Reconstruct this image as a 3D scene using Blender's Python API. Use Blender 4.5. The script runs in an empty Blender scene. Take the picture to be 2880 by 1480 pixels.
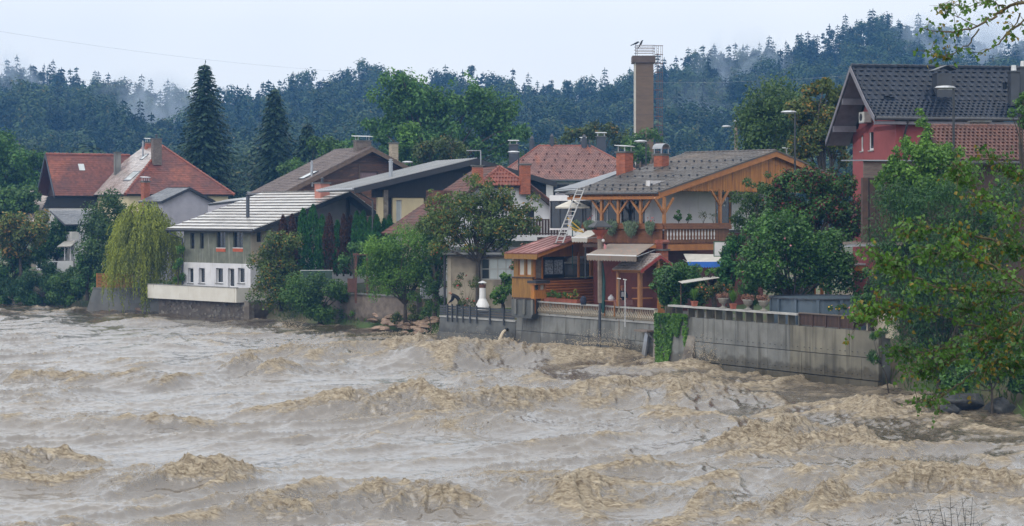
import bpy, math, random
import numpy as np
from mathutils import Vector, Matrix

# ------------------------------------------------------------------ camera, sky, sun, exposure
S = bpy.context.scene
COL = S.collection
FPX, CX, HY, CH = 5374.0, 1440.0, 600.0, 8.0      # focal length (px of the 2880 px photo), centre, horizon, eye height
cam_d = bpy.data.cameras.new("camera")
cam = bpy.data.objects.new("camera", cam_d); COL.objects.link(cam)
cam.location = (0, 0, CH); cam.rotation_euler = (math.radians(90), 0, 0)
cam_d.sensor_width = 36; cam_d.lens = 36 * FPX / 2880; cam_d.shift_y = -(740 - HY) / 2880
cam_d.clip_start = 0.5; cam_d.clip_end = 6000
S.camera = cam

W = bpy.data.worlds.new("World"); S.world = W; W.use_nodes = True
nt = W.node_tree; nt.nodes.clear()
wo = nt.nodes.new("ShaderNodeOutputWorld"); bg = nt.nodes.new("ShaderNodeBackground")
sky = nt.nodes.new("ShaderNodeTexSky"); sky.sky_type = 'NISHITA'; sky.sun_disc = False
SUN_EL, SUN_AZ = math.radians(52), math.radians(215)   # azimuth clockwise from +Y: behind the camera, to the left
sky.sun_elevation = SUN_EL; sky.sun_rotation = SUN_AZ
sky.air_density = 1.0; sky.dust_density = 4.0; sky.ozone_density = 2.0
mixw = nt.nodes.new("ShaderNodeMix"); mixw.data_type = 'RGBA'; mixw.inputs[0].default_value = 0.88
mixw.inputs[7].default_value = (7.3, 8.15, 9.35, 1)      # even rain-cloud deck
tcw = nt.nodes.new("ShaderNodeTexCoord"); nzw = nt.nodes.new("ShaderNodeTexNoise")
nzw.inputs['Scale'].default_value = 2.2; nzw.inputs['Detail'].default_value = 4
rpw = nt.nodes.new("ShaderNodeValToRGB")
rpw.color_ramp.elements[0].color = (8.6/9, 8.85/9, 9.0/9, 1); rpw.color_ramp.elements[1].color = (10.8/9, 10.6/9, 10.2/9, 1)
rpw.color_ramp.elements[0].position = .3; rpw.color_ramp.elements[1].position = .7
mulw = nt.nodes.new("ShaderNodeVectorMath"); mulw.operation = 'SCALE'; mulw.inputs[3].default_value = 9.0
nt.links.new(tcw.outputs['Generated'], nzw.inputs['Vector']); nt.links.new(nzw.outputs['Fac'], rpw.inputs[0])
nt.links.new(rpw.outputs[0], mulw.inputs[0]); nt.links.new(mulw.outputs[0], mixw.inputs[7])
nt.links.new(sky.outputs[0], mixw.inputs[6]); nt.links.new(mixw.outputs[2], bg.inputs[0])
bg.inputs[1].default_value = 0.1
nt.links.new(bg.outputs[0], wo.inputs[0])

sun_d = bpy.data.lights.new("sun", 'SUN'); sun_d.energy = 1.5; sun_d.angle = math.radians(75); sun_d.color = (1, .97, .92)
sun = bpy.data.objects.new("sun", sun_d); COL.objects.link(sun)
_sd = Vector((math.sin(SUN_AZ) * math.cos(SUN_EL), math.cos(SUN_AZ) * math.cos(SUN_EL), math.sin(SUN_EL)))
sun.rotation_euler = (-_sd).to_track_quat('-Z', 'Y').to_euler(); sun.location = _sd * 200

S.view_settings.view_transform = 'Standard'; S.view_settings.look = 'None'
S.view_settings.exposure = 0.37; S.view_settings.gamma = 1.0
S.render.engine = 'CYCLES'
cy = S.cycles
cy.use_denoising = True; cy.max_bounces = 5; cy.diffuse_bounces = 1; cy.glossy_bounces = 2; cy.transmission_bounces = 3
cy.volume_bounces = 1; cy.transparent_max_bounces = 6; cy.caustics_reflective = False; cy.caustics_refractive = False
cy.volume_step_rate = 1.0; cy.volume_max_steps = 96

# ------------------------------------------------------------------ helpers
RNG = np.random.default_rng(7); random.seed(7)

def P(px, py, Y):
    return Vector(((px - CX) / FPX * Y, Y, CH - (py - HY) / FPX * Y))

class Fr:
    """local frame of a building: origin on the ground plan, x turned by th degrees, z = world height"""
    def __init__(s, px, Y, th):
        s.X = (px - CX) / FPX * Y; s.Y = Y; s.th = math.radians(th); s.c = math.cos(s.th); s.s = math.sin(s.th)
    def loc(s, X, Y):
        dx, dy = X - s.X, Y - s.Y
        return dx * s.c + dy * s.s, -dx * s.s + dy * s.c
    def world(s, lx, ly):
        return s.X + lx * s.c - ly * s.s, s.Y + lx * s.s + ly * s.c
    def _ray(s, px, py):
        d = ((px - CX) / FPX, 1.0, -(py - HY) / FPX)
        o = s.loc(0, 0); return o, (d[0] * s.c + d[1] * s.s, -d[0] * s.s + d[1] * s.c), d[2]
    def ony(s, px, py, ly=0.0):
        o, d, dz = s._ray(px, py); t = (ly - o[1]) / d[1]; return o[0] + t * d[0], CH + t * dz
    def onx(s, px, py, lx=0.0):
        o, d, dz = s._ray(px, py); t = (lx - o[0]) / d[0]; return o[1] + t * d[1], CH + t * dz
    def at(s, px, py, Y):
        p = P(px, py, Y); l = s.loc(p.x, p.y); return Vector((l[0], l[1], p.z))
    def empty(s, name, label, cat, group=None):
        return thing(name, label, cat, (s.X, s.Y, 0), s.th, group)

def tag(o, label=None, cat=None, group=None, kind=None):
    if label: o["label"] = label
    if cat: o["category"] = cat
    if group: o["group"] = group
    if kind: o["kind"] = kind
    return o

def thing(name, label, cat, loc=(0, 0, 0), rz=0.0, group=None):
    o = bpy.data.objects.new(name, None); COL.objects.link(o)
    o.empty_display_size = 0.3; o.location = loc; o.rotation_euler = (0, 0, rz)
    return tag(o, label, cat, group)

def V(*a): return Vector(a)

class MB:
    def __init__(s): s.v = []; s.f = []
    def add(s, vs, fs):
        n = len(s.v); s.v += [tuple(p) for p in vs]; s.f += [tuple(i + n for i in f) for f in fs]; return s
    def box(s, x0, x1, y0, y1, z0, z1):
        return s.add([(x0,y0,z0),(x1,y0,z0),(x1,y1,z0),(x0,y1,z0),(x0,y0,z1),(x1,y0,z1),(x1,y1,z1),(x0,y1,z1)],
                     [(3,2,1,0),(4,5,6,7),(0,1,5,4),(1,2,6,5),(2,3,7,6),(3,0,4,7)])
    def beam(s, p, q, w, h=None, up=(0, 0, 1)):
        p, q = Vector(p), Vector(q); h = h or w; d = (q - p).normalized(); up = Vector(up)
        a = d.cross(up)
        if a.length < 1e-4: a = d.cross(Vector((1, 0, 0)))
        a.normalize(); b = a.cross(d)
        a = a * (w / 2); b = b * (h / 2)
        return s.add([p-a-b, p+a-b, p+a+b, p-a+b, q-a-b, q+a-b, q+a+b, q-a+b],
                     [(0,1,2,3),(7,6,5,4),(0,4,5,1),(1,5,6,2),(2,6,7,3),(3,7,4,0)])
    def slab(s, pts, t, d=None):
        pts = [Vector(p) for p in pts]
        n = (pts[1] - pts[0]).cross(pts[2] - pts[1]).normalized()
        if d is None:
            if n.z < 0: n = -n; pts = pts[::-1]
            d = -n * t
        else: d = Vector(d)
        k = len(pts)
        return s.add(pts + [p + d for p in pts], [tuple(range(k)), tuple(range(2*k-1, k-1, -1))] +
                     [(i, i + k, (i+1) % k + k, (i+1) % k) for i in range(k)])
    def tube(s, pts, rads, n=6, cap=True):
        pts = [Vector(p) for p in pts]
        if not hasattr(rads, '__len__'): rads = [rads] * len(pts)
        vs = []; ref = None
        for i, p in enumerate(pts):
            d = (pts[min(i+1, len(pts)-1)] - pts[max(i-1, 0)])
            if d.length < 1e-6: d = Vector((0, 0, 1))
            d.normalize()
            a = d.orthogonal().normalized() if ref is None else (ref - d * ref.dot(d)).normalized()
            ref = a; b = d.cross(a)
            for k in range(n):
                t = 2 * math.pi * k / n; vs.append(p + (a * math.cos(t) + b * math.sin(t)) * rads[i])
        fs = []
        for i in range(len(pts) - 1):
            for k in range(n):
                fs.append((i*n+k, i*n+(k+1) % n, (i+1)*n+(k+1) % n, (i+1)*n+k))
        if cap: fs += [tuple(range(n-1, -1, -1)), tuple(range((len(pts)-1)*n, len(pts)*n))]
        return s.add(vs, fs)
    def lathe(s, prof, c=(0, 0, 0), n=12, sx=1, sy=1):
        vs = []; fs = []
        for r, z in prof:
            for k in range(n):
                t = 2 * math.pi * (k + .5) / n; vs.append((c[0] + r*sx*math.cos(t), c[1] + r*sy*math.sin(t), c[2] + z))
        for i in range(len(prof) - 1):
            for k in range(n): fs.append((i*n+k, i*n+(k+1) % n, (i+1)*n+(k+1) % n, (i+1)*n+k))
        fs += [tuple(range(n-1, -1, -1)), tuple(range((len(prof)-1)*n, len(prof)*n))]
        return s.add(vs, fs)
    def wall(s, m, a0, a1, b0, b1, holes=(), rev=.2, back=.25):
        """wall with openings; m(a,b,d) maps along, up, inward to a point"""
        xs = sorted({a0, a1, *[h[0] for h in holes], *[h[1] for h in holes]})
        zs = sorted({b0, b1, *[h[2] for h in holes], *[h[3] for h in holes]})
        for i in range(len(xs)-1):
            for j in range(len(zs)-1):
                xm, zm = (xs[i]+xs[i+1])/2, (zs[j]+zs[j+1])/2
                if any(h[0] < xm < h[1] and h[2] < zm < h[3] for h in holes): continue
                q = [(xs[i], zs[j]), (xs[i+1], zs[j]), (xs[i+1], zs[j+1]), (xs[i], zs[j+1])]
                s.add([m(a, b, 0) for a, b in q], [(0, 1, 2, 3)]); s.add([m(a, b, back) for a, b in q], [(3, 2, 1, 0)])
        for (x0, x1, z0, z1) in list(holes) + [(a1, a0, b0, b1)]:
            q = [(x0, z0), (x1, z0), (x1, z1), (x0, z1)]
            for k in range(4):
                a, b = q[k], q[(k+1) % 4]; dd = back if x1 < x0 else rev
                s.add([m(a[0], a[1], 0), m(a[0], a[1], dd), m(b[0], b[1], dd), m(b[0], b[1], 0)], [(0, 1, 2, 3)])
        return s
    def mesh(s, name, smooth=False):
        me = bpy.data.meshes.new(name); me.from_pydata(s.v, [], s.f)
        if smooth: me.polygons.foreach_set('use_smooth', [True] * len(me.polygons))
        me.update(); return me
    def build(s, name, mat, parent=None, label=None, kind=None, smooth=False, cat=None, group=None):
        return place(name, s.mesh(name, smooth), mat, parent, label, kind, cat, group)

def place(name, me, mat=None, parent=None, label=None, kind=None, cat=None, group=None, mw=None):
    if mat is not None and not len(me.materials): me.materials.append(MATS[mat] if isinstance(mat, str) else mat)
    o = bpy.data.objects.new(name, me); COL.objects.link(o)
    if parent is not None: o.parent = parent
    if mw is not None: o.matrix_local = mw
    return tag(o, label, cat, group, kind)

def npmesh(name, v, quads=None, tris=None, smooth=False, attr=None):
    me = bpy.data.meshes.new(name); v = np.asarray(v, np.float32)
    me.vertices.add(len(v)); me.vertices.foreach_set('co', v.ravel())
    idx = []; ls = []; tot = 0
    for arr, k in ((quads, 4), (tris, 3)):
        if arr is None or len(arr) == 0: continue
        arr = np.asarray(arr, np.int32); idx.append(arr.ravel()); ls.append(tot + np.arange(len(arr), dtype=np.int32) * k); tot += arr.size
    idx = np.concatenate(idx); ls = np.concatenate(ls)
    me.loops.add(len(idx)); me.loops.foreach_set('vertex_index', idx)
    me.polygons.add(len(ls)); me.polygons.foreach_set('loop_start', ls)
    if smooth: me.polygons.foreach_set('use_smooth', np.ones(len(ls), bool))
    for k, a in (attr or {}).items():
        at = me.attributes.new(k, 'FLOAT', 'POINT'); at.data.foreach_set('value', np.asarray(a, np.float32))
    me.update(calc_edges=True); return me

def copy_tree(o, parent=None):
    c = o.copy(); COL.objects.link(c)
    if parent is not None: c.parent = parent
    for ch in list(o.children): copy_tree(ch, c)
    return c

# ------------------------------------------------------------------ materials
MATS = {}
def mat(name, c1, c2=None, scale=3.0, rough=.6, bump=0.0, bscale=None, island=0.0, spec=.5, stretch=(1, 1, 1),
        metal=0.0, detail=5, c3=None, s3=.6, t3=(.52, .62), stretch3=(1, 1, 1), wet=None):
    m = bpy.data.materials.new(name); m.use_nodes = True; N = m.node_tree.nodes; L = m.node_tree.links
    b = N['Principled BSDF']; b.inputs['Roughness'].default_value = rough; b.inputs['Metallic'].default_value = metal
    b.inputs['Specular IOR Level'].default_value = spec
    tc = N.new('ShaderNodeTexCoord'); mp = N.new('ShaderNodeMapping'); mp.inputs['Scale'].default_value = stretch
    L.new(tc.outputs['Object'], mp.inputs[0])
    nz = N.new('ShaderNodeTexNoise'); nz.inputs['Scale'].default_value = scale; nz.inputs['Detail'].default_value = detail
    nz.inputs['Roughness'].default_value = .62
    L.new(mp.outputs[0], nz.inputs['Vector'])
    c2 = c2 or tuple(x * .72 for x in c1)
    rp = N.new('ShaderNodeValToRGB'); rp.color_ramp.elements[0].position = .34; rp.color_ramp.elements[1].position = .68
    rp.color_ramp.elements[0].color = (*c2, 1); rp.color_ramp.elements[1].color = (*c1, 1)
    L.new(nz.outputs['Fac'], rp.inputs[0]); out = rp.outputs[0]
    if c3:
        mp3 = N.new('ShaderNodeMapping'); mp3.inputs['Scale'].default_value = stretch3; mp3.inputs['Location'].default_value = (3.7, 1.3, .4)
        L.new(tc.outputs['Object'], mp3.inputs[0])
        n3 = N.new('ShaderNodeTexNoise'); n3.inputs['Scale'].default_value = s3; n3.inputs['Detail'].default_value = 6
        L.new(mp3.outputs[0], n3.inputs['Vector'])
        r3 = N.new('ShaderNodeValToRGB'); r3.color_ramp.elements[0].position = t3[0]; r3.color_ramp.elements[1].position = t3[1]
        L.new(n3.outputs['Fac'], r3.inputs[0])
        mx = N.new('ShaderNodeMix'); mx.data_type = 'RGBA'; mx.inputs[7].default_value = (*c3, 1)
        L.new(r3.outputs[0], mx.inputs[0]); L.new(out, mx.inputs[6]); out = mx.outputs[2]
    if island:
        g = N.new('ShaderNodeNewGeometry'); oi = N.new('ShaderNodeObjectInfo'); ad = N.new('ShaderNodeMath'); ad.operation = 'ADD'
        L.new(g.outputs['Random Per Island'], ad.inputs[0]); L.new(oi.outputs['Random'], ad.inputs[1])
        fr = N.new('ShaderNodeMath'); fr.operation = 'FRACT'; L.new(ad.outputs[0], fr.inputs[0])
        mr = N.new('ShaderNodeMapRange'); mr.inputs[3].default_value = 1 - island; mr.inputs[4].default_value = 1 + island
        L.new(fr.outputs[0], mr.inputs[0])
        hs = N.new('ShaderNodeHueSaturation'); L.new(mr.outputs[0], hs.inputs['Value']); L.new(out, hs.inputs['Color']); out = hs.outputs[0]
    if wet:                                     # splash zone: soaked darker and glossier up to this height, with a ragged edge
        gp = N.new('ShaderNodeNewGeometry'); sz = N.new('ShaderNodeSeparateXYZ'); L.new(gp.outputs['Position'], sz.inputs[0])
        nw = N.new('ShaderNodeTexNoise'); nw.inputs['Scale'].default_value = 1.6; nw.inputs['Detail'].default_value = 6; L.new(gp.outputs['Position'], nw.inputs['Vector'])
        aw = N.new('ShaderNodeMath'); aw.operation = 'MULTIPLY_ADD'; aw.inputs[1].default_value = -1.6; L.new(nw.outputs['Fac'], aw.inputs[0]); L.new(sz.outputs['Z'], aw.inputs[2])
        rw = N.new('ShaderNodeMapRange'); rw.inputs[1].default_value = wet - .8 + .12; rw.inputs[2].default_value = wet - .8 - .12; L.new(aw.outputs[0], rw.inputs[0])
        mw = N.new('ShaderNodeMix'); mw.data_type = 'RGBA'; mw.blend_type = 'MULTIPLY'; mw.inputs[7].default_value = (.50, .47, .42, 1); L.new(rw.outputs[0], mw.inputs[0]); L.new(out, mw.inputs[6]); out = mw.outputs[2]
        rr2 = N.new('ShaderNodeMapRange'); rr2.inputs[3].default_value = rough; rr2.inputs[4].default_value = .3; L.new(rw.outputs[0], rr2.inputs[0]); L.new(rr2.outputs[0], b.inputs['Roughness'])
    L.new(out, b.inputs['Base Color'])
    if bump:
        nb = N.new('ShaderNodeTexNoise'); nb.inputs['Scale'].default_value = bscale or scale * 4; nb.inputs['Detail'].default_value = 4
        L.new(mp.outputs[0], nb.inputs['Vector'])
        bp = N.new('ShaderNodeBump'); bp.inputs['Strength'].default_value = .8; bp.inputs['Distance'].default_value = bump
        L.new(nb.outputs['Fac'], bp.inputs['Height']); L.new(bp.outputs[0], b.inputs['Normal'])
    MATS[name] = m; return m

def leafmat(name, c1, c2, c3=None, a3=.0, rough=.45, trans=.3, clump=.35, vary=.06):
    c1 = (c1[0]*1.15, c1[1]*1.38, c1[2]*1.05); c2 = (c2[0]*.9, c2[1]*1.05, c2[2]*.85)
    """foliage: colour differs leaf by leaf and clump by clump, thin leaves let light through"""
    m = bpy.data.materials.new(name); m.use_nodes = True; N = m.node_tree.nodes; L = m.node_tree.links
    b = N['Principled BSDF']; b.inputs['Roughness'].default_value = rough; b.inputs['Specular IOR Level'].default_value = .4
    g = N.new('ShaderNodeNewGeometry'); tc = N.new('ShaderNodeTexCoord')
    nz = N.new('ShaderNodeTexNoise'); nz.inputs['Scale'].default_value = clump; nz.inputs['Detail'].default_value = 3
    L.new(tc.outputs['Object'], nz.inputs['Vector'])
    ad = N.new('ShaderNodeMath'); ad.operation = 'MULTIPLY_ADD'; ad.inputs[1].default_value = .45
    L.new(g.outputs['Random Per Island'], ad.inputs[0])
    sc = N.new('ShaderNodeMath'); sc.operation = 'MULTIPLY_ADD'; sc.inputs[1].default_value = 1.5; sc.inputs[2].default_value = -.47
    L.new(nz.outputs['Fac'], sc.inputs[0]); L.new(sc.outputs[0], ad.inputs[2])
    rp = N.new('ShaderNodeValToRGB'); rp.color_ramp.elements[0].color = (*c2, 1); rp.color_ramp.elements[1].color = (*c1, 1)
    rp.color_ramp.elements[0].position = .1; rp.color_ramp.elements[1].position = .85
    L.new(ad.outputs[0], rp.inputs[0]); out = rp.outputs[0]
    if c3:
        m7 = N.new('ShaderNodeMath'); m7.operation = 'MULTIPLY'; m7.inputs[1].default_value = 7.31
        L.new(g.outputs['Random Per Island'], m7.inputs[0])
        f7 = N.new('ShaderNodeMath'); f7.operation = 'FRACT'; L.new(m7.outputs[0], f7.inputs[0])
        n2 = N.new('ShaderNodeTexNoise'); n2.inputs['Scale'].default_value = clump * 1.7
        mp = N.new('ShaderNodeMapping'); mp.inputs['Location'].default_value = (9, 4, 2)
        L.new(tc.outputs['Object'], mp.inputs[0]); L.new(mp.outputs[0], n2.inputs['Vector'])
        s2 = N.new('ShaderNodeMath'); s2.operation = 'MULTIPLY_ADD'; s2.inputs[1].default_value = .9; s2.inputs[2].default_value = -.45 + a3
        L.new(n2.outputs['Fac'], s2.inputs[0])
        lt = N.new('ShaderNodeMath'); lt.operation = 'LESS_THAN'; L.new(f7.outputs[0], lt.inputs[0]); L.new(s2.outputs[0], lt.inputs[1])
        mx = N.new('ShaderNodeMix'); mx.data_type = 'RGBA'; mx.inputs[7].default_value = (*c3, 1)
        L.new(lt.outputs[0], mx.inputs[0]); L.new(out, mx.inputs[6]); out = mx.outputs[2]
    oi = N.new('ShaderNodeObjectInfo'); mr = N.new('ShaderNodeMapRange'); mr.inputs[3].default_value = 1 - vary; mr.inputs[4].default_value = 1 + vary; L.new(oi.outputs['Random'], mr.inputs[0])
    hs = N.new('ShaderNodeHueSaturation'); L.new(mr.outputs[0], hs.inputs['Value']); mh = N.new('ShaderNodeMapRange'); mh.inputs[3].default_value = .5 + vary*.07; mh.inputs[4].default_value = .5 - vary*.07
    L.new(oi.outputs['Random'], mh.inputs[0]); L.new(mh.outputs[0], hs.inputs['Hue']); L.new(out, hs.inputs['Color']); out = hs.outputs[0]
    L.new(out, b.inputs['Base Color'])
    if trans:
        t = N.new('ShaderNodeBsdfTranslucent'); L.new(out, t.inputs[0])
        ms = N.new('ShaderNodeMixShader'); ms.inputs[0].default_value = trans
        L.new(b.outputs[0], ms.inputs[1]); L.new(t.outputs[0], ms.inputs[2])
        L.new(ms.outputs[0], N['Material Output'].inputs[0])
    MATS[name] = m; return m

mat('white_render', (.72,.72,.74), (.60,.60,.63), .8, .75, c3=(.45,.43,.40), s3=.9, t3=(.6,.78), stretch3=(3,3,.35))
mat('lilac_render', (.46,.45,.50), (.38,.37,.42), 1.2, .8, c3=(.27,.26,.28), s3=.8, t3=(.58,.75), stretch3=(1,1,.5))
mat('trim_lilac', (.21,.205,.24), None, 2, .6)
mat('grey_render', (.19,.20,.155), (.12,.13,.10), 1.4, .85, c3=(.30,.30,.26), s3=1.1, t3=(.55,.7), stretch3=(3,3,.3), bump=.01)
mat('cream_render', (.70,.60,.38), (.60,.51,.33), 1.0, .8)
mat('beige_render', (.43,.37,.28), (.30,.26,.20), .9, .85, c3=(.20,.17,.14), s3=.6, t3=(.5,.66), bump=.008)
mat('beige_light', (.58,.51,.40), None, 1.0, .8)
mat('pink_render', (.34,.082,.082), (.28,.068,.068), 1.5, .8)
mat('red_wall', (.14,.032,.022), (.09,.022,.016), 2, .7)
mat('parapet', (.70,.68,.62), (.60,.57,.50), .8, .7, c3=(.30,.22,.14), s3=1.2, t3=(.64,.80), stretch3=(2.5,2.5,.35))
mat('concrete', (.235,.237,.225), (.145,.148,.14), .8, .8, bump=.01, c3=(.085,.083,.07), s3=1.0, t3=(.5,.72), stretch3=(3.2,3.2,.22), island=.16, wet=.75)
mat('concrete_tan', (.22,.205,.16), (.135,.128,.103), .7, .8, bump=.01, c3=(.085,.078,.06), s3=.9, t3=(.5,.72), stretch3=(3.4,3.4,.2), island=.18, wet=.75)
mat('concrete_dark', (.15,.155,.15), (.09,.095,.095), .8, .8, bump=.01, c3=(.07,.07,.065), s3=.8, t3=(.5,.7), stretch3=(1.5,1.5,.3), wet=.6)
mat('concrete_cap', (.46,.46,.44), (.33,.33,.32), 2, .6)
mat('stone', (.30,.27,.23), (.17,.15,.13), 2.5, .8, bump=.04, bscale=5, c3=(.12,.10,.08), s3=1.2, island=.25)
mat('rubble', (.25,.205,.17), (.12,.10,.088), 1.6, .85, bump=.05, bscale=3, wet=.5)
mat('rock_brown', (.33,.22,.155), (.20,.14,.10), 1.5, .6, bump=.03, island=.2)
mat('rock_dark', (.085,.088,.09), (.03,.032,.036), 2.2, .55, bump=.09, bscale=4)
mat('tile_red', (.165,.045,.028), (.10,.034,.026), .55, .38, island=.25, c3=(.24,.07,.035), s3=.35, t3=(.52,.72))
mat('tile_orange', (.27,.07,.035), (.17,.052,.036), .5, .35, island=.2, c3=(.16,.07,.05), s3=.4, t3=(.58,.75))
mat('tile_rust', (.145,.052,.034), (.085,.034,.027), 1.0, .5, island=.3, c3=(.09,.06,.05), s3=.9, t3=(.5,.68))
mat('tile_dusty', (.25,.125,.10), (.165,.085,.072), .6, .30, island=.22, c3=(.28,.095,.05), s3=.4, t3=(.6,.74), stretch3=(2,.6,.6))
mat('tile_wet_glare', (.46,.41,.39), (.32,.27,.25), .8, .18, island=.2)  # pale base colour has the sky glare on wet tiles painted in
mat('tile_lead', (.22,.20,.205), (.15,.135,.14), .8, .28, island=.16, spec=.6)
mat('tile_white_glare', (.64,.63,.61), (.54,.53,.52), .5, .22, island=.12, spec=.6)  # glare on wet grey tiles painted as a near-white base
mat('tile_grey', (.095,.086,.080), (.062,.056,.053), .6, .5, island=.18, c3=(.125,.098,.078), s3=.3, t3=(.5,.7))
mat('tile_black', (.014,.022,.040), (.009,.014,.026), 1.2, .30, island=.25, spec=.28)
mat('tile_brown', (.15,.115,.10), (.095,.07,.065), .7, .4, island=.2)
mat('metal_sheet', (.44,.45,.46), (.34,.35,.36), .5, .30, spec=.6)
mat('slate', (.16,.17,.19), (.10,.11,.125), .8, .35, island=.15)
mat('shingle', (.40,.35,.32), (.25,.21,.19), 1.2, .55, island=.35, bump=.01)
mat('red_sheet', (.25,.095,.082), (.19,.07,.06), .6, .4, c3=(.47,.2,.18), s3=.8, t3=(.55,.7))
mat('black_wood', (.022,.022,.026), (.014,.014,.017), 3, .6, stretch=(1,1,6))
mat('dark_trim', (.035,.036,.042), None, 2, .45)
mat('gutter', (.07,.075,.085), None, 2, .35)
mat('brown_plank', (.125,.052,.028), (.06,.028,.018), 2.2, .6, island=.3, stretch=(1,1,8), c3=(.26,.115,.04), s3=.9, t3=(.60,.70), stretch3=(1,1,6))
mat('dark_brown', (.075,.040,.028), (.045,.025,.018), 3, .6, island=.2)
mat('barge_brown', (.15,.10,.07), (.09,.06,.045), 3, .6)
mat('orange_wood', (.47,.19,.030), (.33,.12,.020), 2.2, .5, island=.18, stretch=(4,4,.5), c3=(.17,.06,.02), s3=1.3, t3=(.56,.72), stretch3=(4,4,.4))
mat('orange_beam', (.44,.175,.042), (.33,.12,.03), 2.5, .5)
mat('post_wood', (.40,.18,.06), (.27,.115,.04), 3, .55)
mat('balcony_wood', (.20,.078,.028), (.12,.045,.018), 2.5, .5, island=.2, stretch=(1,1,4))
mat('mustard_wood', (.33,.17,.035), (.23,.11,.022), 2.5, .55, island=.12, stretch=(5,5,.6), c3=(.15,.07,.02), s3=1.2, t3=(.58,.72), stretch3=(4,4,.4))
mat('weathered', (.20,.165,.14), (.12,.095,.08), 2.5, .7, island=.25, stretch=(1,1,5))
mat('log_orange', (.48,.17,.04), (.36,.115,.028), 2.0, .5, island=.15)
mat('post_grey', (.25,.20,.16), (.15,.12,.10), 3, .7)
mat('red_paint', (.36,.05,.035), None, 2, .5)
mat('lantern_red', (.36,.085,.05), None, 3, .5)
mat('brick', (.40,.115,.055), (.30,.085,.045), 3, .75, island=.2)
mat('brick_cream', (.47,.40,.30), (.36,.30,.22), 3, .75, island=.2)
mat('brick_dark', (.20,.16,.135), (.12,.095,.08), 3, .75, island=.25)
mat('mortar', (.38,.34,.30), None, 4, .85)
mat('render_pink', (.46,.20,.15), (.38,.16,.125), 2, .8)
mat('red_brick_sill', (.55,.12,.05), None, 4, .7)
mat('zinc', (.42,.44,.47), (.34,.36,.39), 2, .3, metal=.7)
mat('steel_white', (.66,.68,.70), None, 2, .35)
mat('lead_grey', (.055,.064,.082), (.04,.046,.058), 2, .4)
mat('white_paint', (.78,.78,.79), (.70,.70,.71), 2, .5)
mat('glass_dark', (.018,.021,.026), (.03,.033,.038), 1.2, .08, spec=.7)
mat('glass_green', (.06,.10,.08), (.04,.07,.055), 1.0, .06, spec=.8)
mat('glass_pale', (.55,.60,.61), (.46,.50,.52), 1.5, .12, spec=.6)
mat('curtain', (.60,.57,.50), (.48,.45,.40), 6, .9, stretch=(6,6,.6))
mat('lace', (.40,.42,.46), (.06,.065,.075), 9, .9)
mat('pink_curtain', (.28,.19,.20), (.18,.12,.13), 8, .9, stretch=(8,8,.4))
mat('interior', (.02,.017,.016), None, 2, .9)
mat('awning_cloth', (.26,.215,.18), (.20,.165,.14), 1.2, .8, c3=(.30,.19,.15), s3=1.6, t3=(.56,.68), stretch3=(5,.5,.5))
mat('awning_pale', (.50,.48,.44), (.40,.39,.36), 1.5, .8)
mat('umbrella_cloth', (.72,.69,.62), None, 1.5, .8)
mat('blue_cloth', (.03,.16,.62), None, 2, .6)
mat('tower', (.165,.112,.074), (.125,.086,.06), .7, .85, stretch=(1,1,3), bump=.01)
mat('tower_lit_side', (.60,.56,.50), None, 1, .85)  # pale version of the tower colour, for its lit left face
mat('tower_cap', (.12,.085,.07), None, 2, .85)
mat('rust', (.16,.07,.05), (.09,.045,.035), 5, .7)
mat('iron', (.03,.035,.04), None, 4, .45)
mat('anthracite', (.055,.06,.068), (.04,.044,.05), 2, .5, island=.2)
mat('pool', (.10,.135,.17), (.085,.115,.15), 1, .4)
mat('terracotta', (.36,.11,.065), (.28,.085,.05), 4, .7)
mat('urn', (.33,.31,.28), (.20,.19,.17), 5, .7)
mat('heather', (.26,.12,.085), (.16,.085,.05), 6, .8, island=.3)
mat('aluminium', (.62,.63,.64), None, 3, .35, metal=.4)
mat('yellow', (.72,.42,.03), None, 3, .5)
mat('plastic_grey', (.10,.095,.09), (.07,.065,.062), 3, .45)
mat('ac_white', (.60,.60,.57), None, 2, .5)
mat('green_frame', (.02,.13,.065), None, 2, .5)
mat('teal_rail', (.02,.09,.085), None, 2, .5)
mat('rim_red', (.65,.10,.04), None, 2, .5)
mat('skin', (.48,.26,.18), (.42,.22,.15), 8, .6)
mat('black_cloth', (.018,.018,.022), None, 6, .85)
mat('navy_cloth', (.025,.032,.06), None, 6, .85)
mat('white_cloth', (.62,.62,.66), None, 6, .85)
mat('hat', (.45,.17,.09), None, 6, .85)
mat('stripe_cloth', (.60,.48,.45), (.42,.07,.07), 9, .85, stretch=(6,.4,.4))
mat('soil', (.17,.13,.085), (.09,.075,.05), .35, .9, bump=.05, c3=(.06,.10,.028), s3=.12, t3=(.42,.55))
mat('hill_floor', (.04,.055,.025), None, .05, .95)
mat('path', (.22,.20,.17), None, .5, .9)
mat('bark', (.085,.068,.052), (.045,.036,.028), 6, .85, bump=.02)
mat('bark_pale', (.33,.30,.26), (.18,.16,.13), 5, .8)
mat('bark_moss', (.13,.105,.05), (.06,.045,.03), 9, .8)
mat('bird', (.012,.012,.015), None, 4, .6)
mat('wire', (.35,.37,.40), None, 4, .5)
mat('petal_red', (.52,.03,.03), None, 6, .6)
mat('petal_pink', (.72,.30,.32), None, 6, .6)
mat('petal_orange', (.75,.20,.06), None, 6, .6)
mat('petal_white', (.75,.70,.66), None, 6, .6)
mat('petal_yellow', (.75,.42,.04), None, 6, .6)

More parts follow.
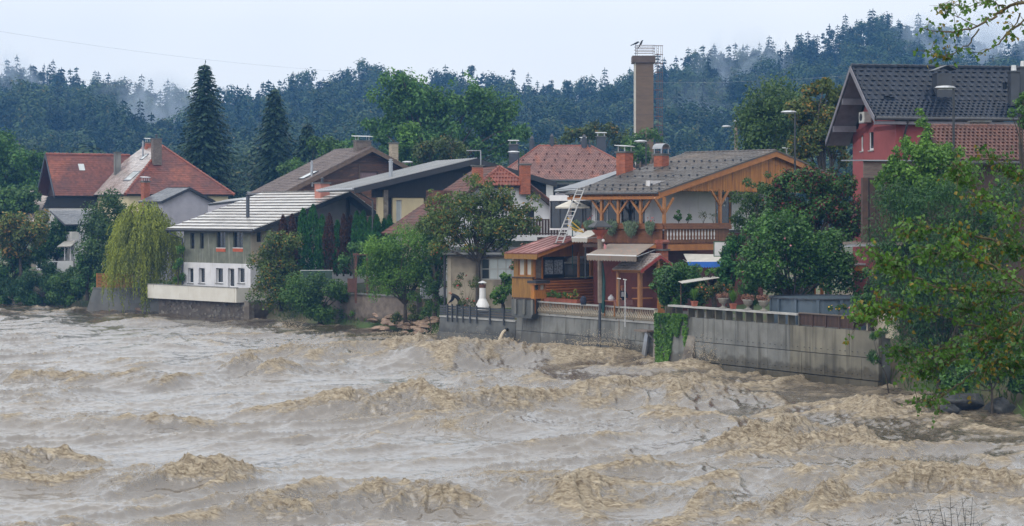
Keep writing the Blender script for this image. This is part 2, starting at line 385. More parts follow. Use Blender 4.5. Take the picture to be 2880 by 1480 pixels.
leafmat('leaf_forest', (.050,.082,.030), (.022,.042,.019), (.10,.10,.025), .03, .7, .15, .12, .45)
leafmat('leaf_spruce_far', (.020,.038,.024), (.008,.018,.013), None, 0, .7, .1, .15, .35)
leafmat('leaf_spruce', (.030,.060,.034), (.010,.022,.015), None, 0, .6, .12, .5)
leafmat('leaf_walnut', (.095,.18,.040), (.022,.062,.018), None, 0, .5, .3, .28)
leafmat('leaf_green', (.095,.165,.035), (.020,.052,.015), None, 0, .5, .3, .5)
leafmat('leaf_deep', (.088,.175,.038), (.014,.046,.014), None, 0, .42, .25, .6)
leafmat('leaf_bright', (.15,.25,.042), (.032,.085,.018), None, 0, .5, .35, .6)
leafmat('leaf_olive', (.10,.12,.030), (.030,.042,.014), (.24,.15,.03), .05, .5, .3, .5)
leafmat('leaf_cherry', (.135,.165,.040), (.036,.062,.018), (.34,.20,.03), .07, .5, .3, .6)
leafmat('leaf_maple', (.12,.13,.025), (.025,.045,.014), (.27,.165,.02), .14, .5, .3, .35)
leafmat('leaf_bush_yellow', (.15,.16,.035), (.03,.055,.016), (.36,.23,.05), .16, .5, .3, .4)
leafmat('leaf_willow', (.33,.31,.045), (.13,.14,.026), None, 0, .5, .35, .7)
leafmat('leaf_willow_green', (.062,.13,.040), (.013,.042,.018), None, 0, .45, .3, .45)
leafmat('leaf_thuja', (.040,.125,.026), (.010,.044,.014), None, 0, .6, .15, 1.2)
leafmat('leaf_thuja_red', (.085,.030,.022), (.030,.016,.011), None, 0, .6, .15, 1.2)
leafmat('leaf_berry', (.075,.14,.034), (.020,.05,.016), (.15,.032,.028), .18, .5, .25, .8)
leafmat('leaf_silver', (.20,.235,.19), (.08,.10,.08), None, 0, .7, .2, 2.0)
leafmat('leaf_birch', (.080,.125,.033), (.022,.048,.018), None, 0, .5, .3, .5)
leafmat('leaf_poplar', (.105,.185,.030), (.028,.080,.018), (.24,.18,.025), .09, .3, .4, .8)
leafmat('leaf_poplar_dark', (.060,.12,.022), (.022,.055,.016), None, 0, .3, .45, .8)
leafmat('grass', (.09,.15,.03), (.03,.06,.015), None, 0, .6, .3, .5)

# ------------------------------------------------------------------ noise
def pnoise(x, y, seed=0):
    """2D gradient noise, about -1..1"""
    xi = np.floor(x).astype(np.int64); yi = np.floor(y).astype(np.int64); xf = x - xi; yf = y - yi
    r = np.random.default_rng(seed); tab = r.random(4096) * 2 * np.pi; gx, gy = np.cos(tab), np.sin(tab)
    def g(ix, iy, fx, fy):
        h = ((ix * 374761393 + iy * 668265263 + seed * 97) ^ (ix * 1274126177)) ; h = (h ^ (h >> 13)) & 4095
        return gx[h] * fx + gy[h] * fy
    u = xf*xf*xf*(xf*(xf*6-15)+10); v = yf*yf*yf*(yf*(yf*6-15)+10)
    a = g(xi, yi, xf, yf); b = g(xi+1, yi, xf-1, yf); c = g(xi, yi+1, xf, yf-1); d = g(xi+1, yi+1, xf-1, yf-1)
    return 1.5 * ((a*(1-u)+b*u)*(1-v) + (c*(1-u)+d*u)*v)
def ridge(x, y, seed): return np.clip(1 - np.abs(pnoise(x, y, seed)) * 1.6, 0, 1)
def fbm(x, y, seed, o=4):
    s = 0; a = 1.0
    for i in range(o): s = s + a * pnoise(x * 2**i, y * 2**i, seed + i * 13); a *= .5
    return s

def unit(v): return v / np.maximum(np.linalg.norm(v, axis=1, keepdims=True), 1e-6)
# ------------------------------------------------------------------ shore line and ground
# (x, y, kind): kind 1 = retaining wall, 0 = sloping bank
SHORE = [(-420,640,0),(-150,305,0),(-80,214,0),(-46,171,0),(-38,166,0),(-31.5,160.5,0),(-28.2,157.0,1),(-19.8,148.8,1),(-18.6,146.4,0),
         (-15,141,0),(-8.5,134,0),(-5.2,126.2,0),(-4.5,124.6,1),(.3,118.6,1),(8.0,107.2,1),(7.9,102.2,1),(9.65,99.8,1),
         (16.95,87.8,1),(17.6,85,0),(20.5,76.5,0),(30,60,0),(52,36,0),(100,-10,0),(160,-70,0)]
def shore_dense(step=1.5):
    out = []
    for (x0, y0, k0), (x1, y1, k1) in zip(SHORE[:-1], SHORE[1:]):
        n = max(1, int(math.hypot(x1-x0, y1-y0) / step))
        if math.hypot(x1-x0, y1-y0) > 60: n = 10
        for i in range(n):
            t = i / n; out.append((x0+(x1-x0)*t, y0+(y1-y0)*t, 1 if (k0 and k1) else 0))
    out.append(SHORE[-1]); return out
SD = shore_dense()
INL = Vector((.56, .83))
def build_ground():
    prof = [(-3.0,-3.2,-3.2),(-.2,-1.2,-1.5),(.30,-.25,1.2),(.9,.15,1.62),(1.8,.75,1.68),(3,1.35,1.72),(5,1.8,1.8),(8,2.1,2.0),(14,2.3,2.25),(30,2.5,2.5),
            (60,2.7,2.7),(120,3,3),(300,3,3),(700,3,3),(1500,3,3),(3000,3,3)]
    vs = []; 
    for i, (x, y, k) in enumerate(SD):
        for j, (d, z0, z1) in enumerate(prof):
            X, Y = x + INL.x * d, y + INL.y * d
            z = z1 if k else z0
            w = min(1, max(0, d)/4) * .18 if not k else 0
            z += w * math.sin(X*1.3+Y*.7) * math.cos(Y*1.1-X*.4) + (.25*w/.18*math.sin(X*.31+2)*math.sin(Y*.23) if d < 200 else 0)
            vs.append((X, Y, z))
    m = len(prof); q = []
    for i in range(len(SD) - 1):
        for j in range(m - 1): q.append((i*m+j, i*m+j+1, (i+1)*m+j+1, (i+1)*m+j))
    me = npmesh('ground', vs, q, smooth=True); place('ground', me, 'soil', kind='structure')
build_ground()
# the camera's own bank, falling to the river
nb = MB(); edge = [(-260,-60),(-260,10),(-120,11),(-40,13),(0,15.5),(5,17),(8.6,25),(12.5,34),(17,37),(24,35),(60,5),(160,-75),(200,-120)]
top = [(x, y) for x, y in edge]
inner = [(-260,-90),(-250,0),(-118,3),(-39,6),(0,8),(4.5,9.5),(10.5,22),(14,29),(17,31),(22,29),(54,-4),(140,-90),(170,-150)]
vs = [(x, y, -1.6) for x, y in edge] + [(x*.5+a*.5, y*.5+b*.5, 2.6) for (x, y), (a, b) in zip(edge, inner)] + [(a, b, 4.6) for a, b in inner] + [(a*.2-20, -160, 5.2) for a, b in inner]
k = len(edge); q = []
for r in range(3):
    for i in range(k-1): q.append((r*k+i, r*k+i+1, (r+1)*k+i+1, (r+1)*k+i))
place('near_bank', npmesh('near_bank', vs, q, smooth=True), 'soil', kind='structure')


# ------------------------------------------------------------------ river
FL = np.array([.62, -.78]); FC = np.array([.78, .62])        # along and across the current
def wpt(px, py, z=0.0):
    Y = FPX * (CH - z) / (py - HY); return (px - CX) / FPX * Y, Y
# standing waves: px, py (foot of the crest), length across, breadth along, height, turn
BIG = [(1080,985,9,2.0,1.0,0),(1330,1010,9,2.4,1.25,.15),(1560,1000,6,1.8,.7,0),(840,1000,7,1.8,.9,-.1),(690,1040,5,1.5,.6,0),(1500,1120,9,2.2,1.05,.1),(1150,1140,9,2.0,.95,0),
       (960,1150,7,1.8,.7,0),(1340,1180,5,1.6,.75,0),(300,1335,6,1.7,1.05,-.05),(90,1290,4,1.5,.6,0),(1290,1385,8,1.8,1.15,-.1),(1480,1390,6,1.6,.95,.1),(760,1425,5.5,1.2,.95,.1),
       (1010,1400,4,1.2,.6,.1),(2160,1230,7,1.7,.85,0),(2520,1335,4.5,1.4,.95,0),(2720,1345,4.5,1.3,.75,0),(2210,1405,4.5,1.2,.65,0),(1690,1000,2.6,1.6,1.0,0),(1820,1460,5,1.2,.75,.1),
       (250,1060,6,1.6,.6,0),(420,1065,6,1.6,.55,0),(100,1060,5,1.4,.5,0),(800,912,2.2,1.4,.75,0),(2380,1240,6,1.5,.5,0),(1800,1120,6,1.6,.6,0),(1950,1035,3,1.4,.6,0),(2060,1110,5,1.5,.5,0),
       (560,1180,5,1.4,.45,0),(120,1180,5,1.3,.5,0),(1900,1320,5,1.3,.5,0),(2480,1150,4,1.2,.45,0),(420,905,5,1.5,.5,0),(1000,890,5,1.5,.5,0),(620,1330,4,1.2,.4,0),(2000,1400,4,1.2,.45,0)]
def river_fields(X, Y):
    wx = 1.6 * pnoise(X/9, Y/9, 41); wy = 1.6 * pnoise(X/9 + 7, Y/9, 42)
    a = (X + wx) * FL[0] + (Y + wy) * FL[1]; c = (X + wx) * FC[0] + (Y + wy) * FC[1]
    px = CX + X / Y * FPX
    T = .50 + .45 * fbm(X/21, Y/21, 5, 2) + .30 * np.exp(-((X - 1) / 15)**2 - ((Y - 92) / 20)**2) + .20 * np.clip((X + 2)/8, 0, 1)
    T = np.clip(T, .12, 1.15)
    big = np.zeros_like(X); tb = np.zeros_like(X)
    for (qx, qy, L, B, H, tw) in BIG:
        x0, y0 = wpt(qx, qy); dx, dy = X - x0, Y - y0
        ca, sa = math.cos(.67 - .45 + tw), math.sin(.67 - .45 + tw)
        lc = dx * ca + dy * sa; la = -dx * sa + dy * ca
        la = la + 0.9 * pnoise(lc/3.0, la/6 + qx, 77) * B * .5
        e = np.exp(-(lc/(L*.55))**2) 
        prof = np.where(la > 0, np.exp(-(la/(B*1.3))**2), np.exp(-(la/(B*.62))**2)) - .30 * np.exp(-((la + B*1.5)/(B*.9))**2)
        big += H * e * prof * min(1, max(.42, (y0-30)/62)); tb += .75 * e * np.exp(-((la + .15*B)/(B*.85))**2)
    Tt = np.clip(T + tb, 0, 1.6)
    n1 = ridge(a/10.5, c/21, 1)**2 * .55 + pnoise(a/15, c/24, 8) * .32
    n2 = ridge(a/3.7, c/8.5, 2)**2.6
    n3 = ridge(a/1.5, c/3.6, 3)**2.3
    n3b = ridge(a/.75 + 5, c/1.7, 13)**2
    n4 = ridge(X/.62, Y/.75, 4)**1.6
    n5 = ridge(X/.27, Y/.31, 6)
    n6 = pnoise(X/.12, Y/.13, 9)
    cm = np.clip(.60 + .9 * pnoise(X/7.5, Y/7.5, 51) + .5 * pnoise(X/3, Y/3, 52) + .15 * np.clip((X + 1)/8, 0, 1), 0, 1)
    patch = np.clip(.12 + .55 * pnoise(X/2.6, Y/2.6, 21) + .75 * pnoise(a/.9, c/2.2, 22) + 1.1 * (n2 - .42) + .75 * np.clip(tb, 0, 1), 0, 1)
    rough = np.clip(Tt - .40, 0, 1.1) * patch
    h = n1 * (.26 + .18*Tt) + n2 * (.20 + .26*Tt) * (.4 + .6*cm) + n3 * (.035 + .16*Tt*cm) + n3b * (.012 + .075*Tt*cm) + big * .58
    h = h + n4**1.5 * (.024 + .045*cm*Tt + .07*rough) + n5 * (.010 + .014*cm + .062*rough) + n6 * (.003 + .026*rough)
    foam = np.clip(.10 * np.clip((X - 1)/6, 0, 1) + rough * (.35 + .55*n4*n5 + .5*(n3-.4)) * 1.5 + np.clip(n2*(.4+.6*n3) - .36, 0, 1)*1.7*np.clip(Tt, .35, 1) + np.clip(n3*n3b - .42, 0, 1)*.9*cm, 0, 1)
    return h - .52 + .14 * np.clip((-X - 12)/10, 0, 1), foam, rough
sx = np.array([p[0] for p in SD]); sy = np.array([p[1] for p in SD])
def build_river():
    DY = .00165; DX = .00076
    ys = [41.0]
    while ys[-1] < 182: ys.append(ys[-1] * (1 + DY))
    ys = np.array(ys); us = np.arange(-.335, .305, DX)
    Ux, Yy = np.meshgrid(us, ys); X = Ux * Yy; Y = Yy.copy()
    # signed distance to the shore along the inland direction (approx.): water only where in front of it
    # parameter: project along INL on the polyline
    tcoord = X * INL.y - Y * INL.x; st = sx * INL.y - sy * INL.x; sd = sx * INL.x + sy * INL.y
    o = np.argsort(st); shore_d = np.interp(tcoord, st[o], sd[o]); dist = shore_d - (X * INL.x + Y * INL.y)   # >0 = water
    h, foam, rough = river_fields(X, Y)
    near = np.exp(-np.clip(dist, 0, 99) / 4.5) * np.clip((X + 3)/6, .25, 1)
    rip = .030 * ridge(X/.5, Y/.55, 61) * near + .018 * ridge(X/.22, Y/.25, 62) * near; h = h + rip; rough = np.clip(rough + .30 * near, 0, 1.2)
    damp = 1 - .45 * np.exp(-np.clip(dist - 0, 0, 99) / 4.0); h = h * damp - (1-damp) * .1
    foam = np.clip(foam + near * (.30 + .45 * pnoise(X/1.3, Y/1.6, 63)), 0, 1)
    # curl the churned crests towards the viewer
    ox = rough * (.05 * pnoise(X/.5, Y/.5, 31) + .06 * pnoise(X/.2, Y/.2, 33)); oy = rough * (.05 * pnoise(X/.5 + 9, Y/.5, 32) + .08 * pnoise(X/.2 + 3, Y/.2, 34))
    v = np.stack([X + ox, Y + oy, h], -1).reshape(-1, 3)
    ny_, nx_ = X.shape; idx = np.arange(ny_ * nx_).reshape(ny_, nx_)
    q = np.stack([idx[:-1, :-1], idx[:-1, 1:], idx[1:, 1:], idx[1:, :-1]], -1).reshape(-1, 4)
    ok = (dist[:-1, :-1] > -1.8).reshape(-1); q = q[ok]
    used = np.unique(q); remap = np.full(len(v), -1, np.int64); remap[used] = np.arange(len(used))
    return v[used], remap[q], foam.reshape(-1)[used], rough.reshape(-1)[used]
rv, rq, rf, rr_ = build_river()
print('river verts', len(rv), 'quads', len(rq))
rme = npmesh('river', rv, rq, smooth=True, attr={'foam': rf, 'churn': rr_})
m = bpy.data.materials.new('flood_water'); m.use_nodes = True; N = m.node_tree.nodes; L = m.node_tree.links
bs = N['Principled BSDF']; at = N.new('ShaderNodeAttribute'); at.attribute_name = 'foam'
tc = N.new('ShaderNodeTexCoord'); mp = N.new('ShaderNodeMapping'); mp.inputs['Rotation'].default_value = (0, 0, math.radians(52)); mp.inputs['Scale'].default_value = (.45, 1.7, 1)
L.new(tc.outputs['Object'], mp.inputs[0])
n1 = N.new('ShaderNodeTexNoise'); n1.inputs['Scale'].default_value = 6.5; n1.inputs['Detail'].default_value = 7; n1.inputs['Roughness'].default_value = .68; n1.inputs['Distortion'].default_value = .6
L.new(mp.outputs[0], n1.inputs['Vector'])
n2 = N.new('ShaderNodeTexNoise'); n2.inputs['Scale'].default_value = .35; n2.inputs['Detail'].default_value = 5; L.new(mp.outputs[0], n2.inputs['Vector'])
r1 = N.new('ShaderNodeValToRGB'); r1.color_ramp.elements[0].position = .3; r1.color_ramp.elements[1].position = .7
r1.color_ramp.elements[0].color = (.060, .041, .024, 1); r1.color_ramp.elements[1].color = (.10, .074, .047, 1); L.new(n2.outputs['Fac'], r1.inputs[0])
ff = N.new('ShaderNodeMath'); ff.operation = 'MULTIPLY_ADD'; ff.inputs[1].default_value = 1.9; ff.inputs[2].default_value = -.98; L.new(n1.outputs['Fac'], ff.inputs[0])
fa = N.new('ShaderNodeMath'); fa.operation = 'ADD'; L.new(at.outputs['Fac'], fa.inputs[0]); L.new(ff.outputs[0], fa.inputs[1])
fr = N.new('ShaderNodeMapRange'); fr.inputs[1].default_value = .12; fr.inputs[2].default_value = .75; L.new(fa.outputs[0], fr.inputs[0])
n3 = N.new('ShaderNodeTexNoise'); n3.inputs['Scale'].default_value = 5.5; n3.inputs['Detail'].default_value = 8; n3.inputs['Roughness'].default_value = .72; n3.inputs['Distortion'].default_value = 1.2; L.new(mp.outputs[0], n3.inputs['Vector'])
r3 = N.new('ShaderNodeValToRGB'); r3.color_ramp.elements[0].position = .40; r3.color_ramp.elements[1].position = .64
r3.color_ramp.elements[0].color = (.140, .103, .063, 1); r3.color_ramp.elements[1].color = (.49, .42, .31, 1); L.new(n3.outputs['Fac'], r3.inputs[0])
mx = N.new('ShaderNodeMix'); mx.data_type = 'RGBA'; L.new(r3.outputs[0], mx.inputs[7])
L.new(fr.outputs[0], mx.inputs[0]); L.new(r1.outputs[0], mx.inputs[6]); L.new(mx.outputs[2], bs.inputs['Base Color'])
rg = N.new('ShaderNodeMapRange'); rg.inputs[3].default_value = .20; rg.inputs[4].default_value = .55; L.new(fr.outputs[0], rg.inputs[0]); L.new(rg.outputs[0], bs.inputs['Roughness'])
bs.inputs['IOR'].default_value = 1.40; cwt = N.new('ShaderNodeMapRange'); cwt.inputs[3].default_value = 1.0; cwt.inputs[4].default_value = .06; L.new(fr.outputs[0], cwt.inputs[0]); L.new(cwt.outputs[0], bs.inputs['Coat Weight']); csp = N.new('ShaderNodeMapRange'); csp.inputs[3].default_value = 1.0; csp.inputs[4].default_value = .35; L.new(fr.outputs[0], csp.inputs[0]); L.new(csp.outputs[0], bs.inputs['Specular IOR Level']); bs.inputs['Coat Roughness'].default_value = .20; bs.inputs['Coat IOR'].default_value = 2.1
bp = N.new('ShaderNodeBump');  bp.inputs['Distance'].default_value = .10; L.new(n1.outputs['Fac'], bp.inputs['Height'])
ac = N.new('ShaderNodeAttribute'); ac.attribute_name = 'churn'; ms = N.new('ShaderNodeMapRange'); ms.inputs[2].default_value = .45; ms.inputs[3].default_value = .34; ms.inputs[4].default_value = .85
L.new(ac.outputs['Fac'], ms.inputs[0]); L.new(ms.outputs[0], bp.inputs['Strength'])
L.new(bp.outputs[0], bs.inputs['Normal'])
MATS['flood_water'] = m
river = place('river', rme, 'flood_water', kind='structure')
# the same river outside the view, calmer mesh, a little lower
v = []; q = []
far = MB()
o2 = npmesh('river_reach', [(-500,-30,-2.4),(-500,700,-2.4),(-14.4,43,-2.4),(-62,182,-2.4),(13,43,-2.4),(60,36,-2.4),(40,90,-2.4),(200,-160,-2.4),(-40,-40,-2.4),(-420,640,-2.4),(56,182,-2.4)],
            None, [(0, 2, 3), (0, 3, 1), (0, 8, 2), (8, 4, 2), (8, 7, 4), (7, 5, 4), (5, 6, 4)], attr={'foam': [.1]*11, 'churn': [.1]*11})
place('river_reach', o2, 'flood_water', kind='structure')

# spray thrown up by the standing waves: small clots of muddy water
def spray():
    r = np.random.default_rng(5); C = []; Sz = []
    spots = [(805,905,1.4,.9,320),(1955,1010,1.8,1.0,420),(2010,1025,1.4,1.5,520),(1700,985,2.6,.9,520),(1410,925,.9,.9,160),(860,985,3.6,1.0,420),(1060,960,3.0,.9,300),(1320,990,3.4,.8,300),
             (1280,1180,1.8,.8,260),(1500,1100,2.4,.7,240),(2500,1310,2.2,.9,360),(2700,1335,2.0,.6,220),(2200,1395,2.4,.6,240),(330,1325,2.4,.5,200),(1410,1350,2.4,.5,200),(1230,930,3.5,1.1,420),
             (2150,1225,3,.5,240),(760,1400,2,.4,160),(1250,1120,3,.6,220),(1870,1005,2.2,.9,260)]
    for px, py, w, hgt, n in spots:
        x0, y0 = wpt(px, py + 12)
        n = n * 2; u = r.normal(size=n) * w * .42; hh = r.random(n)**2.6 * hgt * np.exp(-(u/w)**2)
        x = x0 + u + hh * .35 * r.normal(size=n); y = y0 + r.normal(size=n) * .5
        z0, _, _ = river_fields(x, y); C.append(np.stack([x, y, z0 + .02 + hh], 1)); Sz.append(r.uniform(.011, .026, n) * (y0/85) * (1.2 - .6*hh/hgt))
    C = np.concatenate(C); s = np.concatenate(Sz); n = len(C)
    base = unit(np.array([(1,1,1),(-1,-1,1),(-1,1,-1),(1,-1,-1)], float))
    R = unit(r.normal(size=(n, 3))); st = r.uniform(.7, 2.0, n)
    v = base[None] * s[:, None, None] + np.einsum('nk,nd->nkd', base @ np.eye(3)[:, :1] @ np.ones((1, n)) if False else r.normal(size=(n, 4))*.5, R) * (s*st)[:, None, None] + C[:, None]
    f = np.array([(0,1,2),(0,3,1),(0,2,3),(1,3,2)]); f = (f[None] + 4 * np.arange(n)[:, None, None]).reshape(-1, 3)
    return v.reshape(-1, 3), f
v, f = spray()
mat('spray', (.60,.52,.40), (.48,.39,.27), 2, .5)
place('spray', npmesh('spray', v, None, f), 'spray', kind='stuff', label='muddy spray thrown up from the breaking flood waves', cat='spray')

# ------------------------------------------------------------------ hills
SKY_PX = [(-1200,150),(-600,190),(-200,215),(0,235),(120,225),(300,265),(420,290),(520,300),(640,300),(760,285),(900,270),(1050,255),(1200,250),(1330,250),(1480,275),
          (1640,275),(1760,262),(1900,215),(2000,190),(2100,180),(2180,165),(2280,160),(2360,110),(2440,90),(2540,85),(2620,120),(2720,150),(2880,160),(3300,60),(4000,20)]
def ridge_y(px): return float(np.interp(px, [a for a, b in SKY_PX], [b for a, b in SKY_PX]))
RY = 720.0
def hill_z(X, Y):
    px = CX + X / max(Y, 50) * FPX
    zr = CH + (HY - ridge_y(px) - 78) / FPX * RY
    t = (Y - 400) / (RY - 400)
    if t < 0: return 2.6
    if t < 1: s = t; zz = 2.6 + (zr - 2.6) * (s**.9)
    else: zz = zr - (t - 1) * 26
    return zz + 2.2 * math.sin(X*.031+Y*.017) * math.sin(Y*.041-X*.013) * min(1, t*2)
nx, ny = 90, 36
vs = []; 
for j in range(ny):
    Y = 380 + 620 * j / (ny - 1)
    for i in range(nx):
        X = (-.75 + 1.5 * i / (nx - 1)) * Y; vs.append((X, Y, hill_z(X, Y)))
q = [(j*nx+i, j*nx+i+1, (j+1)*nx+i+1, (j+1)*nx+i) for j in range(ny-1) for i in range(nx-1)]
place('hills', npmesh('hills', vs, q, smooth=True), 'hill_floor', kind='structure')

# ------------------------------------------------------------------ foliage makers (numpy)
def quads_from(c, a, b):
    """c centres, a/b half axes -> diamond-ish leaf quads"""
    n = len(c); v = np.empty((n, 4, 3), np.float32)
    v[:, 0] = c - a; v[:, 1] = c - b * .9 + a * .05; v[:, 2] = c + a; v[:, 3] = c + b * .9 + a * .05
    return v.reshape(-1, 3), np.arange(n*4, dtype=np.int32).reshape(n, 4)
def leaf_cloud(cen, rad, n, size, rng, shell=.62, up=.35, aspect=.62, hang=0.0, flat=1.0, nz=.55):
    """leaves round clump centres cen (k,3) with radii rad (k,), n leaves each clump in proportion to its surface"""
    cen = np.asarray(cen, float); rad = np.asarray(rad, float)
    w = rad**2 / np.sum(rad**2); idx = rng.choice(len(cen), size=n, p=w)
    d = unit(rng.normal(size=(n, 3))); r = rng.random(n)**(1/3.0); r = shell + (1 - shell) * r; r *= rng.uniform(.55, 1.12, n)
    p = cen[idx] + d * (rad[idx] * r)[:, None] * np.array([1, 1, flat])
    nrm = unit(d * .8 + rng.normal(size=(n, 3)) * nz + np.array([0, 0, up]))
    t = rng.normal(size=(n, 3)); t[:, 2] -= hang; a = unit(t - nrm * np.sum(t * nrm, 1, keepdims=True)); b = np.cross(nrm, a)
    s = size * rng.uniform(.6, 1.25, n)[:, None] * .5
    return quads_from(p, a * s, b * s * aspect)
def merge(parts):
    vs = []; qs = []; k = 0
    for v, q in parts: vs.append(v); qs.append(q + k); k += len(v)
    return np.concatenate(vs), np.concatenate(qs)
def clumps(rng, c, rx, ry, rz, k, rr, low=-.75, shape=1.0):
    """k clump centres through an ellipsoid, mostly near its skin, uneven"""
    out = []; rad = []
    while len(out) < k:
        d = unit(rng.normal(size=(1, 3)))[0]
        if d[2] < low: continue
        r = rng.random()**.42 * .84
        f = 1.0 - .28 * max(0, -d[2])
        out.append((c[0] + d[0]*rx*r*f, c[1] + d[1]*ry*r*f, c[2] + d[2]*rz*r)); rad.append(rr * rng.uniform(.6, 1.35) * (1.15 - .4*r))
    return np.array(out), np.array(rad)

def spruce_geo(rng, H, R, levels, nb, nq, size, droop=.32, bare=.06):
    c = []; a = []; b = []
    for i in range(levels):
        t = (i + rng.random()*.7) / levels; z = H * (bare + (1 - bare) * t)
        L0 = R * ((1 - t)**.72 * .95 + .04) * (1 if t > .12 else .85)
        k = max(4, int(nb * (1 - .55*t))); ph = rng.random() * 6.28
        for j in range(k):
            an = ph + 6.283 * j / k + rng.normal() * .22; L = L0 * rng.uniform(.62, 1.15)
            dx, dy = math.cos(an), math.sin(an)
            m = max(2, int(nq * (.35 + L / R)))
            for q in range(m):
                u = (q + .6 + rng.random()*.5) / m
                if u < .12: continue
                zz = z - droop * L * u**1.3 + .10 * L * max(0, u-.7) + rng.normal() * .05*size
                px, py = dx * L * u + rng.normal()*.15*size, dy * L * u + rng.normal()*.15*size
                s = size * (1.15 - .5*u) * rng.uniform(.7, 1.25)
                side = rng.choice((-1, 1)) * rng.uniform(.25, 1.0)
                tx, ty = dx - dy * side, dy + dx * side; l = math.hypot(tx, ty)
                ta = np.array([tx/l, ty/l, -.35 - .4*rng.random()]); c.append((px + ta[0]*s*.35, py + ta[1]*s*.35, zz - .18*s)); a.append(ta * s * .55)
                nn = np.array([-ty/l, tx/l, rng.normal()*.5]); b.append(nn * s * .30)
    # leader
    for q in range(8): c.append((rng.normal()*.05, rng.normal()*.05, H*(.955+.008*q))); a.append((0, 0, size*.5)); b.append((size*.12*(1 if q % 2 else 0), size*.12*(0 if q % 2 else 1), 0))
    return quads_from(np.array(c, float), np.array(a, float), np.array(b, float))

def limb(mb, p, q, r0, r1, rng, n=5, sag=.12, segs=4):
    p, q = Vector(p), Vector(q); L = (q - p).length; pts = []; rs = []
    o = Vector(rng.normal(size=3)) * L * sag
    for i in range(segs + 1):
        t = i / segs; pts.append(p.lerp(q, t) + o * (t * (1 - t)) * 1.6 + Vector((0, 0, L * .08 * math.sin(t * 3.14)))); rs.append(r0 + (r1 - r0) * t)
    mb.tube(pts, rs, n); return pts

# ------------------------------------------------------------------ forest on the hills
proto = bpy.data.collections.new("forest_prototypes")
def proto_obj(name, v, q, m, trunk):
    me = npmesh(name, v, q); me.materials.append(MATS[m]); me.materials.append(MATS['bark'])
    t = trunk; k = len(me.vertices)
    o = bpy.data.objects.new(name, me); proto.objects.link(o)
    return o
rng = np.random.default_rng(3)
def tube_np(pts, rads, n=5):
    m = MB(); m.tube(pts, rads, n); return m
def with_trunk(v, q, H, r):
    mb = MB(); mb.tube([(0, 0, -1), (0, 0, H*.5), (0, 0, H*.92)], [r, r*.65, r*.15], 5, cap=False)
    tv = np.array(mb.v, np.float32); tq = np.array(mb.f, np.int32)
    return merge([(v, q), (tv, tq)])
SPR = []
for i, (H, R) in enumerate(((19, 2.9), (16, 2.6), (22, 3.2))):
    v, q = spruce_geo(rng, H, R, 20, 9, 4, 1.25, .30, .08 + .1*i); v, q = with_trunk(v, q, H, .22)
    SPR.append(proto_obj('spruce_far', v, q, 'leaf_spruce_far', None))
BRD = []
for i, (H, R) in enumerate(((14, 4.2), (12, 3.6), (16, 4.6), (13, 3.2))):
    cc, rr = clumps(rng, (0, 0, H*.62), R, R, H*.40, 20, R*.40, -.9)
    v, q = leaf_cloud(cc, rr, 1700, .78, rng, .8, .35, nz=.22); v, q = with_trunk(v, q, H*.7, .25)
    BRD.append(proto_obj('broadleaf_far', v, q, 'leaf_forest', None))
PIN = []
for i, (H, R) in enumerate(((19, 2.8), (17, 2.4))):
    cc, rr = clumps(rng, (0, 0, H*.80), R, R, H*.20, 11, R*.42, -.9)
    v, q = leaf_cloud(cc, rr, 620, .6, rng, .6, .6, flat=.6); v, q = with_trunk(v, q, H*.95, .2)
    PIN.append(proto_obj('pine_far', v, q, 'leaf_spruce_far', None))
def far_ok(X, Y): return abs(X / Y) < .50
pts = []; kinds = []; scl = []
r2 = np.random.default_rng(11)
n_try = 0
while len(pts) < 4300 and n_try < 60000:
    n_try += 1
    Y = 395 + (r2.random()**.8) * 350; X = (r2.random()*2 - 1) * .42 * Y
    if Y > 700 and r2.random() < .3: continue
    t = (Y - 400) / 320
    cf = .5 + .5 * math.sin(X*.021 + 1.7) * math.cos(Y*.023 + X*.008)      # stands of conifer
    con = r2.random() < (.12 + .50 * cf + .30 * (t > .75))
    u = r2.random()
    kinds.append((int(u*3) if u < .8 else 7 + int(r2.random()*2)) if con else 3 + int(u*4))
    pts.append((X, Y, hill_z(X, Y) - .4)); scl.append(r2.uniform(.6, 1.05) if con else r2.uniform(.6, 1.45))
fm = npmesh('forest', pts, None, [(0, 1, 2)], attr={'kind': kinds, 'size': scl, 'turn': r2.random(len(pts)) * 6.283})
fm.clear_geometry(); fm.vertices.add(len(pts)); fm.vertices.foreach_set('co', np.array(pts, np.float32).ravel())
for nme, arr in (('tree_kind', kinds), ('tree_size', scl), ('tree_turn', r2.random(len(pts)) * 6.283)):
    at = fm.attributes.new(nme, 'FLOAT', 'POINT'); at.data.foreach_set('value', np.array(arr, np.float32))
forest = place('forest', fm, None, kind='stuff', label='misty wood of spruce and broadleaf trees covering the far hills', cat='forest')
ng = bpy.data.node_groups.new('scatter_trees', 'GeometryNodeTree')
ng.interface.new_socket('Geometry', in_out='INPUT', socket_type='NodeSocketGeometry'); ng.interface.new_socket('Geometry', in_out='OUTPUT', socket_type='NodeSocketGeometry')
gi = ng.nodes.new('NodeGroupInput'); go = ng.nodes.new('NodeGroupOutput')
iop = ng.nodes.new('GeometryNodeInstanceOnPoints'); iop.inputs['Pick Instance'].default_value = True
ci = ng.nodes.new('GeometryNodeCollectionInfo'); ci.inputs['Collection'].default_value = proto
ci.inputs['Separate Children'].default_value = True; ci.inputs['Reset Children'].default_value = True
def named(n):
    x = ng.nodes.new('GeometryNodeInputNamedAttribute'); x.data_type = 'FLOAT'; x.inputs['Name'].default_value = n; return x
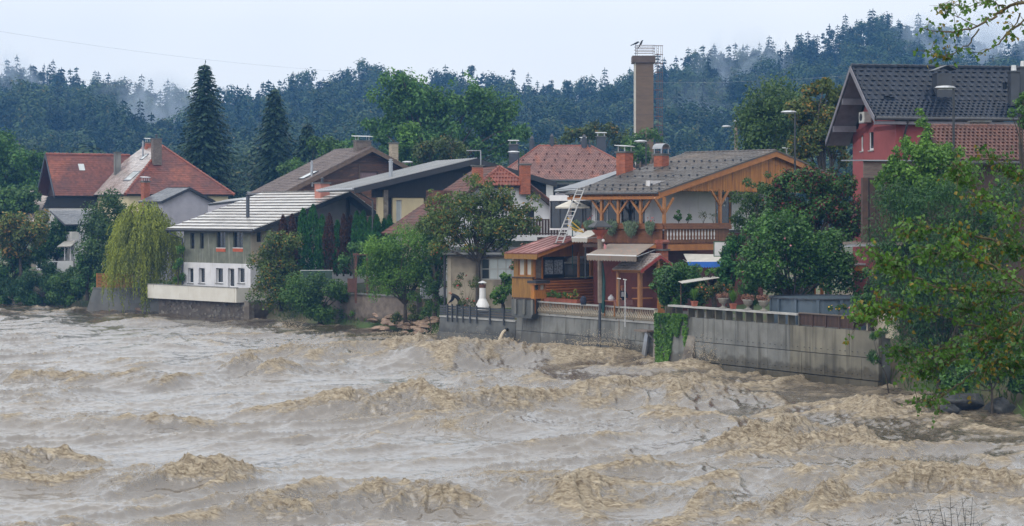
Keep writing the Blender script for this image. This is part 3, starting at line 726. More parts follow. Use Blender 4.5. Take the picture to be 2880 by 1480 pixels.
# Collection Info sorts children by name: broadleaf_far (4), pine_far (2), spruce_far (3)
a1 = named('tree_kind'); a2 = named('tree_size'); a3 = named('tree_turn')
cx = ng.nodes.new('ShaderNodeCombineXYZ'); ng.links.new(a3.outputs['Attribute'], cx.inputs['Z'])
ng.links.new(gi.outputs[0], iop.inputs['Points']); ng.links.new(ci.outputs[0], iop.inputs['Instance'])
ng.links.new(a1.outputs['Attribute'], iop.inputs['Instance Index']); ng.links.new(cx.outputs[0], iop.inputs['Rotation'])
ng.links.new(a2.outputs['Attribute'], iop.inputs['Scale']); ng.links.new(iop.outputs[0], go.inputs[0])
md = forest.modifiers.new('scatter', 'NODES'); md.node_group = ng
# kinds were numbered spruce 0-2, broadleaf 3-6, pine 7-8 -> collection order broadleaf 0-3, pine 4-5, spruce 6-8
remap = {0: 6, 1: 7, 2: 8, 3: 0, 4: 1, 5: 2, 6: 3, 7: 4, 8: 5}
fm.attributes['tree_kind'].data.foreach_set('value', np.array([remap[k] for k in kinds], np.float32))

# trees standing out on the skyline: (px, py of the tip, kind)
SKYT = [(48,152,'s'),(85,178,'s'),(124,178,'s'),(216,185,'s'),(350,212,'s'),(160,200,'b'),(280,215,'b'),(405,245,'b'),(646,250,'s'),(672,252,'s'),(692,246,'s'),(737,230,'s'),(785,222,'s'),(800,220,'s'),
        (822,240,'s'),(875,238,'s'),(912,226,'s'),(957,230,'s'),(978,222,'s'),(1034,200,'s'),(1060,192,'s'),(1087,196,'s'),(1258,205,'p'),(1282,208,'p'),(1333,182,'p'),(1352,205,'p'),(1380,222,'s'),(1442,190,'s'),
        (1473,230,'s'),(1547,224,'p'),(1592,226,'p'),(1634,215,'s'),(1690,215,'s'),(1772,187,'s'),(1888,190,'p'),(1924,190,'s'),(1955,142,'s'),(1992,148,'p'),(2025,142,'s'),(2055,155,'b'),(2090,122,'s'),(2136,116,'s'),
        (2175,128,'b'),(2220,150,'p'),(2280,110,'p'),(2320,92,'p'),(2345,82,'p'),(2440,50,'p'),(2475,60,'b'),(2520,72,'b'),(2560,85,'b'),(2640,120,'b'),(2720,100,'p'),(2790,130,'s')]
GR = 'trees standing out on the ridge'
for i, (px, py, kd) in enumerate(SKYT):
    src = {'s': SPR, 'b': BRD, 'p': PIN}[kd]; src = src[i % len(src)]
    Y = 700 + (i * 37) % 30; X = (px - CX) / FPX * Y; zb = hill_z(X, Y) - .5; tip = CH + (HY - py) / FPX * Y
    H = src.data.vertices[0].co.z; H = max(v.co.z for v in src.data.vertices)
    s = max(.55, min(1.6, (tip - zb) / H))
    o = bpy.data.objects.new({'s': 'spruce_tree', 'b': 'broadleaf_tree', 'p': 'pine_tree'}[kd], src.data); COL.objects.link(o)
    o.location = (X, Y, tip - H * s); o.scale = (s*.85, s*.85, s); o.rotation_euler = (0, 0, i * 1.7)
    tag(o, {'s': 'dark spruce with pointed tip on the far forest ridge skyline', 'b': 'round-headed broadleaf tree on the far forest ridge skyline',
            'p': 'pine with bare stem and ragged top on the far ridge skyline'}[kd], 'tree', {'s': 'spruces', 'b': 'broadleaf trees', 'p': 'pines'}[kd] + ' standing out on the ridge')

# ------------------------------------------------------------------ air
hz = bpy.data.materials.new('haze'); hz.use_nodes = True; N = hz.node_tree.nodes; N.remove(N['Principled BSDF'])
pv = N.new('ShaderNodeVolumePrincipled'); pv.inputs['Color'].default_value = (.17, .46, 1.0, 1); pv.inputs['Density'].default_value = .00036
pv.inputs['Anisotropy'].default_value = 0.0
hz.node_tree.links.new(pv.outputs[0], N['Material Output'].inputs['Volume']); MATS['haze'] = hz
b = MB(); b.box(-800, 800, -170, 1005, -4.5, 106); 
hazeo = b.build('haze', 'haze', kind='stuff', label='blue rain haze filling the valley air', cat='haze')


# ------------------------------------------------------------------ building helpers
def mY(c): return lambda a, b, d: (a, c + d, b)
def mX(c): return lambda a, b, d: (c + d, a, b)
def boxm(mb, m, a0, a1, b0, b1, d0, d1):
    return mb.add([m(a0,b0,d0), m(a1,b0,d0), m(a1,b0,d1), m(a0,b0,d1), m(a0,b1,d0), m(a1,b1,d0), m(a1,b1,d1), m(a0,b1,d1)],
                  [(3,2,1,0),(4,5,6,7),(0,1,5,4),(1,2,6,5),(2,3,7,6),(3,0,4,7)])
def window(par, m, h, inset=.12, fw=.07, fm='white_paint', gm='glass_dark', nx=1, nz=1, sill=None, name='window', label=None, curtain=None):
    a0, a1, b0, b1 = h; a0, a1 = min(a0, a1), max(a0, a1)
    f = MB(); d0, d1 = inset, inset + .06
    boxm(f, m, a0, a0+fw, b0, b1, d0, d1); boxm(f, m, a1-fw, a1, b0, b1, d0, d1)
    boxm(f, m, a0+fw, a1-fw, b0, b0+fw, d0, d1); boxm(f, m, a0+fw, a1-fw, b1-fw, b1, d0, d1)
    for i in range(1, nx):
        a = a0 + (a1-a0)*i/nx; boxm(f, m, a-fw*.4, a+fw*.4, b0+fw, b1-fw, d0+.002, d1-.002)
    for j in range(1, nz):
        b = b0 + (b1-b0)*j/nz; boxm(f, m, a0+fw, a1-fw, b-fw*.35, b+fw*.35, d0+.004, d1-.004)
    w = f.build(name, fm, par, label)
    for i in range(nx):
        g = MB(); x0 = a0 + fw + (a1-a0-2*fw)*i/nx; x1 = a0 + fw + (a1-a0-2*fw)*(i+1)/nx
        boxm(g, m, x0, x1, b0+fw, b1-fw, d0+.03, d0+.045); g.build('pane', gm if not isinstance(gm, (list, tuple)) else gm[i], w)
    if sill:
        s = MB(); boxm(s, m, a0-.05, a1+.05, b0-.06, b0-.003, -.06, inset); s.build('sill', sill, w)
    return w

def tiles(par, poly, du, dv, lip, mt, wave=0.0, single=False, name='tiles', jit=.012, seed=1, stagger=True, single_name='tile', over=.25):
    """lay overlapping tiles over a planar convex polygon whose first edge is the eave"""
    r = random.Random(seed); p = [Vector(q) for q in poly]; e = (p[1]-p[0]).normalized(); n = e.cross(p[2]-p[1]).normalized(); s = n.cross(e)
    uv = [((q-p[0]).dot(e), (q-p[0]).dot(s)) for q in p]; tmax = max(b for a, b in uv)
    cols = 4 if wave else 1
    prof = [wave * math.sin(2*math.pi*k/cols + .6) + wave for k in range(cols+1)]
    def geo(w, h, tilt=0.0):
        vs = []; fs = []; hh = h * (1 + over)
        for k in range(cols+1):
            x = w * k / cols; vs += [(x, 0, 0.0), (x, 0, lip + prof[k] + tilt*(k/cols-.5)), (x, hh, .012 + prof[k]*.9)]
        for k in range(cols):
            a = 3*k; b = 3*(k+1); fs += [(a, b, b+1, a+1), (a+1, b+1, b+2, a+2)]
        fs += [(0, 1, 2), (3*cols, 3*cols+2, 3*cols+1)]
        return vs, fs
    rows = max(1, round(tmax / dv)); dv = tmax / rows; mb = MB(); cnt = 0; shared = None; singles = []
    for j in range(rows):
        t0 = j * dv; tm = t0 + dv * .5; xs = []
        for k in range(len(uv)):
            (a0, b0), (a1, b1) = uv[k], uv[(k+1) % len(uv)]
            if (b0 - tm) * (b1 - tm) < 0: xs.append(a0 + (a1-a0) * (tm-b0)/(b1-b0))
        if len(xs) < 2: continue
        x0, x1 = min(xs), max(xs); off = (du*.5 if (j % 2 and stagger) else 0)
        cuts = [x0] + [x for x in [off + i*du for i in range(int((x0-off)//du)+1, int((x1-off)//du)+1)] if x0 + .02 < x < x1 - .02] + [x1]
        for a, b in zip(cuts[:-1], cuts[1:]):
            o = p[0] + e * a + s * t0 + n * (.004 + r.uniform(0, jit))
            full = abs((b-a) - du) < 1e-4
            if single and cnt < 300:
                if full:
                    if shared is None:
                        vs, fs = geo(du*.985, dv); mm = MB(); mm.add(vs, fs); shared = mm.mesh(single_name, False); shared.materials.append(MATS[mt])
                    me = shared
                else:
                    vs, fs = geo((b-a)*.985, dv); mm = MB(); mm.add(vs, fs); me = mm.mesh(single_name); me.materials.append(MATS[mt])
                rot = Matrix((e, s, n)).transposed().to_4x4() @ Matrix.Rotation(r.gauss(0, .006), 4, 'X')
                place(single_name, me, None, par, mw=Matrix.Translation(o) @ rot); cnt += 1
            else:
                vs, fs = geo((b-a)*.985, dv, r.uniform(-jit, jit)*.6)
                mb.add([o + e*x + s*y + n*z for x, y, z in vs], fs)
    if mb.v: mb.build(name, mt, par, kind='stuff')

def ridge_caps(par, a, b, r, mt, seg=.4, name='ridge'):
    a, b = Vector(a), Vector(b); L = (b-a).length; k = max(1, int(L/seg)); mb = MB()
    for i in range(k):
        p = a.lerp(b, i/k); q = a.lerp(b, (i+1.08)/k) - Vector((0, 0, r*.12)); mb.tube([p, q], [r, r*.88], 7)
    return mb.build(name, mt, par, kind='stuff', smooth=False)

def gable_roof(par, x0, xr, x1, y0, y1, z0, zr, z1, mt, du=.3, dv=.35, lip=.03, t=.16, trim='dark_trim', slabm='dark_trim', wave=0.0, single=False, seed=1, barge=.22,
               gut='gutter', ridge_m=None, stagger=True, back=True, name='roof', tname='tiles', far_barge=True):
    rf = MB().slab([(x0,y1,z0),(x0,y0,z0),(xr,y0,zr),(xr,y1,zr)], t).build(name, slabm, par)
    tiles(rf, [(x0,y1,z0),(x0,y0,z0),(xr,y0,zr),(xr,y1,zr)], du, dv, lip, mt, wave, single, seed=seed, stagger=stagger, name=tname)
    if back:
        rb = MB().slab([(x1,y0,z1),(x1,y1,z1),(xr,y1,zr),(xr,y0,zr)], t).build(name, slabm, par)
        tiles(rb, [(x1,y0,z1),(x1,y1,z1),(xr,y1,zr),(xr,y0,zr)], du, dv, lip, mt, wave, False, seed=seed+9, stagger=stagger, name=tname)
    bg_ = MB()
    for (xa, za, xb, zb) in ((x0, z0, xr, zr), (xr, zr, x1, z1)) if back else ((x0, z0, xr, zr),):
        for yy, sg in ((y0, -1),) + (((y1, 1),) if far_barge else ()):
            bg_.slab([(xa, yy, za+.02), (xb, yy, zb+.02), (xb, yy, zb-barge), (xa, yy, za-barge)], .05, (0, sg*.05, 0))
    bg_.build('bargeboard', trim, par)
    if ridge_m: ridge_caps(rf, (xr, y0, zr+.03), (xr, y1, zr+.03), .11, ridge_m)
    if gut:
        g = MB(); g.tube([(x0-.07, y1, z0-.05), (x0-.07, y0, z0-.05)], .075, 8); g.build('gutter', gut, par)
    return rf

def chimney(par, x, y, z0, z1, w, d, brick='brick', cap='slab', name='chimney', bl=.25, bh=.085, plain=None):
    st = MB(); st.box(x-w/2, x+w/2, y-d/2, y+d/2, z0, z1)
    c = st.build(name, plain or 'mortar', par)
    if not plain:
        b = MB(); rows = max(1, int((z1-z0)/bh)); r = random.Random(int(x*10+y*7))
        for j in range(rows):
            z = z0 + j*bh; off = (bl*.5 if j % 2 else 0)
            for (L, fn) in ((w, lambda a0, a1: (x-w/2+a0, x-w/2+a1, y-d/2-.012, y-d/2+.03)), (d, lambda a0, a1: (x-w/2-.012, x-w/2+.03, y-d/2+a0, y-d/2+a1)),
                            (w, lambda a0, a1: (x-w/2+a0, x-w/2+a1, y+d/2-.03, y+d/2+.012)), (d, lambda a0, a1: (x+w/2-.03, x+w/2+.012, y-d/2+a0, y-d/2+a1))):
                k = int((L+off)/bl)+1
                for i in range(k):
                    a0, a1 = max(0, i*bl-off), min(L, (i+1)*bl-off-.012)
                    if a1-a0 > .03: b.box(*fn(a0, a1), z+.005, z+bh-.008)
        b.build('bricks', brick, c, kind='stuff')
    k = MB(); k.box(x-w/2-.09, x+w/2+.09, y-d/2-.09, y+d/2+.09, z1, z1+.09); k.build('cap', 'concrete_dark', c)
    if cap == 'plate':
        h = MB()
        for sx_ in (-1, 1):
            for sy_ in (-1, 1): h.box(x+sx_*w*.38-.02, x+sx_*w*.38+.02, y+sy_*d*.38-.02, y+sy_*d*.38+.02, z1+.09, z1+.42)
        h.slab([(x-w*.62, y-d*.62, z1+.42), (x+w*.62, y-d*.62, z1+.42), (x+w*.62, y+d*.62, z1+.50), (x-w*.62, y+d*.62, z1+.50)], .05); h.build('cowl', 'steel_white', c)
    elif cap == 'roof':
        h = MB(); h.slab([(x-w*.7, y-d*.6, z1+.42), (x, y-d*.6, z1+.62), (x, y+d*.6, z1+.62), (x-w*.7, y+d*.6, z1+.42)], .03)
        h.slab([(x, y-d*.6, z1+.62), (x+w*.7, y-d*.6, z1+.42), (x+w*.7, y+d*.6, z1+.42), (x, y+d*.6, z1+.62)], .03)
        for sx_ in (-1, 1): h.box(x+sx_*w*.4-.02, x+sx_*w*.4+.02, y-.02, y+.02, z1+.09, z1+.48)
        h.build('cowl', 'zinc', c)
    elif cap == 'barrel':
        h = MB(); pts = []
        for k2 in range(9):
            an = math.pi * k2 / 8; pts.append((math.cos(an)*w*.62, math.sin(an)*.34))
        for (a, b_), (a2, b2) in zip(pts[:-1], pts[1:]):
            h.slab([(x+a, y-d*.6, z1+.38+b_), (x+a2, y-d*.6, z1+.38+b2), (x+a2, y+d*.6, z1+.38+b2), (x+a, y+d*.6, z1+.38+b_)], .03)
        for sx_ in (-1, 1):
            for sy_ in (-1, 1): h.box(x+sx_*w*.5-.025, x+sx_*w*.5+.025, y+sy_*d*.45-.025, y+sy_*d*.45+.025, z1+.09, z1+.42)
        h.build('cowl', 'zinc', c)
    elif cap == 'pot':
        h = MB(); h.lathe([(.11, 0), (.11, .3), (.16, .32), (.16, .36), (.05, .42)], (x, y, z1+.09), 10); h.build('cowl', 'lead_grey', c)
    return c

def flue(par, x, y, z0, z1, r=.1, mt='zinc', name='flue_pipe'):
    m = MB(); m.lathe([(r, z0), (r, z1-.25), (r*1.25, z1-.24), (r*1.25, z1-.16), (r*.7, z1-.15), (r*.7, z1-.05), (r*1.4, z1-.04), (r*.2, z1)], (x, y, 0), 10)
    return m.build(name, mt, par, smooth=False)
def pipe(par, pts, r, mt='gutter', name='downpipe'):
    return MB().tube(pts, r, 7).build(name, mt, par)
def rx(fr, a, b_, c, d, pl=0.0):
    p0 = fr.onx(a, c, pl); p1 = fr.onx(b_, d, pl); return (min(p0[0], p1[0]), max(p0[0], p1[0]), p1[1], p0[1])
def ry(fr, a, b_, c, d, pl=0.0):
    p0 = fr.ony(a, c, pl); p1 = fr.ony(b_, d, pl); return (min(p0[0], p1[0]), max(p0[0], p1[0]), p1[1], p0[1])

# ------------------------------------------------------------------ old farmhouse with red hipped roof (far left)
A = Fr(352, 185, 30)
HA = A.empty('farmhouse', 'large old farmhouse with steep red tiled hip roof at the far left', 'house')
xe = A.ony(660, 547)[0]; ze = A.ony(500, 547)[1]; ap = A.at(440, 412, 192)
yb = A.onx(264, 549, 0)[0]; L_ = yb + 5.5; xa = xe * .5; ya = xe * .46; zr = 14.75
rp = (xa, ya, zr); rq_ = (xa, L_ - ya*.75, zr); print('farm', yb, xe, ze)
rf = MB().slab([(0,0,ze),(xe,0,ze),rp], .15).build('roof', 'dark_trim', HA)
tiles(rf, [(0,0,ze),(xe,0,ze),rp], .26, .27, .03, 'tile_red', seed=2)
rs = MB().slab([(0,L_,ze),(0,0,ze),rp,rq_], .15).build('roof', 'dark_trim', HA)
tiles(rs, [(0,L_,ze),(0,0,ze),rp,rq_], .26, .27, .03, 'tile_wet_glare', seed=3)  # paler than the other red slopes: glare on this side put into the colour
rs2 = MB().slab([(xe,0,ze),(xe,L_,ze),rq_,rp], .15).build('roof', 'tile_red', HA)
rs3 = MB().slab([(xe,L_,ze),(0,L_,ze),rq_], .15).build('roof', 'tile_red', HA)
for a, b_ in (((0,0,ze), rp), ((xe,0,ze), rp), (rp, rq_)): ridge_caps(rf, a, b_, .17, 'tile_orange', .4)
MB().box(.5, xe-.5, .5, L_-.5, 2, ze-.16).build('wall', 'cream_render', HA)
# wing to the left
zw = A.at(240, 436, 197).z; we = A.ony(200, 551, yb)[1]
xl = A.ony(155, 551, yb)[0]; yt = yb + 3.2; yk = yb + 6.4
rw = MB().slab([(xl,yb,we),(xa*.2,yb,we),(xa*.9,yt,zw),(xl-.15,yt,zw)], .15).build('roof', 'dark_trim', HA)
tiles(rw, [(xl,yb,we),(xa*.2,yb,we),(xa*.9,yt,zw),(xl,yt,zw)], .26, .27, .03, 'tile_red', seed=4)
MB().slab([(xa*.2,yk,we),(xl,yk,we),(xl,yt,zw),(xa*.9,yt,zw)], .15).build('roof', 'tile_red', HA)
ridge_caps(rw, (xl,yt,zw), (xa*.85,yt,zw), .17, 'tile_orange', .4)
g = MB()
for (yy, y2) in ((yb, yt), (yk, yt)): g.slab([(xl-.05,yy,we+.05),(xl-.05,y2,zw+.05),(xl-.05,y2,zw-.25),(xl-.05,yy,we-.25)], .06, (-.06,0,0))
g.build('bargeboard', 'lead_grey', HA)
MB().slab([(xl+1.0,yb+.3,we),(xl+1.0,yt,zw-.2),(xl+1.0,yk-.3,we)], .12, (.12,0,0)).build('gable_boards', 'dark_brown', HA)
zb1 = A.ony(200, 586, yb+.5)[1]; wl = A.ony(137, 600, yb+.5)[0]
m = MB(); hl = []
for (a, b_, c, d) in ((153,165,606,632),(174,181,606,632),(225,248,603,613)):
    p0 = A.ony(a, c, yb+.5); p1 = A.ony(b_, d, yb+.5); hl.append((p0[0], p1[0], p1[1], p0[1]))
m.wall(mY(yb+.5), wl, .6, 2.0, zb1, hl, .15, 4.4); m.build('wall', 'white_render', HA)
for h in hl: window(HA, mY(yb+.5), h, .1, .05, 'white_paint')
MB().box(wl-.03, .6, yb+.47, yb+4.6, zb1, we-.1).build('band', 'black_wood', HA)
MB().slab([A.at(30,628,190), A.at(96,642,188), (wl-.2, yb+.4, A.ony(137,556,yb+.4)[1]), (wl-.9, yb+4, A.ony(92,553,yb+4)[1])], .12).build('lean_to_roof', 'dark_trim', HA)
lt = [A.at(30,628,190), A.at(96,642,188)]; lt = [lt[0], lt[1], Vector((wl-.2, yb+.4, A.ony(137,556,yb+.4)[1])), Vector((wl-.9, yb+4, A.ony(92,553,yb+4)[1]))]
lr = [c for c in HA.children if c.name.startswith('lean_to')][0]
nrm = (lt[1]-lt[0]).cross(lt[2]-lt[1]).normalized(); lt[3] = lt[3] - nrm * (lt[3]-lt[0]).dot(nrm)
tiles(lr, [q + nrm*.02 for q in lt], .3, .34, .03, 'shingle', seed=6, jit=.03)
chimney(HA, A.at(330,478,195).x, A.at(330,478,195).y, 10.8, A.at(330,430,195).z, .6, .5, plain='concrete', cap='none')
pk = A.at(440,425,190); chimney(HA, pk.x, pk.y, pk.z-1.4, A.at(440,392,190).z, .85, .7, 'brick_dark', 'pot')
pk = A.at(418,420,196); chimney(HA, pk.x, pk.y, pk.z-1.2, A.at(418,402,196).z, .6, .6, 'brick', 'plate')
pk = A.at(402,430,194); flue(HA, pk.x, pk.y, pk.z-.8, A.at(402,396,194).z, .09)
s = MB().slab([(.95,1.6,0),(.95,3.3,0),(2.05,3.3,0),(2.05,1.6,0)], .06)
def on_left(x): return ze + (zr-ze) * x / xa
for nm, (xa0, xa1, ya0, ya1) in (('skylight', (1.5,2.6,3.0,5.2)), ('skylight', (4.0,4.7,6.6,7.6))):
    f = MB().slab([(xa0,ya1,on_left(xa0)+.09),(xa0,ya0,on_left(xa0)+.09),(xa1,ya0,on_left(xa1)+.09),(xa1,ya1,on_left(xa1)+.09)], .1).build(nm, 'lead_grey', HA)
    MB().slab([(xa0+.1,ya1-.12,on_left(xa0+.1)+.095),(xa0+.1,ya0+.12,on_left(xa0+.1)+.095),(xa1-.1,ya0+.12,on_left(xa1-.1)+.095),(xa1-.1,ya1-.12,on_left(xa1-.1)+.095)], .005).build('pane', 'glass_pale', f)
def on_w(y): return we + (zw-we) * (y-yb)/(yt-yb)
x_ = A.ony(235,450,yb+1.5)[0]
MB().slab([(x_-.3,yb+1.9,on_w(yb+1.9)+.1),(x_+.3,yb+1.9,on_w(yb+1.9)+.1),(x_+.3,yb+2.4,on_w(yb+2.4)+.1),(x_-.3,yb+2.4,on_w(yb+2.4)+.1)], .1).build('skylight', 'glass_pale', HA)

# ------------------------------------------------------------------ grey annex with gable, brick stove chimney
B = Fr(462, 172, 45)
HB = B.empty('annex_house', 'low lilac-grey rendered house with shallow grey gable roof behind the willow', 'house')
apx = B.ony(535, 528, -.3); le = B.ony(455, 566, -.3); re_ = B.ony(606, 566, -.3); yl = B.onx(392, 566, le[0])[0]
gable_roof(HB, le[0], apx[0], re_[0], -.3, yl, le[1], apx[1], re_[1], 'slate', .3, .3, .03, .14)
MB().slab([(le[0]+.3,0,2),(re_[0]-.2,0,2),(re_[0]-.2,0,re_[1]-.1),(apx[0],0,apx[1]-.2),(le[0]+.3,0,le[1])], .2, (0,.2,0)).build('wall', 'lilac_render', HB)
MB().box(le[0]+.3, le[0]+.5, .2, yl-.2, 2, le[1]-.05).build('wall', 'lilac_render', HB)
pk = B.at(409, 545, 175); cc = chimney(HB, pk.x, pk.y, pk.z-1.2, B.at(409,512,175).z, .62, .5, 'brick', 'plate')

# small white house below it, canopy and balcony
C = Fr(207, 170, 40)
HC = C.empty('river_cottage', 'small white cottage with grey lean-to roof and white balcony wall above left bushes', 'house')
zt = C.ony(215,652)[1]; x1_ = 3.2
MB().box(0, x1_, 0, 4, 1.5, zt).build('wall', 'white_render', HC)
rr = [C.ony(184,632,-.6), C.ony(262,634,-.6)]
rfc = [(rr[0][0], -.6, rr[0][1]), (x1_+.3, -.6, rr[0][1]), (x1_+.3, 3.0, rr[0][1]+1.25), (rr[0][0]+.3, 3.0, rr[0][1]+1.25)]
r_ = MB().slab(rfc, .14).build('roof', 'dark_trim', HC); tiles(r_, rfc, .3, .3, .03, 'slate', seed=8)
cp = [C.at(160,694,168.5), C.at(200,692,167.5), C.at(216,676,170), C.at(182,678,171)]
MB().slab(cp, .06).build('canopy', 'awning_pale', HC)
for px in (182, 198, 212): MB().tube([C.at(px,690,168.6), C.at(px,733,168.6)], .05, 6).build('post', 'white_paint', HC)
b0 = C.ony(134,735,-1.5); b1 = C.ony(206,735,-1.5); bz = C.ony(170,768,-1.5)[1]
MB().box(b0[0], b1[0], -1.5, -1.35, bz, b0[1]).build('balcony_wall', 'white_paint', HC)
MB().box(b1[0]+.002, b1[0]+.16, -1.48, .5, bz, b0[1]-.01).build('balcony_wall', 'concrete', HC)
MB().box(b0[0]+.1, b1[0], -1.3, 1.0, bz-.3, bz-.05).build('slab', 'concrete', HC)
for k in (0, 1):
    x_ = b0[0]+.35+k*.42; MB().slab([(x_-.15,-1.505,b0[1]-.08),(x_+.17,-1.505,b0[1]-.08),(x_+.03,-1.505,b0[1]-.62)], .012, (0,-.012,0)).build('triangle_mark', 'anthracite', HC)
ac = MB(); p_ = C.at(209,655,168.7); ac.box(p_.x-.35, p_.x+.35, p_.y-.15, p_.y+.2, p_.z-.55, p_.z+.1); ac.build('air_conditioner', 'ac_white', HC)

# slatted orange fence on a concrete bank wall
Fn = Fr(272, 160, -14)
fe = Fn.empty('slat_fence', 'orange horizontal slat fence on the low concrete wall left of the willow', 'fence')
fx1 = Fn.ony(372,780)[0]; fz0 = Fn.ony(300,807)[1]; fz1 = Fn.ony(300,771)[1]; ns = 10
for k in range(ns):
    z = fz0 + (fz1-fz0)*k/(ns-1); MB().box(0, fx1, -.02, .01, z-.03, z+.03).build('slat', 'orange_beam', fe)
for k in range(6): x_ = fx1*k/5; MB().box(x_-.04, x_+.04, .012, .08, fz0-.15, fz1+.06).build('post', 'orange_beam', fe)
bw = Fn.empty('bank_wall', 'stained concrete bank wall below the orange slat fence', 'wall')
MB().slab([(-.8,-.55,-.6),(fx1+3.6,-.55,-.6),(fx1+3.6,-.1,fz0-.16),(-.3,-.1,fz0-.16)], .5, (0,.5,0)).build('wall_face', 'concrete_dark', bw)
MB().box(-.35, fx1+3.6, -.14, .3, fz0-.155, fz0-.06).build('coping', 'concrete', bw)

# ------------------------------------------------------------------ white-roofed house over the river
D = Fr(705, 148, 45)
HD = D.empty('riverside_house', 'half-rendered house with pale tiled roof and white terrace overhanging the river', 'house')
ye0 = D.onx(712, 645, -.6)[0]; ye1, zeD = D.onx(470, 645, -.6); apD = D.ony(985, 540, ye0); feD = D.ony(1066, 602, ye0)
gable_roof(HD, -.6, apD[0], feD[0], ye0, ye1, zeD, apD[1], feD[1], 'tile_white_glare', .55, .80, .11, .18, 'dark_trim', seed=12, barge=.32, ridge_m='tile_grey')
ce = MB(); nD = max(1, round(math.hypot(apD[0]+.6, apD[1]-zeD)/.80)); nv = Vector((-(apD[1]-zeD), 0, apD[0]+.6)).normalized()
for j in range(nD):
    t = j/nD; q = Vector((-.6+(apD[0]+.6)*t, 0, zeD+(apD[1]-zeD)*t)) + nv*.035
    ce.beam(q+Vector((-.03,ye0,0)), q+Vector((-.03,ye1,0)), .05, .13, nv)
ce.build('course_shadows', 'tile_grey', [c for c in HD.children if c.name.startswith('roof')][0], kind='stuff')  # dark strips paint in the shadow lines between the courses
yL = D.onx(517, 700)[0]; zm = D.onx(600, 740)[1]; zf = 1.9
up = [rx(D,535,547,656,700), rx(D,562,573,656,700), rx(D,609,634,652,697), rx(D,656,683,652,697)]
m = MB(); m.wall(mX(0), .003, yL, zm, zeD-.05, up, .22, .3); m.build('upper_wall', 'grey_render', HD, 'bare grey-green cement upper storey')
for i, h in enumerate(up): window(HD, mX(0), h, .16, .05, 'dark_trim', 'glass_dark', 2 if i > 1 else 1)
for h in up[2:]: MB().box(-.03, .0, h[0]-.02, h[1]+.02, h[2]-.32, h[2]-.06).build('brick_sill', 'red_brick_sill', HD)
for h in up[2:]: MB().box(-.035, .0, h[0]-.03, h[1]+.03, h[2]-.058, h[2]).build('sill', 'white_paint', HD)
lo = [rx(D,528,544,754,797,-.06), rx(D,559,576,754,797,-.06), rx(D,607,627,754,797,-.06), rx(D,669,688,754,797,-.06)]
dr = rx(D,641,659,755,808,-.06); dr = (dr[0], dr[1], max(zf, dr[2]), dr[3])
m = MB(); m.wall(mX(-.06), -.06, yL+.06, zf-.6, zm, lo + [dr], .28, .3); m.build('lower_wall', 'white_render', HD, 'white rendered lower storey')
for h in lo: window(HD, mX(-.06), h, .2, .06, 'white_paint', 'glass_dark', 1, 1, 'concrete')
dw = window(HD, mX(-.06), dr, .2, .07, 'white_paint', 'glass_dark', 1, 1, name='door')
MB().box(.18, .2, dr[0]+.12, dr[0]+.16, zf+1.0, zf+1.15).build('handle', 'zinc', dw)
gw = ry(D,722,736,654,681)
m = MB(); m.wall(mY(0), .003, feD[0]-.6, zm, zeD-.1, [gw], .18, .3); m.build('side_wall', 'beige_light', HD)
window(HD, mY(0), gw, .14, .05, 'dark_trim')
MB().slab([(.003,.02,zeD-.12),(feD[0]-.6,.02,zeD-.12),(feD[0]-.6,.02,feD[1]-.1),(apD[0],.02,apD[1]-.22)], .25, (0,.25,0)).build('gable_wall', 'lilac_render', HD)
MB().box(-.05, feD[0]-.6, -.05, .25, .5, zm-.003).build('side_wall', 'white_render', HD)
for x_ in (4.6, 9.8): MB().box(x_-.12, x_+.12, -.15, .02, zeD-.8, zeD + (apD[1]-zeD)*min(1, x_/apD[0])-.3).build('gable_post', 'dark_brown', HD)
tl = D.onx(415, 825, -1.55)[0]; tz0 = D.onx(560, 846, -1.55)[1]; tz1 = D.onx(560, 806, -1.55)[1]
MB().box(-1.55, -1.40, -.25, tl, tz0, tz1).build('terrace_wall', 'parapet', HD)
MB().box(-1.398, 1.4, -.25, -.10, tz0, tz1-.003).build('terrace_wall', 'parapet', HD)
MB().box(-1.398, -.06, tl-.15, tl, tz0, tz1-.003).build('terrace_wall', 'parapet', HD)
MB().box(-1.58, -1.37, -.28, tl+.03, tz1+.002, tz1+.05).build('coping', 'concrete', HD)
MB().box(-1.395, 1.0, -.098, tl-.16, tz0+.05, tz0+.3).build('terrace_slab', 'concrete', HD)
MB().box(-.75, 2.2, -.35, tl-.4, -1.2, tz0-.002).build('foundation', 'rubble', HD)
st = MB(); r = random.Random(4)
for k in range(120):
    a = r.uniform(-.3, tl-.6); z = r.uniform(-.4, tz0-.15); w_ = r.uniform(.14, .36)
    st.add([(-.75-r.uniform(.02,.07), a+dx, z+dz) for dx, dz in ((-w_/2,-w_*.3),(w_*.45,-w_*.34),(w_/2,w_*.28),(-w_*.4,w_*.33))] + [(-.74, a+dx*1.15, z+dz*1.15) for dx, dz in ((-w_/2,-w_*.3),(w_*.45,-w_*.34),(w_/2,w_*.28),(-w_*.4,w_*.33))],
           [(3,2,1,0),(0,1,5,4),(1,2,6,5),(2,3,7,6),(3,0,4,7)])
st.build('stones', 'stone', HD, kind='stuff')
MB().box(-.9, -.4, -1.0, -.36, -1, tz0+.1).build('buttress', 'stone', HD)
q = D.at(906, 560, 154); chimney(HD, q.x, q.y, q.z-1.6, D.at(906,517,154).z, .95, .75, plain='render_pink', cap='pot')
q = D.at(697, 590, 152); flue(HD, q.x, q.y, q.z-.6, D.at(697,546,152).z, .15, 'lead_grey')
yd = D.onx(513, 700, -.15)[0]
pipe(HD, [(-.65, ye1-.4, zeD-.1), (-.65, ye1-.5, zeD-.35), (-.15, yd, zeD-.75), (-.15, yd, tz1)], .06)

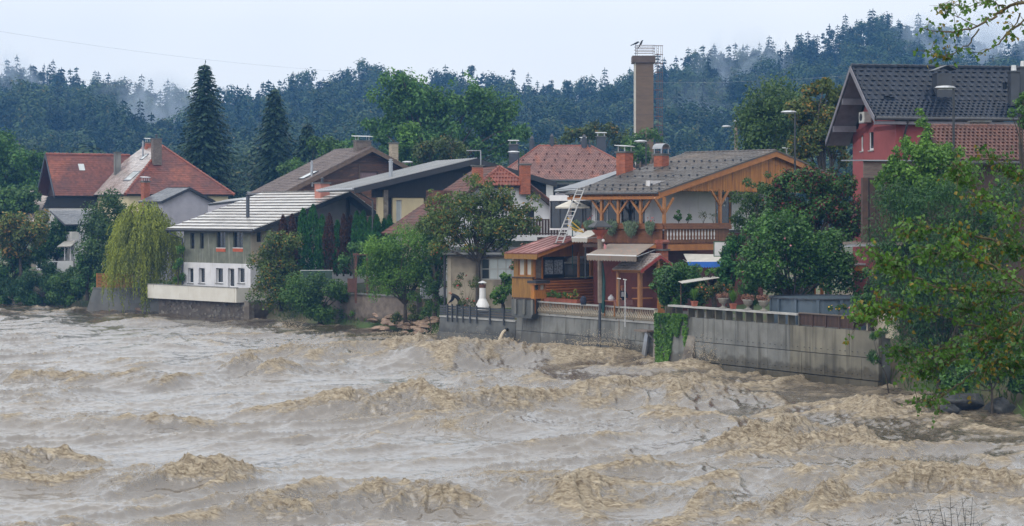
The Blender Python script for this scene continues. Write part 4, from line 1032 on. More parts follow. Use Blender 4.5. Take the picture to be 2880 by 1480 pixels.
# flat-roofed annex between
Bx = Fr(590, 168, 40)
HX = Bx.empty('flat_annex', 'low annex with flat grey sheet roof behind the pale tiled roof', 'building')
rfl = [Bx.at(585,573,167), Bx.at(700,560,164), Bx.at(760,548,170), Bx.at(640,553,173)]; rfl[3].z = rfl[0].z+rfl[2].z-rfl[1].z
MB().slab([rfl[0], rfl[1], rfl[2], rfl[3]], .18, (0,0,-.18)).build('roof', 'metal_sheet', HX)
MB().slab([q*1.0 + Vector((0,0,-.2)) for q in rfl], 5, (0,0,-5)).build('wall', 'lilac_render', HX)
q0, q1 = rfl[0], rfl[1]; MB().tube([q0+Vector((0,-.1,-.06)), q1+Vector((0,-.1,-.06))], .09, 7).build('gutter', 'gutter', HX)

# ------------------------------------------------------------------ brown timber gable house
E = Fr(880, 162, 28)
HE = E.empty('timber_house', 'dark brown plank gable house with brown tiled roof and curtained loft window', 'house')
apE = E.ony(1047, 416, -.9); leE = E.ony(800, 542, -.9); reE = E.ony(1290, 542, -.9)
gable_roof(HE, leE[0], apE[0], reE[0], -.9, 7.5, leE[1], apE[1], leE[1], 'tile_brown', .3, .36, .05, .2, 'barge_brown', wave=.02, ridge_m='tile_brown', barge=.34)
def tri_boards(par, xa_, xb_, base, xr_, zr_, y, bh, mt, name='planks', under=.2, holes=()):
    """horizontal planks filling a gable triangle, lapped"""
    mb = MB(); z = base
    while z < zr_ - under - .05:
        t = (z + bh - base) / (zr_ - under - base)
        a = xa_ + (xr_-xa_)*max(0, t); b_ = xb_ + (xr_-xb_)*max(0, t)
        a0 = xa_ + (xr_-xa_)*max(0, (z-base)/(zr_-under-base)); b0 = xb_ + (xr_-xb_)*max(0, (z-base)/(zr_-under-base))
        segs = [(a0, b0, a, b_)]
        for h in holes:
            if h[2] < z + bh*.5 < h[3]: segs = [(a0, h[0], a, h[0]), (h[1], b0, h[1], b_)]
        for (s0, s1, s2, s3) in segs:
            if s1 - s0 > .05: mb.add([(s0,y-.03,z),(s1,y-.03,z),(s3,y-.008,z+bh*.97),(s2,y-.008,z+bh*.97),(s0,y+.02,z),(s1,y+.02,z),(s3,y+.02,z+bh*.97),(s2,y+.02,z+bh*.97)],
                                     [(0,1,2,3),(0,4,5,1),(3,2,6,7),(0,3,7,4),(1,5,6,2)])
        z += bh
    return mb.build(name, mt, par, kind='stuff')
we_ = ry(E, 1012, 1063, 482, 523)
tri_boards(HE, leE[0]+.7, reE[0]-.7, leE[1]+.1, apE[0], apE[1], 0, .22, 'brown_plank', holes=[we_])
lowb = MB(); z = 4.6
while z < leE[1]+.1: lowb.box(leE[0]+.9, reE[0]-.9, -.03, .03, z, z+.21); z += .22
lowb.build('planks', 'brown_plank', HE, kind='stuff')
MB().box(leE[0]+.9, reE[0]-.9, -.05, .4, 1.5, 4.59).build('wall', 'white_render', HE)
window(HE, mY(0), we_, .1, .07, 'dark_brown', 'pink_curtain')
x_ = E.ony(1010, 500)[0]; MB().box(x_-.06, x_+.06, -.09, -.032, 5, we_[3]+.6).build('corner_post', 'barge_brown', HE)
q = E.at(1030, 416, 163.5); chimney(HE, apE[0]-.1, 1.0, apE[1]-1.2, apE[1]+.62, 1.35, .7, 'brick_dark', 'plate')
q = E.at(1107, 470, 170); chimney(HE, q.x, q.y, q.z-1.5, E.at(1107,404,170).z, .62, .62, 'brick_cream', 'none')
q = E.at(877, 505, 162); flue(HE, q.x, q.y, q.z-.6, E.at(877,452,162).z, .11)
def onE(x): return leE[1] + (apE[1]-leE[1])*(x-leE[0])/(apE[0]-leE[0])
x0_, x1_ = leE[0]+2.2, leE[0]+3.6
f = MB().slab([(x0_,1.6,onE(x0_)+.16),(x0_,.4,onE(x0_)+.16),(x1_,.4,onE(x1_)+.16),(x1_,1.6,onE(x1_)+.16)], .12).build('skylight', 'lead_grey', HE)
MB().slab([(x0_+.1,1.5,onE(x0_+.1)+.165),(x0_+.1,.5,onE(x0_+.1)+.165),(x1_-.1,.5,onE(x1_-.1)+.165),(x1_-.1,1.5,onE(x1_-.1)+.165)], .004).build('pane', 'glass_pale', f)
# little outbuilding chimney left of it
S2 = Fr(817, 172, 30)
HS2 = S2.empty('outbuilding', 'low outbuilding with short cream brick chimney left of the timber house', 'building')
chimney(HS2, 0, 0, 6.5, S2.at(817,503,172).z, .7, .6, 'brick_cream', 'pot')
MB().slab([(-3,-1.2,9.35),(4,-1.2,9.35),(4,3,9.95),(-3,3,9.95)], .15).build('roof', 'slate', HS2)
MB().box(-2.8, 3.8, -1, 2.8, 2, 9.2).build('wall', 'lilac_render', HS2)

# ------------------------------------------------------------------ black gabled house with metal roof
Fk = Fr(1105, 146, 23)
HF = Fk.empty('black_gable_house', 'wide black-boarded gable house with grey sheet metal roof and cream bay', 'house')
apF = Fk.ony(1342, 446, -1.2); leF = Fk.ony(996, 530, -1.2); reF = Fk.ony(1566, 512, -1.2)
rfF = MB().slab([(leF[0],8,leF[1]),(leF[0],-1.2,leF[1]),(apF[0],-1.2,apF[1]),(apF[0],8,apF[1])], .22).build('roof', 'dark_trim', HF)
sm = MB(); n_ = 17
e0 = Vector((leF[0],8,leF[1])); e1 = Vector((leF[0],-1.2,leF[1])); e2 = Vector((apF[0],-1.2,apF[1]))
for k in range(n_):
    a = e0.lerp(e1, (k+.02)/n_); b_ = e0.lerp(e1, (k+.96)/n_); up_ = e2-e1
    sm.slab([a+Vector((0,0,.03)), b_+Vector((0,0,.03)), b_+up_+Vector((0,0,.03)), a+up_+Vector((0,0,.03))], .02)
    sm.beam(b_+Vector((0,-.02,.05)), b_+up_+Vector((0,-.02,.05)), .03, .06)
sm.build('sheets', 'metal_sheet', rfF, kind='stuff')
MB().slab([(reF[0],-1.2,reF[1]),(reF[0],8,reF[1]),(apF[0],8,apF[1]),(apF[0],-1.2,apF[1])], .22).build('roof', 'lead_grey', HF)
bb = MB()
for (a, b_) in (((leF[0],leF[1]),(apF[0],apF[1])), ((apF[0],apF[1]),(reF[0],reF[1]))):
    bb.slab([(a[0],-1.2,a[1]-.01),(b_[0],-1.2,b_[1]-.01),(b_[0],-1.2,b_[1]-.42),(a[0],-1.2,a[1]-.42)], .06, (0,-.06,0))
bb.build('bargeboard', 'dark_trim', HF)
zc = Fk.ony(1150, 552)[1]
bl = MB(); x = leF[0]+1.8
while x < reF[0]-.6:
    zt_ = (leF[1]+(apF[1]-leF[1])*(x-leF[0])/(apF[0]-leF[0]) if x < apF[0] else apF[1]+(reF[1]-apF[1])*(x-apF[0])/(reF[0]-apF[0]))-.25
    bl.box(x, x+.215, -.02, .06, zc-.12, zt_); x += .22
bl.build('boards', 'black_wood', HF, kind='stuff')
dr = ry(Fk,1115,1131,563,640); dr = (dr[0], dr[1], 4.2, dr[3]); wx1 = Fk.ony(1192,600)[0]
m = MB(); m.wall(mY(.05), 0, wx1, 2.2, zc, [dr], .15, .4); m.build('wall', 'cream_render', HF)
MB().box(wx1+.003, reF[0]-1, .6, 1.0, 2.2, zc-.004).build('wall', 'cream_render', HF)
dd = window(HF, mY(.05), dr, .1, .06, 'white_paint', 'glass_pale', 1, 1, name='balcony_door')
lx = Fk.ony(1075, 560)[0]; lx2 = Fk.ony(1087,560)[0]
MB().box(lx, lx2, -.4, .1, 2.2, leF[1]-.1).build('pillar', 'stone', HF)
MB().box(lx2+.003, -.003, .3, .9, 2.2, leF[1]+.2).build('dark_bay', 'black_wood', HF)
MB().box(lx-.45, lx-.003, -.3, .1, 2.2, zc-.1).build('wall', 'cream_render', HF)
MB().tube([(leF[0]-.08,8,leF[1]-.06),(leF[0]-.08,-1.2,leF[1]-.06)], .085, 7).build('gutter', 'zinc', HF)
xp = Fk.ony(1048, 560, -.8)[0]
pipe(HF, [(leF[0],-1.0,leF[1]-.15),(leF[0]+.5,-1.0,leF[1]-.35),(xp,-.8,leF[1]-.9),(xp,-.8,2.5)], .07)
q = Fk.at(1099, 492, 147); flue(HF, q.x, q.y, q.z-.5, Fk.at(1099,447,147).z, .15)
rl = MB(); a, b_ = Fk.ony(1108,628,-.9), Fk.ony(1150,628,-.9)
rl.tube([(a[0],-.9,a[1]),(b_[0]+1.5,-.9,a[1])], .02, 5)
for k in range(8): rl.tube([(a[0]+k*.4,-.9,a[1]),(a[0]+k*.4,-.9,a[1]-.9)], .012, 4)
rl.build('railing', 'iron', HF)
an = MB(); q = Fk.at(1352,470,147); q2 = Fk.at(1352,424,147); q3 = Fk.at(1312,424,147)
an.tube([q-Vector((0,0,.6)), q2], .045, 6); an.tube([q2, q3], .035, 6); an.build('antenna', 'zinc', HF)

# ------------------------------------------------------------------ far house with orange hipped roof
G = Fr(1590, 176, 4)
HG = G.empty('hip_roof_house', 'house with wide orange pantile hip roof and snow guards behind the chalet', 'house')
r0, r1 = G.ony(1515, 411, 5.0), G.ony(1662, 411, 5.0); e0, e1 = G.ony(1385, 506, 0), G.ony(1840, 506, 0)
zE = e0[1]; zR = r0[1]
fp = [(e0[0],0,zE),(e1[0],0,zE),(r1[0],5,zR),(r0[0],5,zR)]
rg_ = MB().slab(fp, .18).build('roof', 'dark_trim', HG); tiles(rg_, fp, .24, .27, .04, 'tile_dusty', wave=.022, seed=21)
lp = [(e0[0],10,zE),(e0[0],0,zE),(r0[0],5,zR)]; rp_ = [(e1[0],0,zE),(e1[0],10,zE),(r1[0],5,zR)]
for pl in (lp, rp_):
    w_ = MB().slab(pl, .18).build('roof', 'dark_trim', HG); tiles(w_, pl, .3, .34, .05, 'tile_dusty', seed=22)
for a, b_ in ((fp[0],fp[3]),(fp[1],fp[2]),(fp[3],fp[2])): ridge_caps(rg_, a, b_, .14, 'tile_orange', .38)
gd = MB()
for j, t in enumerate((.18,.36,.54,.72)):
    y = 5*t; z = zE+(zR-zE)*t; xa_ = e0[0]+(r0[0]-e0[0])*t+.5; xb_ = e1[0]+(r1[0]-e1[0])*t-.5
    k = 0
    x = xa_ + (j % 2)*.45
    while x < xb_: gd.box(x-.07, x+.07, y-.1, y+.08, z+.05, z+.24); x += 1.0
gd.build('snow_guards', 'tile_rust', HG, kind='stuff')
MB().box(e0[0]+.6, e1[0]-.6, .7, 9.3, 2, zE-.19).build('wall', 'white_render', HG)
gp = MB(); gp.tube([(e0[0],-.08,zE-.06),(e1[0],-.08,zE-.06)], .09, 7); gp.build('gutter', 'gutter', HG)
hw = [(G.ony(1556,515,.7)[0], G.ony(1600,515,.7)[0], zE-1.7, zE-.4), (G.ony(1615,515,.7)[0], G.ony(1660,515,.7)[0], zE-1.7, zE-.4)]
for h in hw: window(HG, mY(.62), h, 0, .07, 'dark_trim', 'glass_dark', 2)
for (px, p0, p1, w_) in ((1496,415,382,.26),(1552,412,376,.24),(1643,415,378,.28),(1658,420,393,.12)):
    q = G.at(px, p0, 181); zt_ = G.at(px, p1, 181).z
    MB().lathe([(w_,q.z-.6),(w_,zt_-.45),(w_*.6,zt_-.44),(w_*.6,zt_-.3),(w_*.9,zt_-.28),(w_*.5,zt_-.12),(w_*.55,zt_-.1),(.03,zt_)], (q.x,q.y,0), 8).build('vent_pipe', 'lead_grey', HG)
for (px, p0, p1) in ((1444,445,400),(1690,432,378),(1640,412,392)):
    q = G.at(px, p0, 184); chimney(HG, q.x, q.y, q.z-1.0, G.at(px,p1+8,184).z, .85 if px != 1640 else .5, .7, plain='lead_grey', cap='plate')

# ------------------------------------------------------------------ white gabled house behind the cherry tree
H_ = Fr(1330, 135, 14)
HH = H_.empty('balcony_house', 'white gable house with half-hipped orange tile front behind the cherry tree', 'house')
apH = H_.ony(1405, 470, 1.2); h0, h1 = H_.ony(1342, 526, -.5), H_.ony(1492, 520, -.5); lb = H_.ony(1140, 640, -.5); rb = H_.ony(1640, 628, -.5)
zH = (h0[1]+h1[1])/2
lb = (lb[0], zH-(apH[1]-zH)/(apH[0]-h0[0])*(h0[0]-lb[0])); rb = (rb[0], zH-(apH[1]-zH)/(h1[0]-apH[0])*(rb[0]-h1[0])); print('H eaves', lb, rb)
hp = [(h0[0],-.5,zH),(h1[0],-.5,zH),(apH[0],1.2,apH[1])]
hpn = MB().slab(hp, .14).build('roof', 'dark_trim', HH); tiles(hpn, hp, .22, .42, .05, 'tile_orange', wave=.03, seed=31, single=True)
ridge_caps(hpn, (h0[0],-.55,zH+.03), (apH[0],1.2,apH[1]+.05), .12, 'tile_orange', .36); ridge_caps(hpn, (h1[0],-.55,zH+.03), (apH[0],1.2,apH[1]+.05), .12, 'tile_orange', .36)
Lp = [(lb[0],9,lb[1]),(lb[0],-.5,lb[1]),(h0[0],-.5,zH),(apH[0],1.2,apH[1]),(apH[0],9,apH[1])]
Rp = [(rb[0],-.5,rb[1]),(rb[0],9,rb[1]),(apH[0],9,apH[1]),(apH[0],1.2,apH[1]),(h1[0],-.5,zH)]
for pl, sd in ((Lp, 32), (Rp, 33)):
    a, b_ = Vector(pl[0]), Vector(pl[1]); 
    wq = MB().slab(pl, .16).build('roof', 'dark_brown', HH); tiles(wq, pl, .3, .36, .05, 'tile_rust', wave=.025, seed=sd)
bb = MB()
bb.slab([(lb[0],-.5,lb[1]),(h0[0],-.5,zH),(h0[0],-.5,zH-.3),(lb[0],-.5,lb[1]-.3)], .06, (0,-.06,0)); bb.slab([(h1[0],-.5,zH),(rb[0],-.5,rb[1]),(rb[0],-.5,rb[1]-.3),(h1[0],-.5,zH-.3)], .06, (0,-.06,0))
bb.build('bargeboard', 'dark_brown', HH)
ridge_caps(hpn, (h1[0],-.5,zH+.05), (rb[0],-.5,rb[1]+.05), .1, 'tile_rust', .4); ridge_caps(hpn, (h0[0],-.5,zH+.05), (lb[0],-.5,lb[1]+.05), .1, 'tile_rust', .4)
wz0 = H_.ony(1500,680)[1]
wn = [ry(H_,1445,1505,585,615), ry(H_,1330,1380,585,640)]
gl = [(lb[0]+1.2,0,2),(rb[0]-1.0,0,2),(rb[0]-1.0,0,rb[1]+.3),(h1[0],0,zH-.15),(h0[0],0,zH-.15),(lb[0]+1.2,0,lb[1]+.4)]
MB().slab(gl, .25, (0,.25,0)).build('wall', 'white_render', HH)
for h in wn: window(HH, mY(-.07), h, 0, .07, 'white_paint', 'glass_dark', 2)
b0, b1 = H_.ony(1372,664,-1.4), H_.ony(1594,664,-1.4); zt_ = H_.ony(1500,617,-1.4)[1]; zb_ = b0[1]
MB().box(b0[0], b1[0], -1.5, -.003, zb_-.35, zb_).build('balcony_slab', 'white_render', HH)
MB().box(b0[0], b1[0], -1.46, -1.40, zt_-.06, zt_).build('rail', 'dark_brown', HH)
MB().box(b0[0], b1[0], -1.46, -1.42, zb_+.12, zb_+.18).build('rail', 'dark_brown', HH)
x = b0[0]; pk_me = MB().box(0, .165, -1.485, -1.462, zb_+.06, zt_+.02).mesh('picket'); pk_me.materials.append(MATS['dark_brown'])
while x < b1[0]-.1:
    o = place('picket', pk_me, None, HH); o.location = (x, 0, 0); x += .215
for (px, p0, p1) in ((1343,500,468),(1476,515,464)):
    q = H_.at(px, p0, 135.5); chimney(HH, q.x, q.y, q.z-.8, H_.at(px,p1,135.5).z, .66, .6, 'brick', 'none')
dm = [ry(H_,1196,1275,540,585,-.1)]
fdm = [H_.at(1196,586,136), H_.at(1275,586,137), H_.at(1272,540,137), H_.at(1200,540,136)]
tb = MB().slab(fdm, .1, (0,.1,0)).build('tile_panel', 'dark_brown', HH)
tiles(tb, [fdm[0]+Vector((0,-.02,0)), fdm[1]+Vector((0,-.02,0)), fdm[2]+Vector((0,-.02,0)), fdm[3]+Vector((0,-.02,0))], .24, .4, .04, 'tile_rust', seed=34)

# ------------------------------------------------------------------ the big chalet
K = Fr(1827, 114, 45)
HK = K.empty('chalet', 'big timber chalet with grey tiled roof, orange plank gable and flower balcony', 'house')
XE, YE = -1.5, -2.0
zeK = CH + (HY-541)/FPX*111.5; yK1 = K.onx(1594, 553, XE)[0]; apK = K.ony(2182, 425, YE); xrK, zrK = apK; x1K = xrK + 6.0; z1K = zrK - (zrK-zeK)/(xrK-XE)*6.0
rk = gable_roof(HK, XE, xrK, x1K, YE, yK1, zeK, zrK, z1K, 'tile_grey', .34, .42, .035, .16, 'orange_beam', slabm='orange_wood', seed=41, barge=.36, ridge_m='tile_grey', wave=.012, stagger=False, far_barge=False)
sl = (zrK-zeK)/(xrK-XE)
def onK(x): return zeK + sl*(x-XE)
gd = MB()
for j, x in enumerate((XE+.5, XE+1.6, XE+4.0, XE+6.2, XE+8.2)):
    y = YE+.4+(j % 2)*.3
    while y < yK1-.2: gd.box(x-.05, x+.06, y-.035, y+.035, onK(x)+.06, onK(x)+.17); y += .62
gd.build('snow_guards', 'lead_grey', rk, kind='stuff')
MB().slab([(XE-.02,YE-.06,zeK+.07),(xrK,YE-.06,zrK+.07),(xrK,YE-.06,zrK-.03),(XE-.02,YE-.06,zeK-.03)], .03, (0,-.03,0)).build('verge', 'tile_grey', rk)
MB().slab([(xrK,YE-.06,zrK+.07),(x1K,YE-.06,z1K+.07),(x1K,YE-.06,z1K-.03),(xrK,YE-.06,zrK-.03)], .03, (0,-.03,0)).build('verge', 'tile_grey', rk)
# plank gable
zgb = K.ony(1990, 537, -1.7)[1]; bd = MB(); x = XE + (zgb+.32-zeK)/sl + .1; r = random.Random(3)
while x < x1K-.3:
    zt_ = (onK(x) if x < xrK else zrK-sl*(x-xrK)) - .22
    if zt_ > zgb+.03:
        dz = -.04 if int(x/.13) % 2 else 0; bd.box(x, x+.125, -1.7-r.uniform(.015,.03), -1.66, zgb+dz, zt_)
    x += .13
bd.build('gable_boards', 'orange_wood', HK, kind='stuff')
MB().slab([(XE+1.0,-1.66,zgb+.02),(x1K-.3,-1.66,zgb+.02),(x1K-.3,-1.66,z1K-.3),(xrK,-1.66,zrK-.3),(XE+1.4,-1.66,zgb+.1)], .05, (0,.05,0)).build('gable_back', 'dark_brown', HK)
rf_ = MB()
for k in range(14):
    y = YE+.5+k*(yK1-YE-.8)/13; rf_.beam((XE+.05,y,onK(XE)-.26),(xrK-.2,y,zrK-.26), .09, .14)
rf_.build('rafters', 'orange_beam', HK, kind='stuff')
MB().box(XE+.05, XE+.15, YE+.05, yK1, zeK-.40, zeK-.22).build('wall_plate', 'orange_beam', HK)
# walls: white gable wall, glazed river side
zb = K.ony(1950, 632, 0)[1]-.35
dr = ry(K,2012,2058,548,632); dr = (dr[0], dr[1], zb+.05, dr[3])
m = MB(); m.wall(mY(0), 0, 11.5, zb, zgb+.6, [dr], .12, .3); m.build('wall', 'white_render', HK)
dw = window(HK, mY(0), dr, .08, .14, 'orange_beam', 'glass_dark', 1, 1, name='door')
MB().box(dr[0]+.2, dr[0]+.26, .05, .08, zb+1.05, zb+1.2).build('handle', 'zinc', dw)
gl = [(.4,2.3),(2.6,4.4),(4.7,6.4),(6.7,8.3)]
m = MB(); m.wall(mX(.02), .003, yK1-.6, zb, zeK-.1, [(a, b_, zb+.1, zeK-.45) for a, b_ in gl], .12, .3); m.build('wall', 'white_render', HK)
for i, (a, b_) in enumerate(gl): window(HK, mX(.02), (a, b_, zb+.1, zeK-.45), .08, .06, 'dark_trim' if i != 1 else 'white_paint', 'glass_dark', 2)
MB().box(.3, 11.4, .3, yK1-.7, zb-.2, zb-.01).build('floor', 'concrete', HK)
# lower storey
MB().box(.25, 11.3, .25, yK1-.6, 1.8, zb-.2).build('lower_wall', 'red_wall', HK)
lo = MB(); z = 2.2
while z < zb-.3: lo.box(.25, 11.3, .2, .248, z, z+.17); z += .18
lo.build('cladding', 'red_wall', HK, kind='stuff')
# balcony
BX, BY = -1.25, -2.2; ztop = K.ony(1950, 628, BY)[1]; zbot = K.ony(1950, 690, BY)[1]; bxr = K.ony(2052, 650, BY)[0]; byl = K.onx(1640, 650, BX)[0]
MB().box(BX, bxr, BY, -.003, zbot-.16, zbot+.05).build('balcony_floor', 'orange_beam', HK)
MB().box(BX, -.003, .0, byl, zbot-.16, zbot+.05).build('balcony_floor', 'dark_brown', HK)
hb = ztop-zbot; zs = zbot + hb*.12; zmid = zbot+hb*.74
MB().box(BX-.06, bxr, BY-.10, BY+.08, ztop-.12, ztop).build('handrail', 'balcony_wood', HK)
MB().box(BX-.10, BX+.08, BY+.082, byl, ztop-.12, ztop).build('handrail', 'balcony_wood', HK)
MB().box(BX-.04, bxr, BY-.16, BY-.03, zmid, ztop-.122).build('planter', 'balcony_wood', HK)
MB().box(BX-.16, BX-.03, BY-.02, byl, zmid, ztop-.122).build('planter', 'balcony_wood', HK)
cx0, cx1 = K.ony(1872,660,BY)[0], K.ony(2012,660,BY)[0]
bd = MB(); x = BX+.02
while x < bxr-.1: bd.box(x, x+.115, BY-.03, BY, zs-(.03 if int(x*9) % 2 else 0), zmid-.002); x += .12
bd.build('parapet_boards', 'balcony_wood', HK, kind='stuff')
bd = MB(); y = BY+.12
while y < byl-.1: bd.box(BX-.028, BX, y, y+.115, zs-(.03 if int(y*9) % 2 else 0), zmid-.002); y += .12
bd.build('parapet_boards', 'balcony_wood', HK, kind='stuff')
zc0, zc1 = K.ony(1940,674,BY)[1], K.ony(1940,646,BY)[1]; hc = zc1-zc0
prof = [(.02,0),(.05,.10),(.03,.22),(.015,.28),(.035,.36),(.062,.52),(.055,.66),(.03,.80),(.022,.9),(.03,1)]
vs = [(-r_, -.036, t*hc) for r_, t in prof] + [(r_, -.036, t*hc) for r_, t in prof[::-1]]
ml = MB().slab(vs, .01, (0,.01,0)).mesh('baluster'); ml.materials.append(MATS['white_paint'])
for k in range(16):
    o = place('baluster', ml, None, HK); o.location = (cx0 + (cx1-cx0)*(k+.5)/16, BY, zc0)
MB().box(BX, bxr, BY-.02, BY+.1, zbot-.30, zbot-.162).build('beam', 'orange_beam', HK)
def vpost(x, y, ax, zt_, both=True, w=.16):
    m = MB(); m.box(x-w/2, x+w/2, y-w/2, y+w/2, ztop-.02, zt_); p = m.build('post', 'post_wood', HK)
    b_ = MB()
    for sg in (-1, 1):
        d = Vector((sg*.85, 0, 0)) if ax == 'x' else Vector((0, sg*.85, 0))
        b_.beam(Vector((x,y,zt_-1.0)), Vector((x,y,zt_-.05))+d, .10, .12)
    b_.build('brace', 'post_wood', p)
px_ = K.ony(1865, 600, BY)[0]; vpost(BX+.1, BY+.08, 'x', zeK-.28)
vpost(K.ony(2028,600,BY)[0], BY+.08, 'x', zgb+.1)
for px in (1800, 1737, 1690): vpost(BX+.08, K.onx(px, 600, BX)[0], 'y', zeK-.3)
# chimneys
def onroof(px, py, x):
    y = K.onx(px, py, x)[0]; return x, y
x, y = onroof(1757, 470, 4.2); chimney(HK, x, y, onK(x)-.4, K.at(1757,430,K.world(x,y)[1]).z, .78, .72, 'brick', 'plate')
x, y = onroof(1860, 450, 5.6); chimney(HK, x, y, onK(x)-.4, K.at(1860,436,K.world(x,y)[1]).z, .66, .66, 'brick', 'barrel')
fl = MB(); fl.slab([(x-1.6,y-.55,onK(x-1.6)+.07),(x-.3,y-.55,onK(x-.3)+.12),(x-.3,y+.5,onK(x-.3)+.12),(x-1.6,y+.5,onK(x-1.6)+.07)], .05); fl.build('flashing', 'tile_grey', rk)
q = K.at(2231, 470, 126); chimney(HK, q.x, q.y, q.z-1.2, K.at(2231,436,126).z, .85, .8, 'brick', 'plate')
pipe(HK, [(XE, yK1-.2, zeK-.1), (XE+.3, yK1-.2, zeK-.5), (-.15, yK1-.3, zeK-.9), (-.15, yK1-.3, 4)], .06)
# lower back roof slab seen left of the chalet roof
pl = [K.at(1562,533,122), K.at(1640,528,118), K.at(1780,470,124), K.at(1735,480,128)]
bp_ = MB().slab([pl[0], pl[1], pl[2], pl[3]], .2, (0,0,-.2)).build('side_roof', 'slate', HK)
MB().tube([pl[0]+Vector((0,0,-.12)), pl[1]+Vector((0,0,-.12))], .08, 7).build('gutter', 'zinc', HK)
MB().slab([q*1.0+Vector((.2,.2,-.25)) for q in pl], 3, (0,0,-1.3)).build('side_wall', 'lilac_render', HK)

# lantern sign under the balcony roof
lz = K.at(2034, 582, K.world(6, -1.9)[1]); lx_, ly_ = K.world(K.ony(2034,570,-1.95)[0], -1.95); zt_, zb_ = K.ony(2034,558,-1.95)[1], K.ony(2034,580,-1.95)[1]
LN = thing('lantern', 'white glass hanging lantern with dark figure mark under the chalet gable', 'lantern', (lx_, ly_, zb_), math.radians(45))
hL = zt_-zb_
MB().lathe([(.10,0),(.19,hL)], (0,0,0), 4).build('glass', 'glass_pale', LN)
MB().lathe([(.22,hL+.002),(.2,hL+.05),(.06,hL+.14),(.03,hL+.5)], (0,0,0), 4).build('lid', 'iron', LN)
fr_ = MB()
for k in range(4):
    t = 2*math.pi*(k+.5)/4; fr_.tube([(.105*math.cos(t),.105*math.sin(t),-.01),(.2*math.cos(t),.2*math.sin(t),hL+.01)], .012, 4)
fr_.build('frame', 'iron', LN, kind='stuff')
MB().slab([(-.05,-.12,.10),(.03,-.12,.10),(.055,-.125,.22),(.02,-.13,.30),(.03,-.135,.36),(-.03,-.135,.36),(-.02,-.13,.27),(-.06,-.125,.22)], .01, (0,-.012,0)).build('figure_mark', 'iron', LN)

# awnings
def awning(name, label, pts, drop, mt, val=True):
    """pts: outer-left, outer-right, inner-right, inner-left world points"""
    o = thing(name, label, 'awning', tuple(pts[0]))
    p = [q-pts[0] for q in pts]
    MB().slab(p, .03).build('cloth', mt, o)
    MB().beam(p[0], p[1], .07, .08).build('front_bar', 'white_paint', o)
    d = p[1]-p[0]; n_ = int(d.length/.16); v = MB()
    for k in range(n_):
        a = p[0]+d*(k/n_); b_ = p[0]+d*((k+1)/n_); dn = Vector((0,-.02,-drop)); dn2 = Vector((0,-.02,-drop*.78))
        v.add([a+Vector((0,-.045,-.03)), b_+Vector((0,-.045,-.03)), b_+dn2, (a+b_)/2+dn, a+dn2], [(0,1,2,3,4)])
    v.build('valance', mt, o)
    for k in (0, 1):
        MB().tube([p[k]+Vector((0,.05,-.05)), p[3-k]+Vector((0,0,-.35))], .025, 6).build('arm', 'aluminium', o)
    return o
awning('terrace_awning', 'large grey-brown awning with scalloped valance over the terrace', [P(1650,716,108.4), P(1790,720,107.4), P(1842,686,110.8), P(1712,686,112.2)], .36, 'awning_cloth')
awning('small_awning', 'small pale grey awning with fringed valance below the balcony corner', [P(1608,668,112.5), P(1652,669,111.9), P(1692,649,114.2), P(1654,648,114.8)], .30, 'awning_pale')
blue = awning('blue_awning', 'white striped awning with bright blue valance on the red wall', [P(1933,735,110.2), P(2046,735,108.8), P(2040,716,110.6), P(1922,714,112.0)], .4, 'awning_pale')
for c in blue.children:
    if c.name.startswith('valance'): c.data.materials[0] = MATS['blue_cloth']

# ------------------------------------------------------------------ timber terrace house
J = Fr(1498, 116, 45)
HJ = J.empty('terrace_house', 'orange timber terrace house with red sheet roof and mustard boarded bay', 'house')
ze_j = J.ony(1482, 713, -.9)[1]; e_l = J.onx(1418, 713, -.55)[0]; xb = J.ony(1640, 664, -.9)
pl = [(-.55,e_l,ze_j),(-.55,-.9,ze_j),(xb[0],-.9,xb[1]),(xb[0],e_l,xb[1])]
rj = MB().slab(pl, .06).build('roof', 'red_sheet', HJ)
for k in range(6):
    y = -.75 + (e_l+.6)*k/5; MB().beam((-.55,y,ze_j+.012),(xb[0],y,xb[1]+.012), .03, .03).build('seam', 'red_sheet', rj)
MB().slab([(-.5,e_l,ze_j-.07),(-.5,-.85,ze_j-.07),(xb[0],-.85,xb[1]-.07),(xb[0],e_l,xb[1]-.07)], .22).build('roof_frame', 'orange_beam', HJ)
MB().box(-.56,-.5,-.9,e_l,ze_j-.38,ze_j-.075).build('fascia', 'mustard_wood', HJ)
slj = (xb[1]-ze_j)/(xb[0]+.55)
ybl = J.onx(1445, 800, 0)[0]; z_s = J.onx(1470, 779, 0)[1]; z_b = J.onx(1470, 837, 0)[1]
# bay facing the river
bw_ = [rx(J,1458,1474,724,776), rx(J,1479,1494,724,776)]
m = MB(); m.wall(mX(0), .0, ybl, z_s, ze_j-.25, bw_, .1, .2); m.build('bay_wall', 'mustard_wood', HJ)
for h in bw_: window(HJ, mX(0), h, .05, .06, 'orange_beam', 'curtain')
bd = MB(); y = -.02
while y < ybl: bd.box(-.05, -.003, y, y+.12, z_b, z_s-.06); y += .125
bd.build('bay_boards', 'mustard_wood', HJ, kind='stuff')
MB().box(-.12,.1,-.1,ybl+.1,z_s-.058,z_s-.003).build('sill', 'dark_brown', HJ)
MB().box(-.04,1.2,-.05,ybl-.02,z_b-.1,z_b-.003).build('bay_floor', 'dark_brown', HJ)
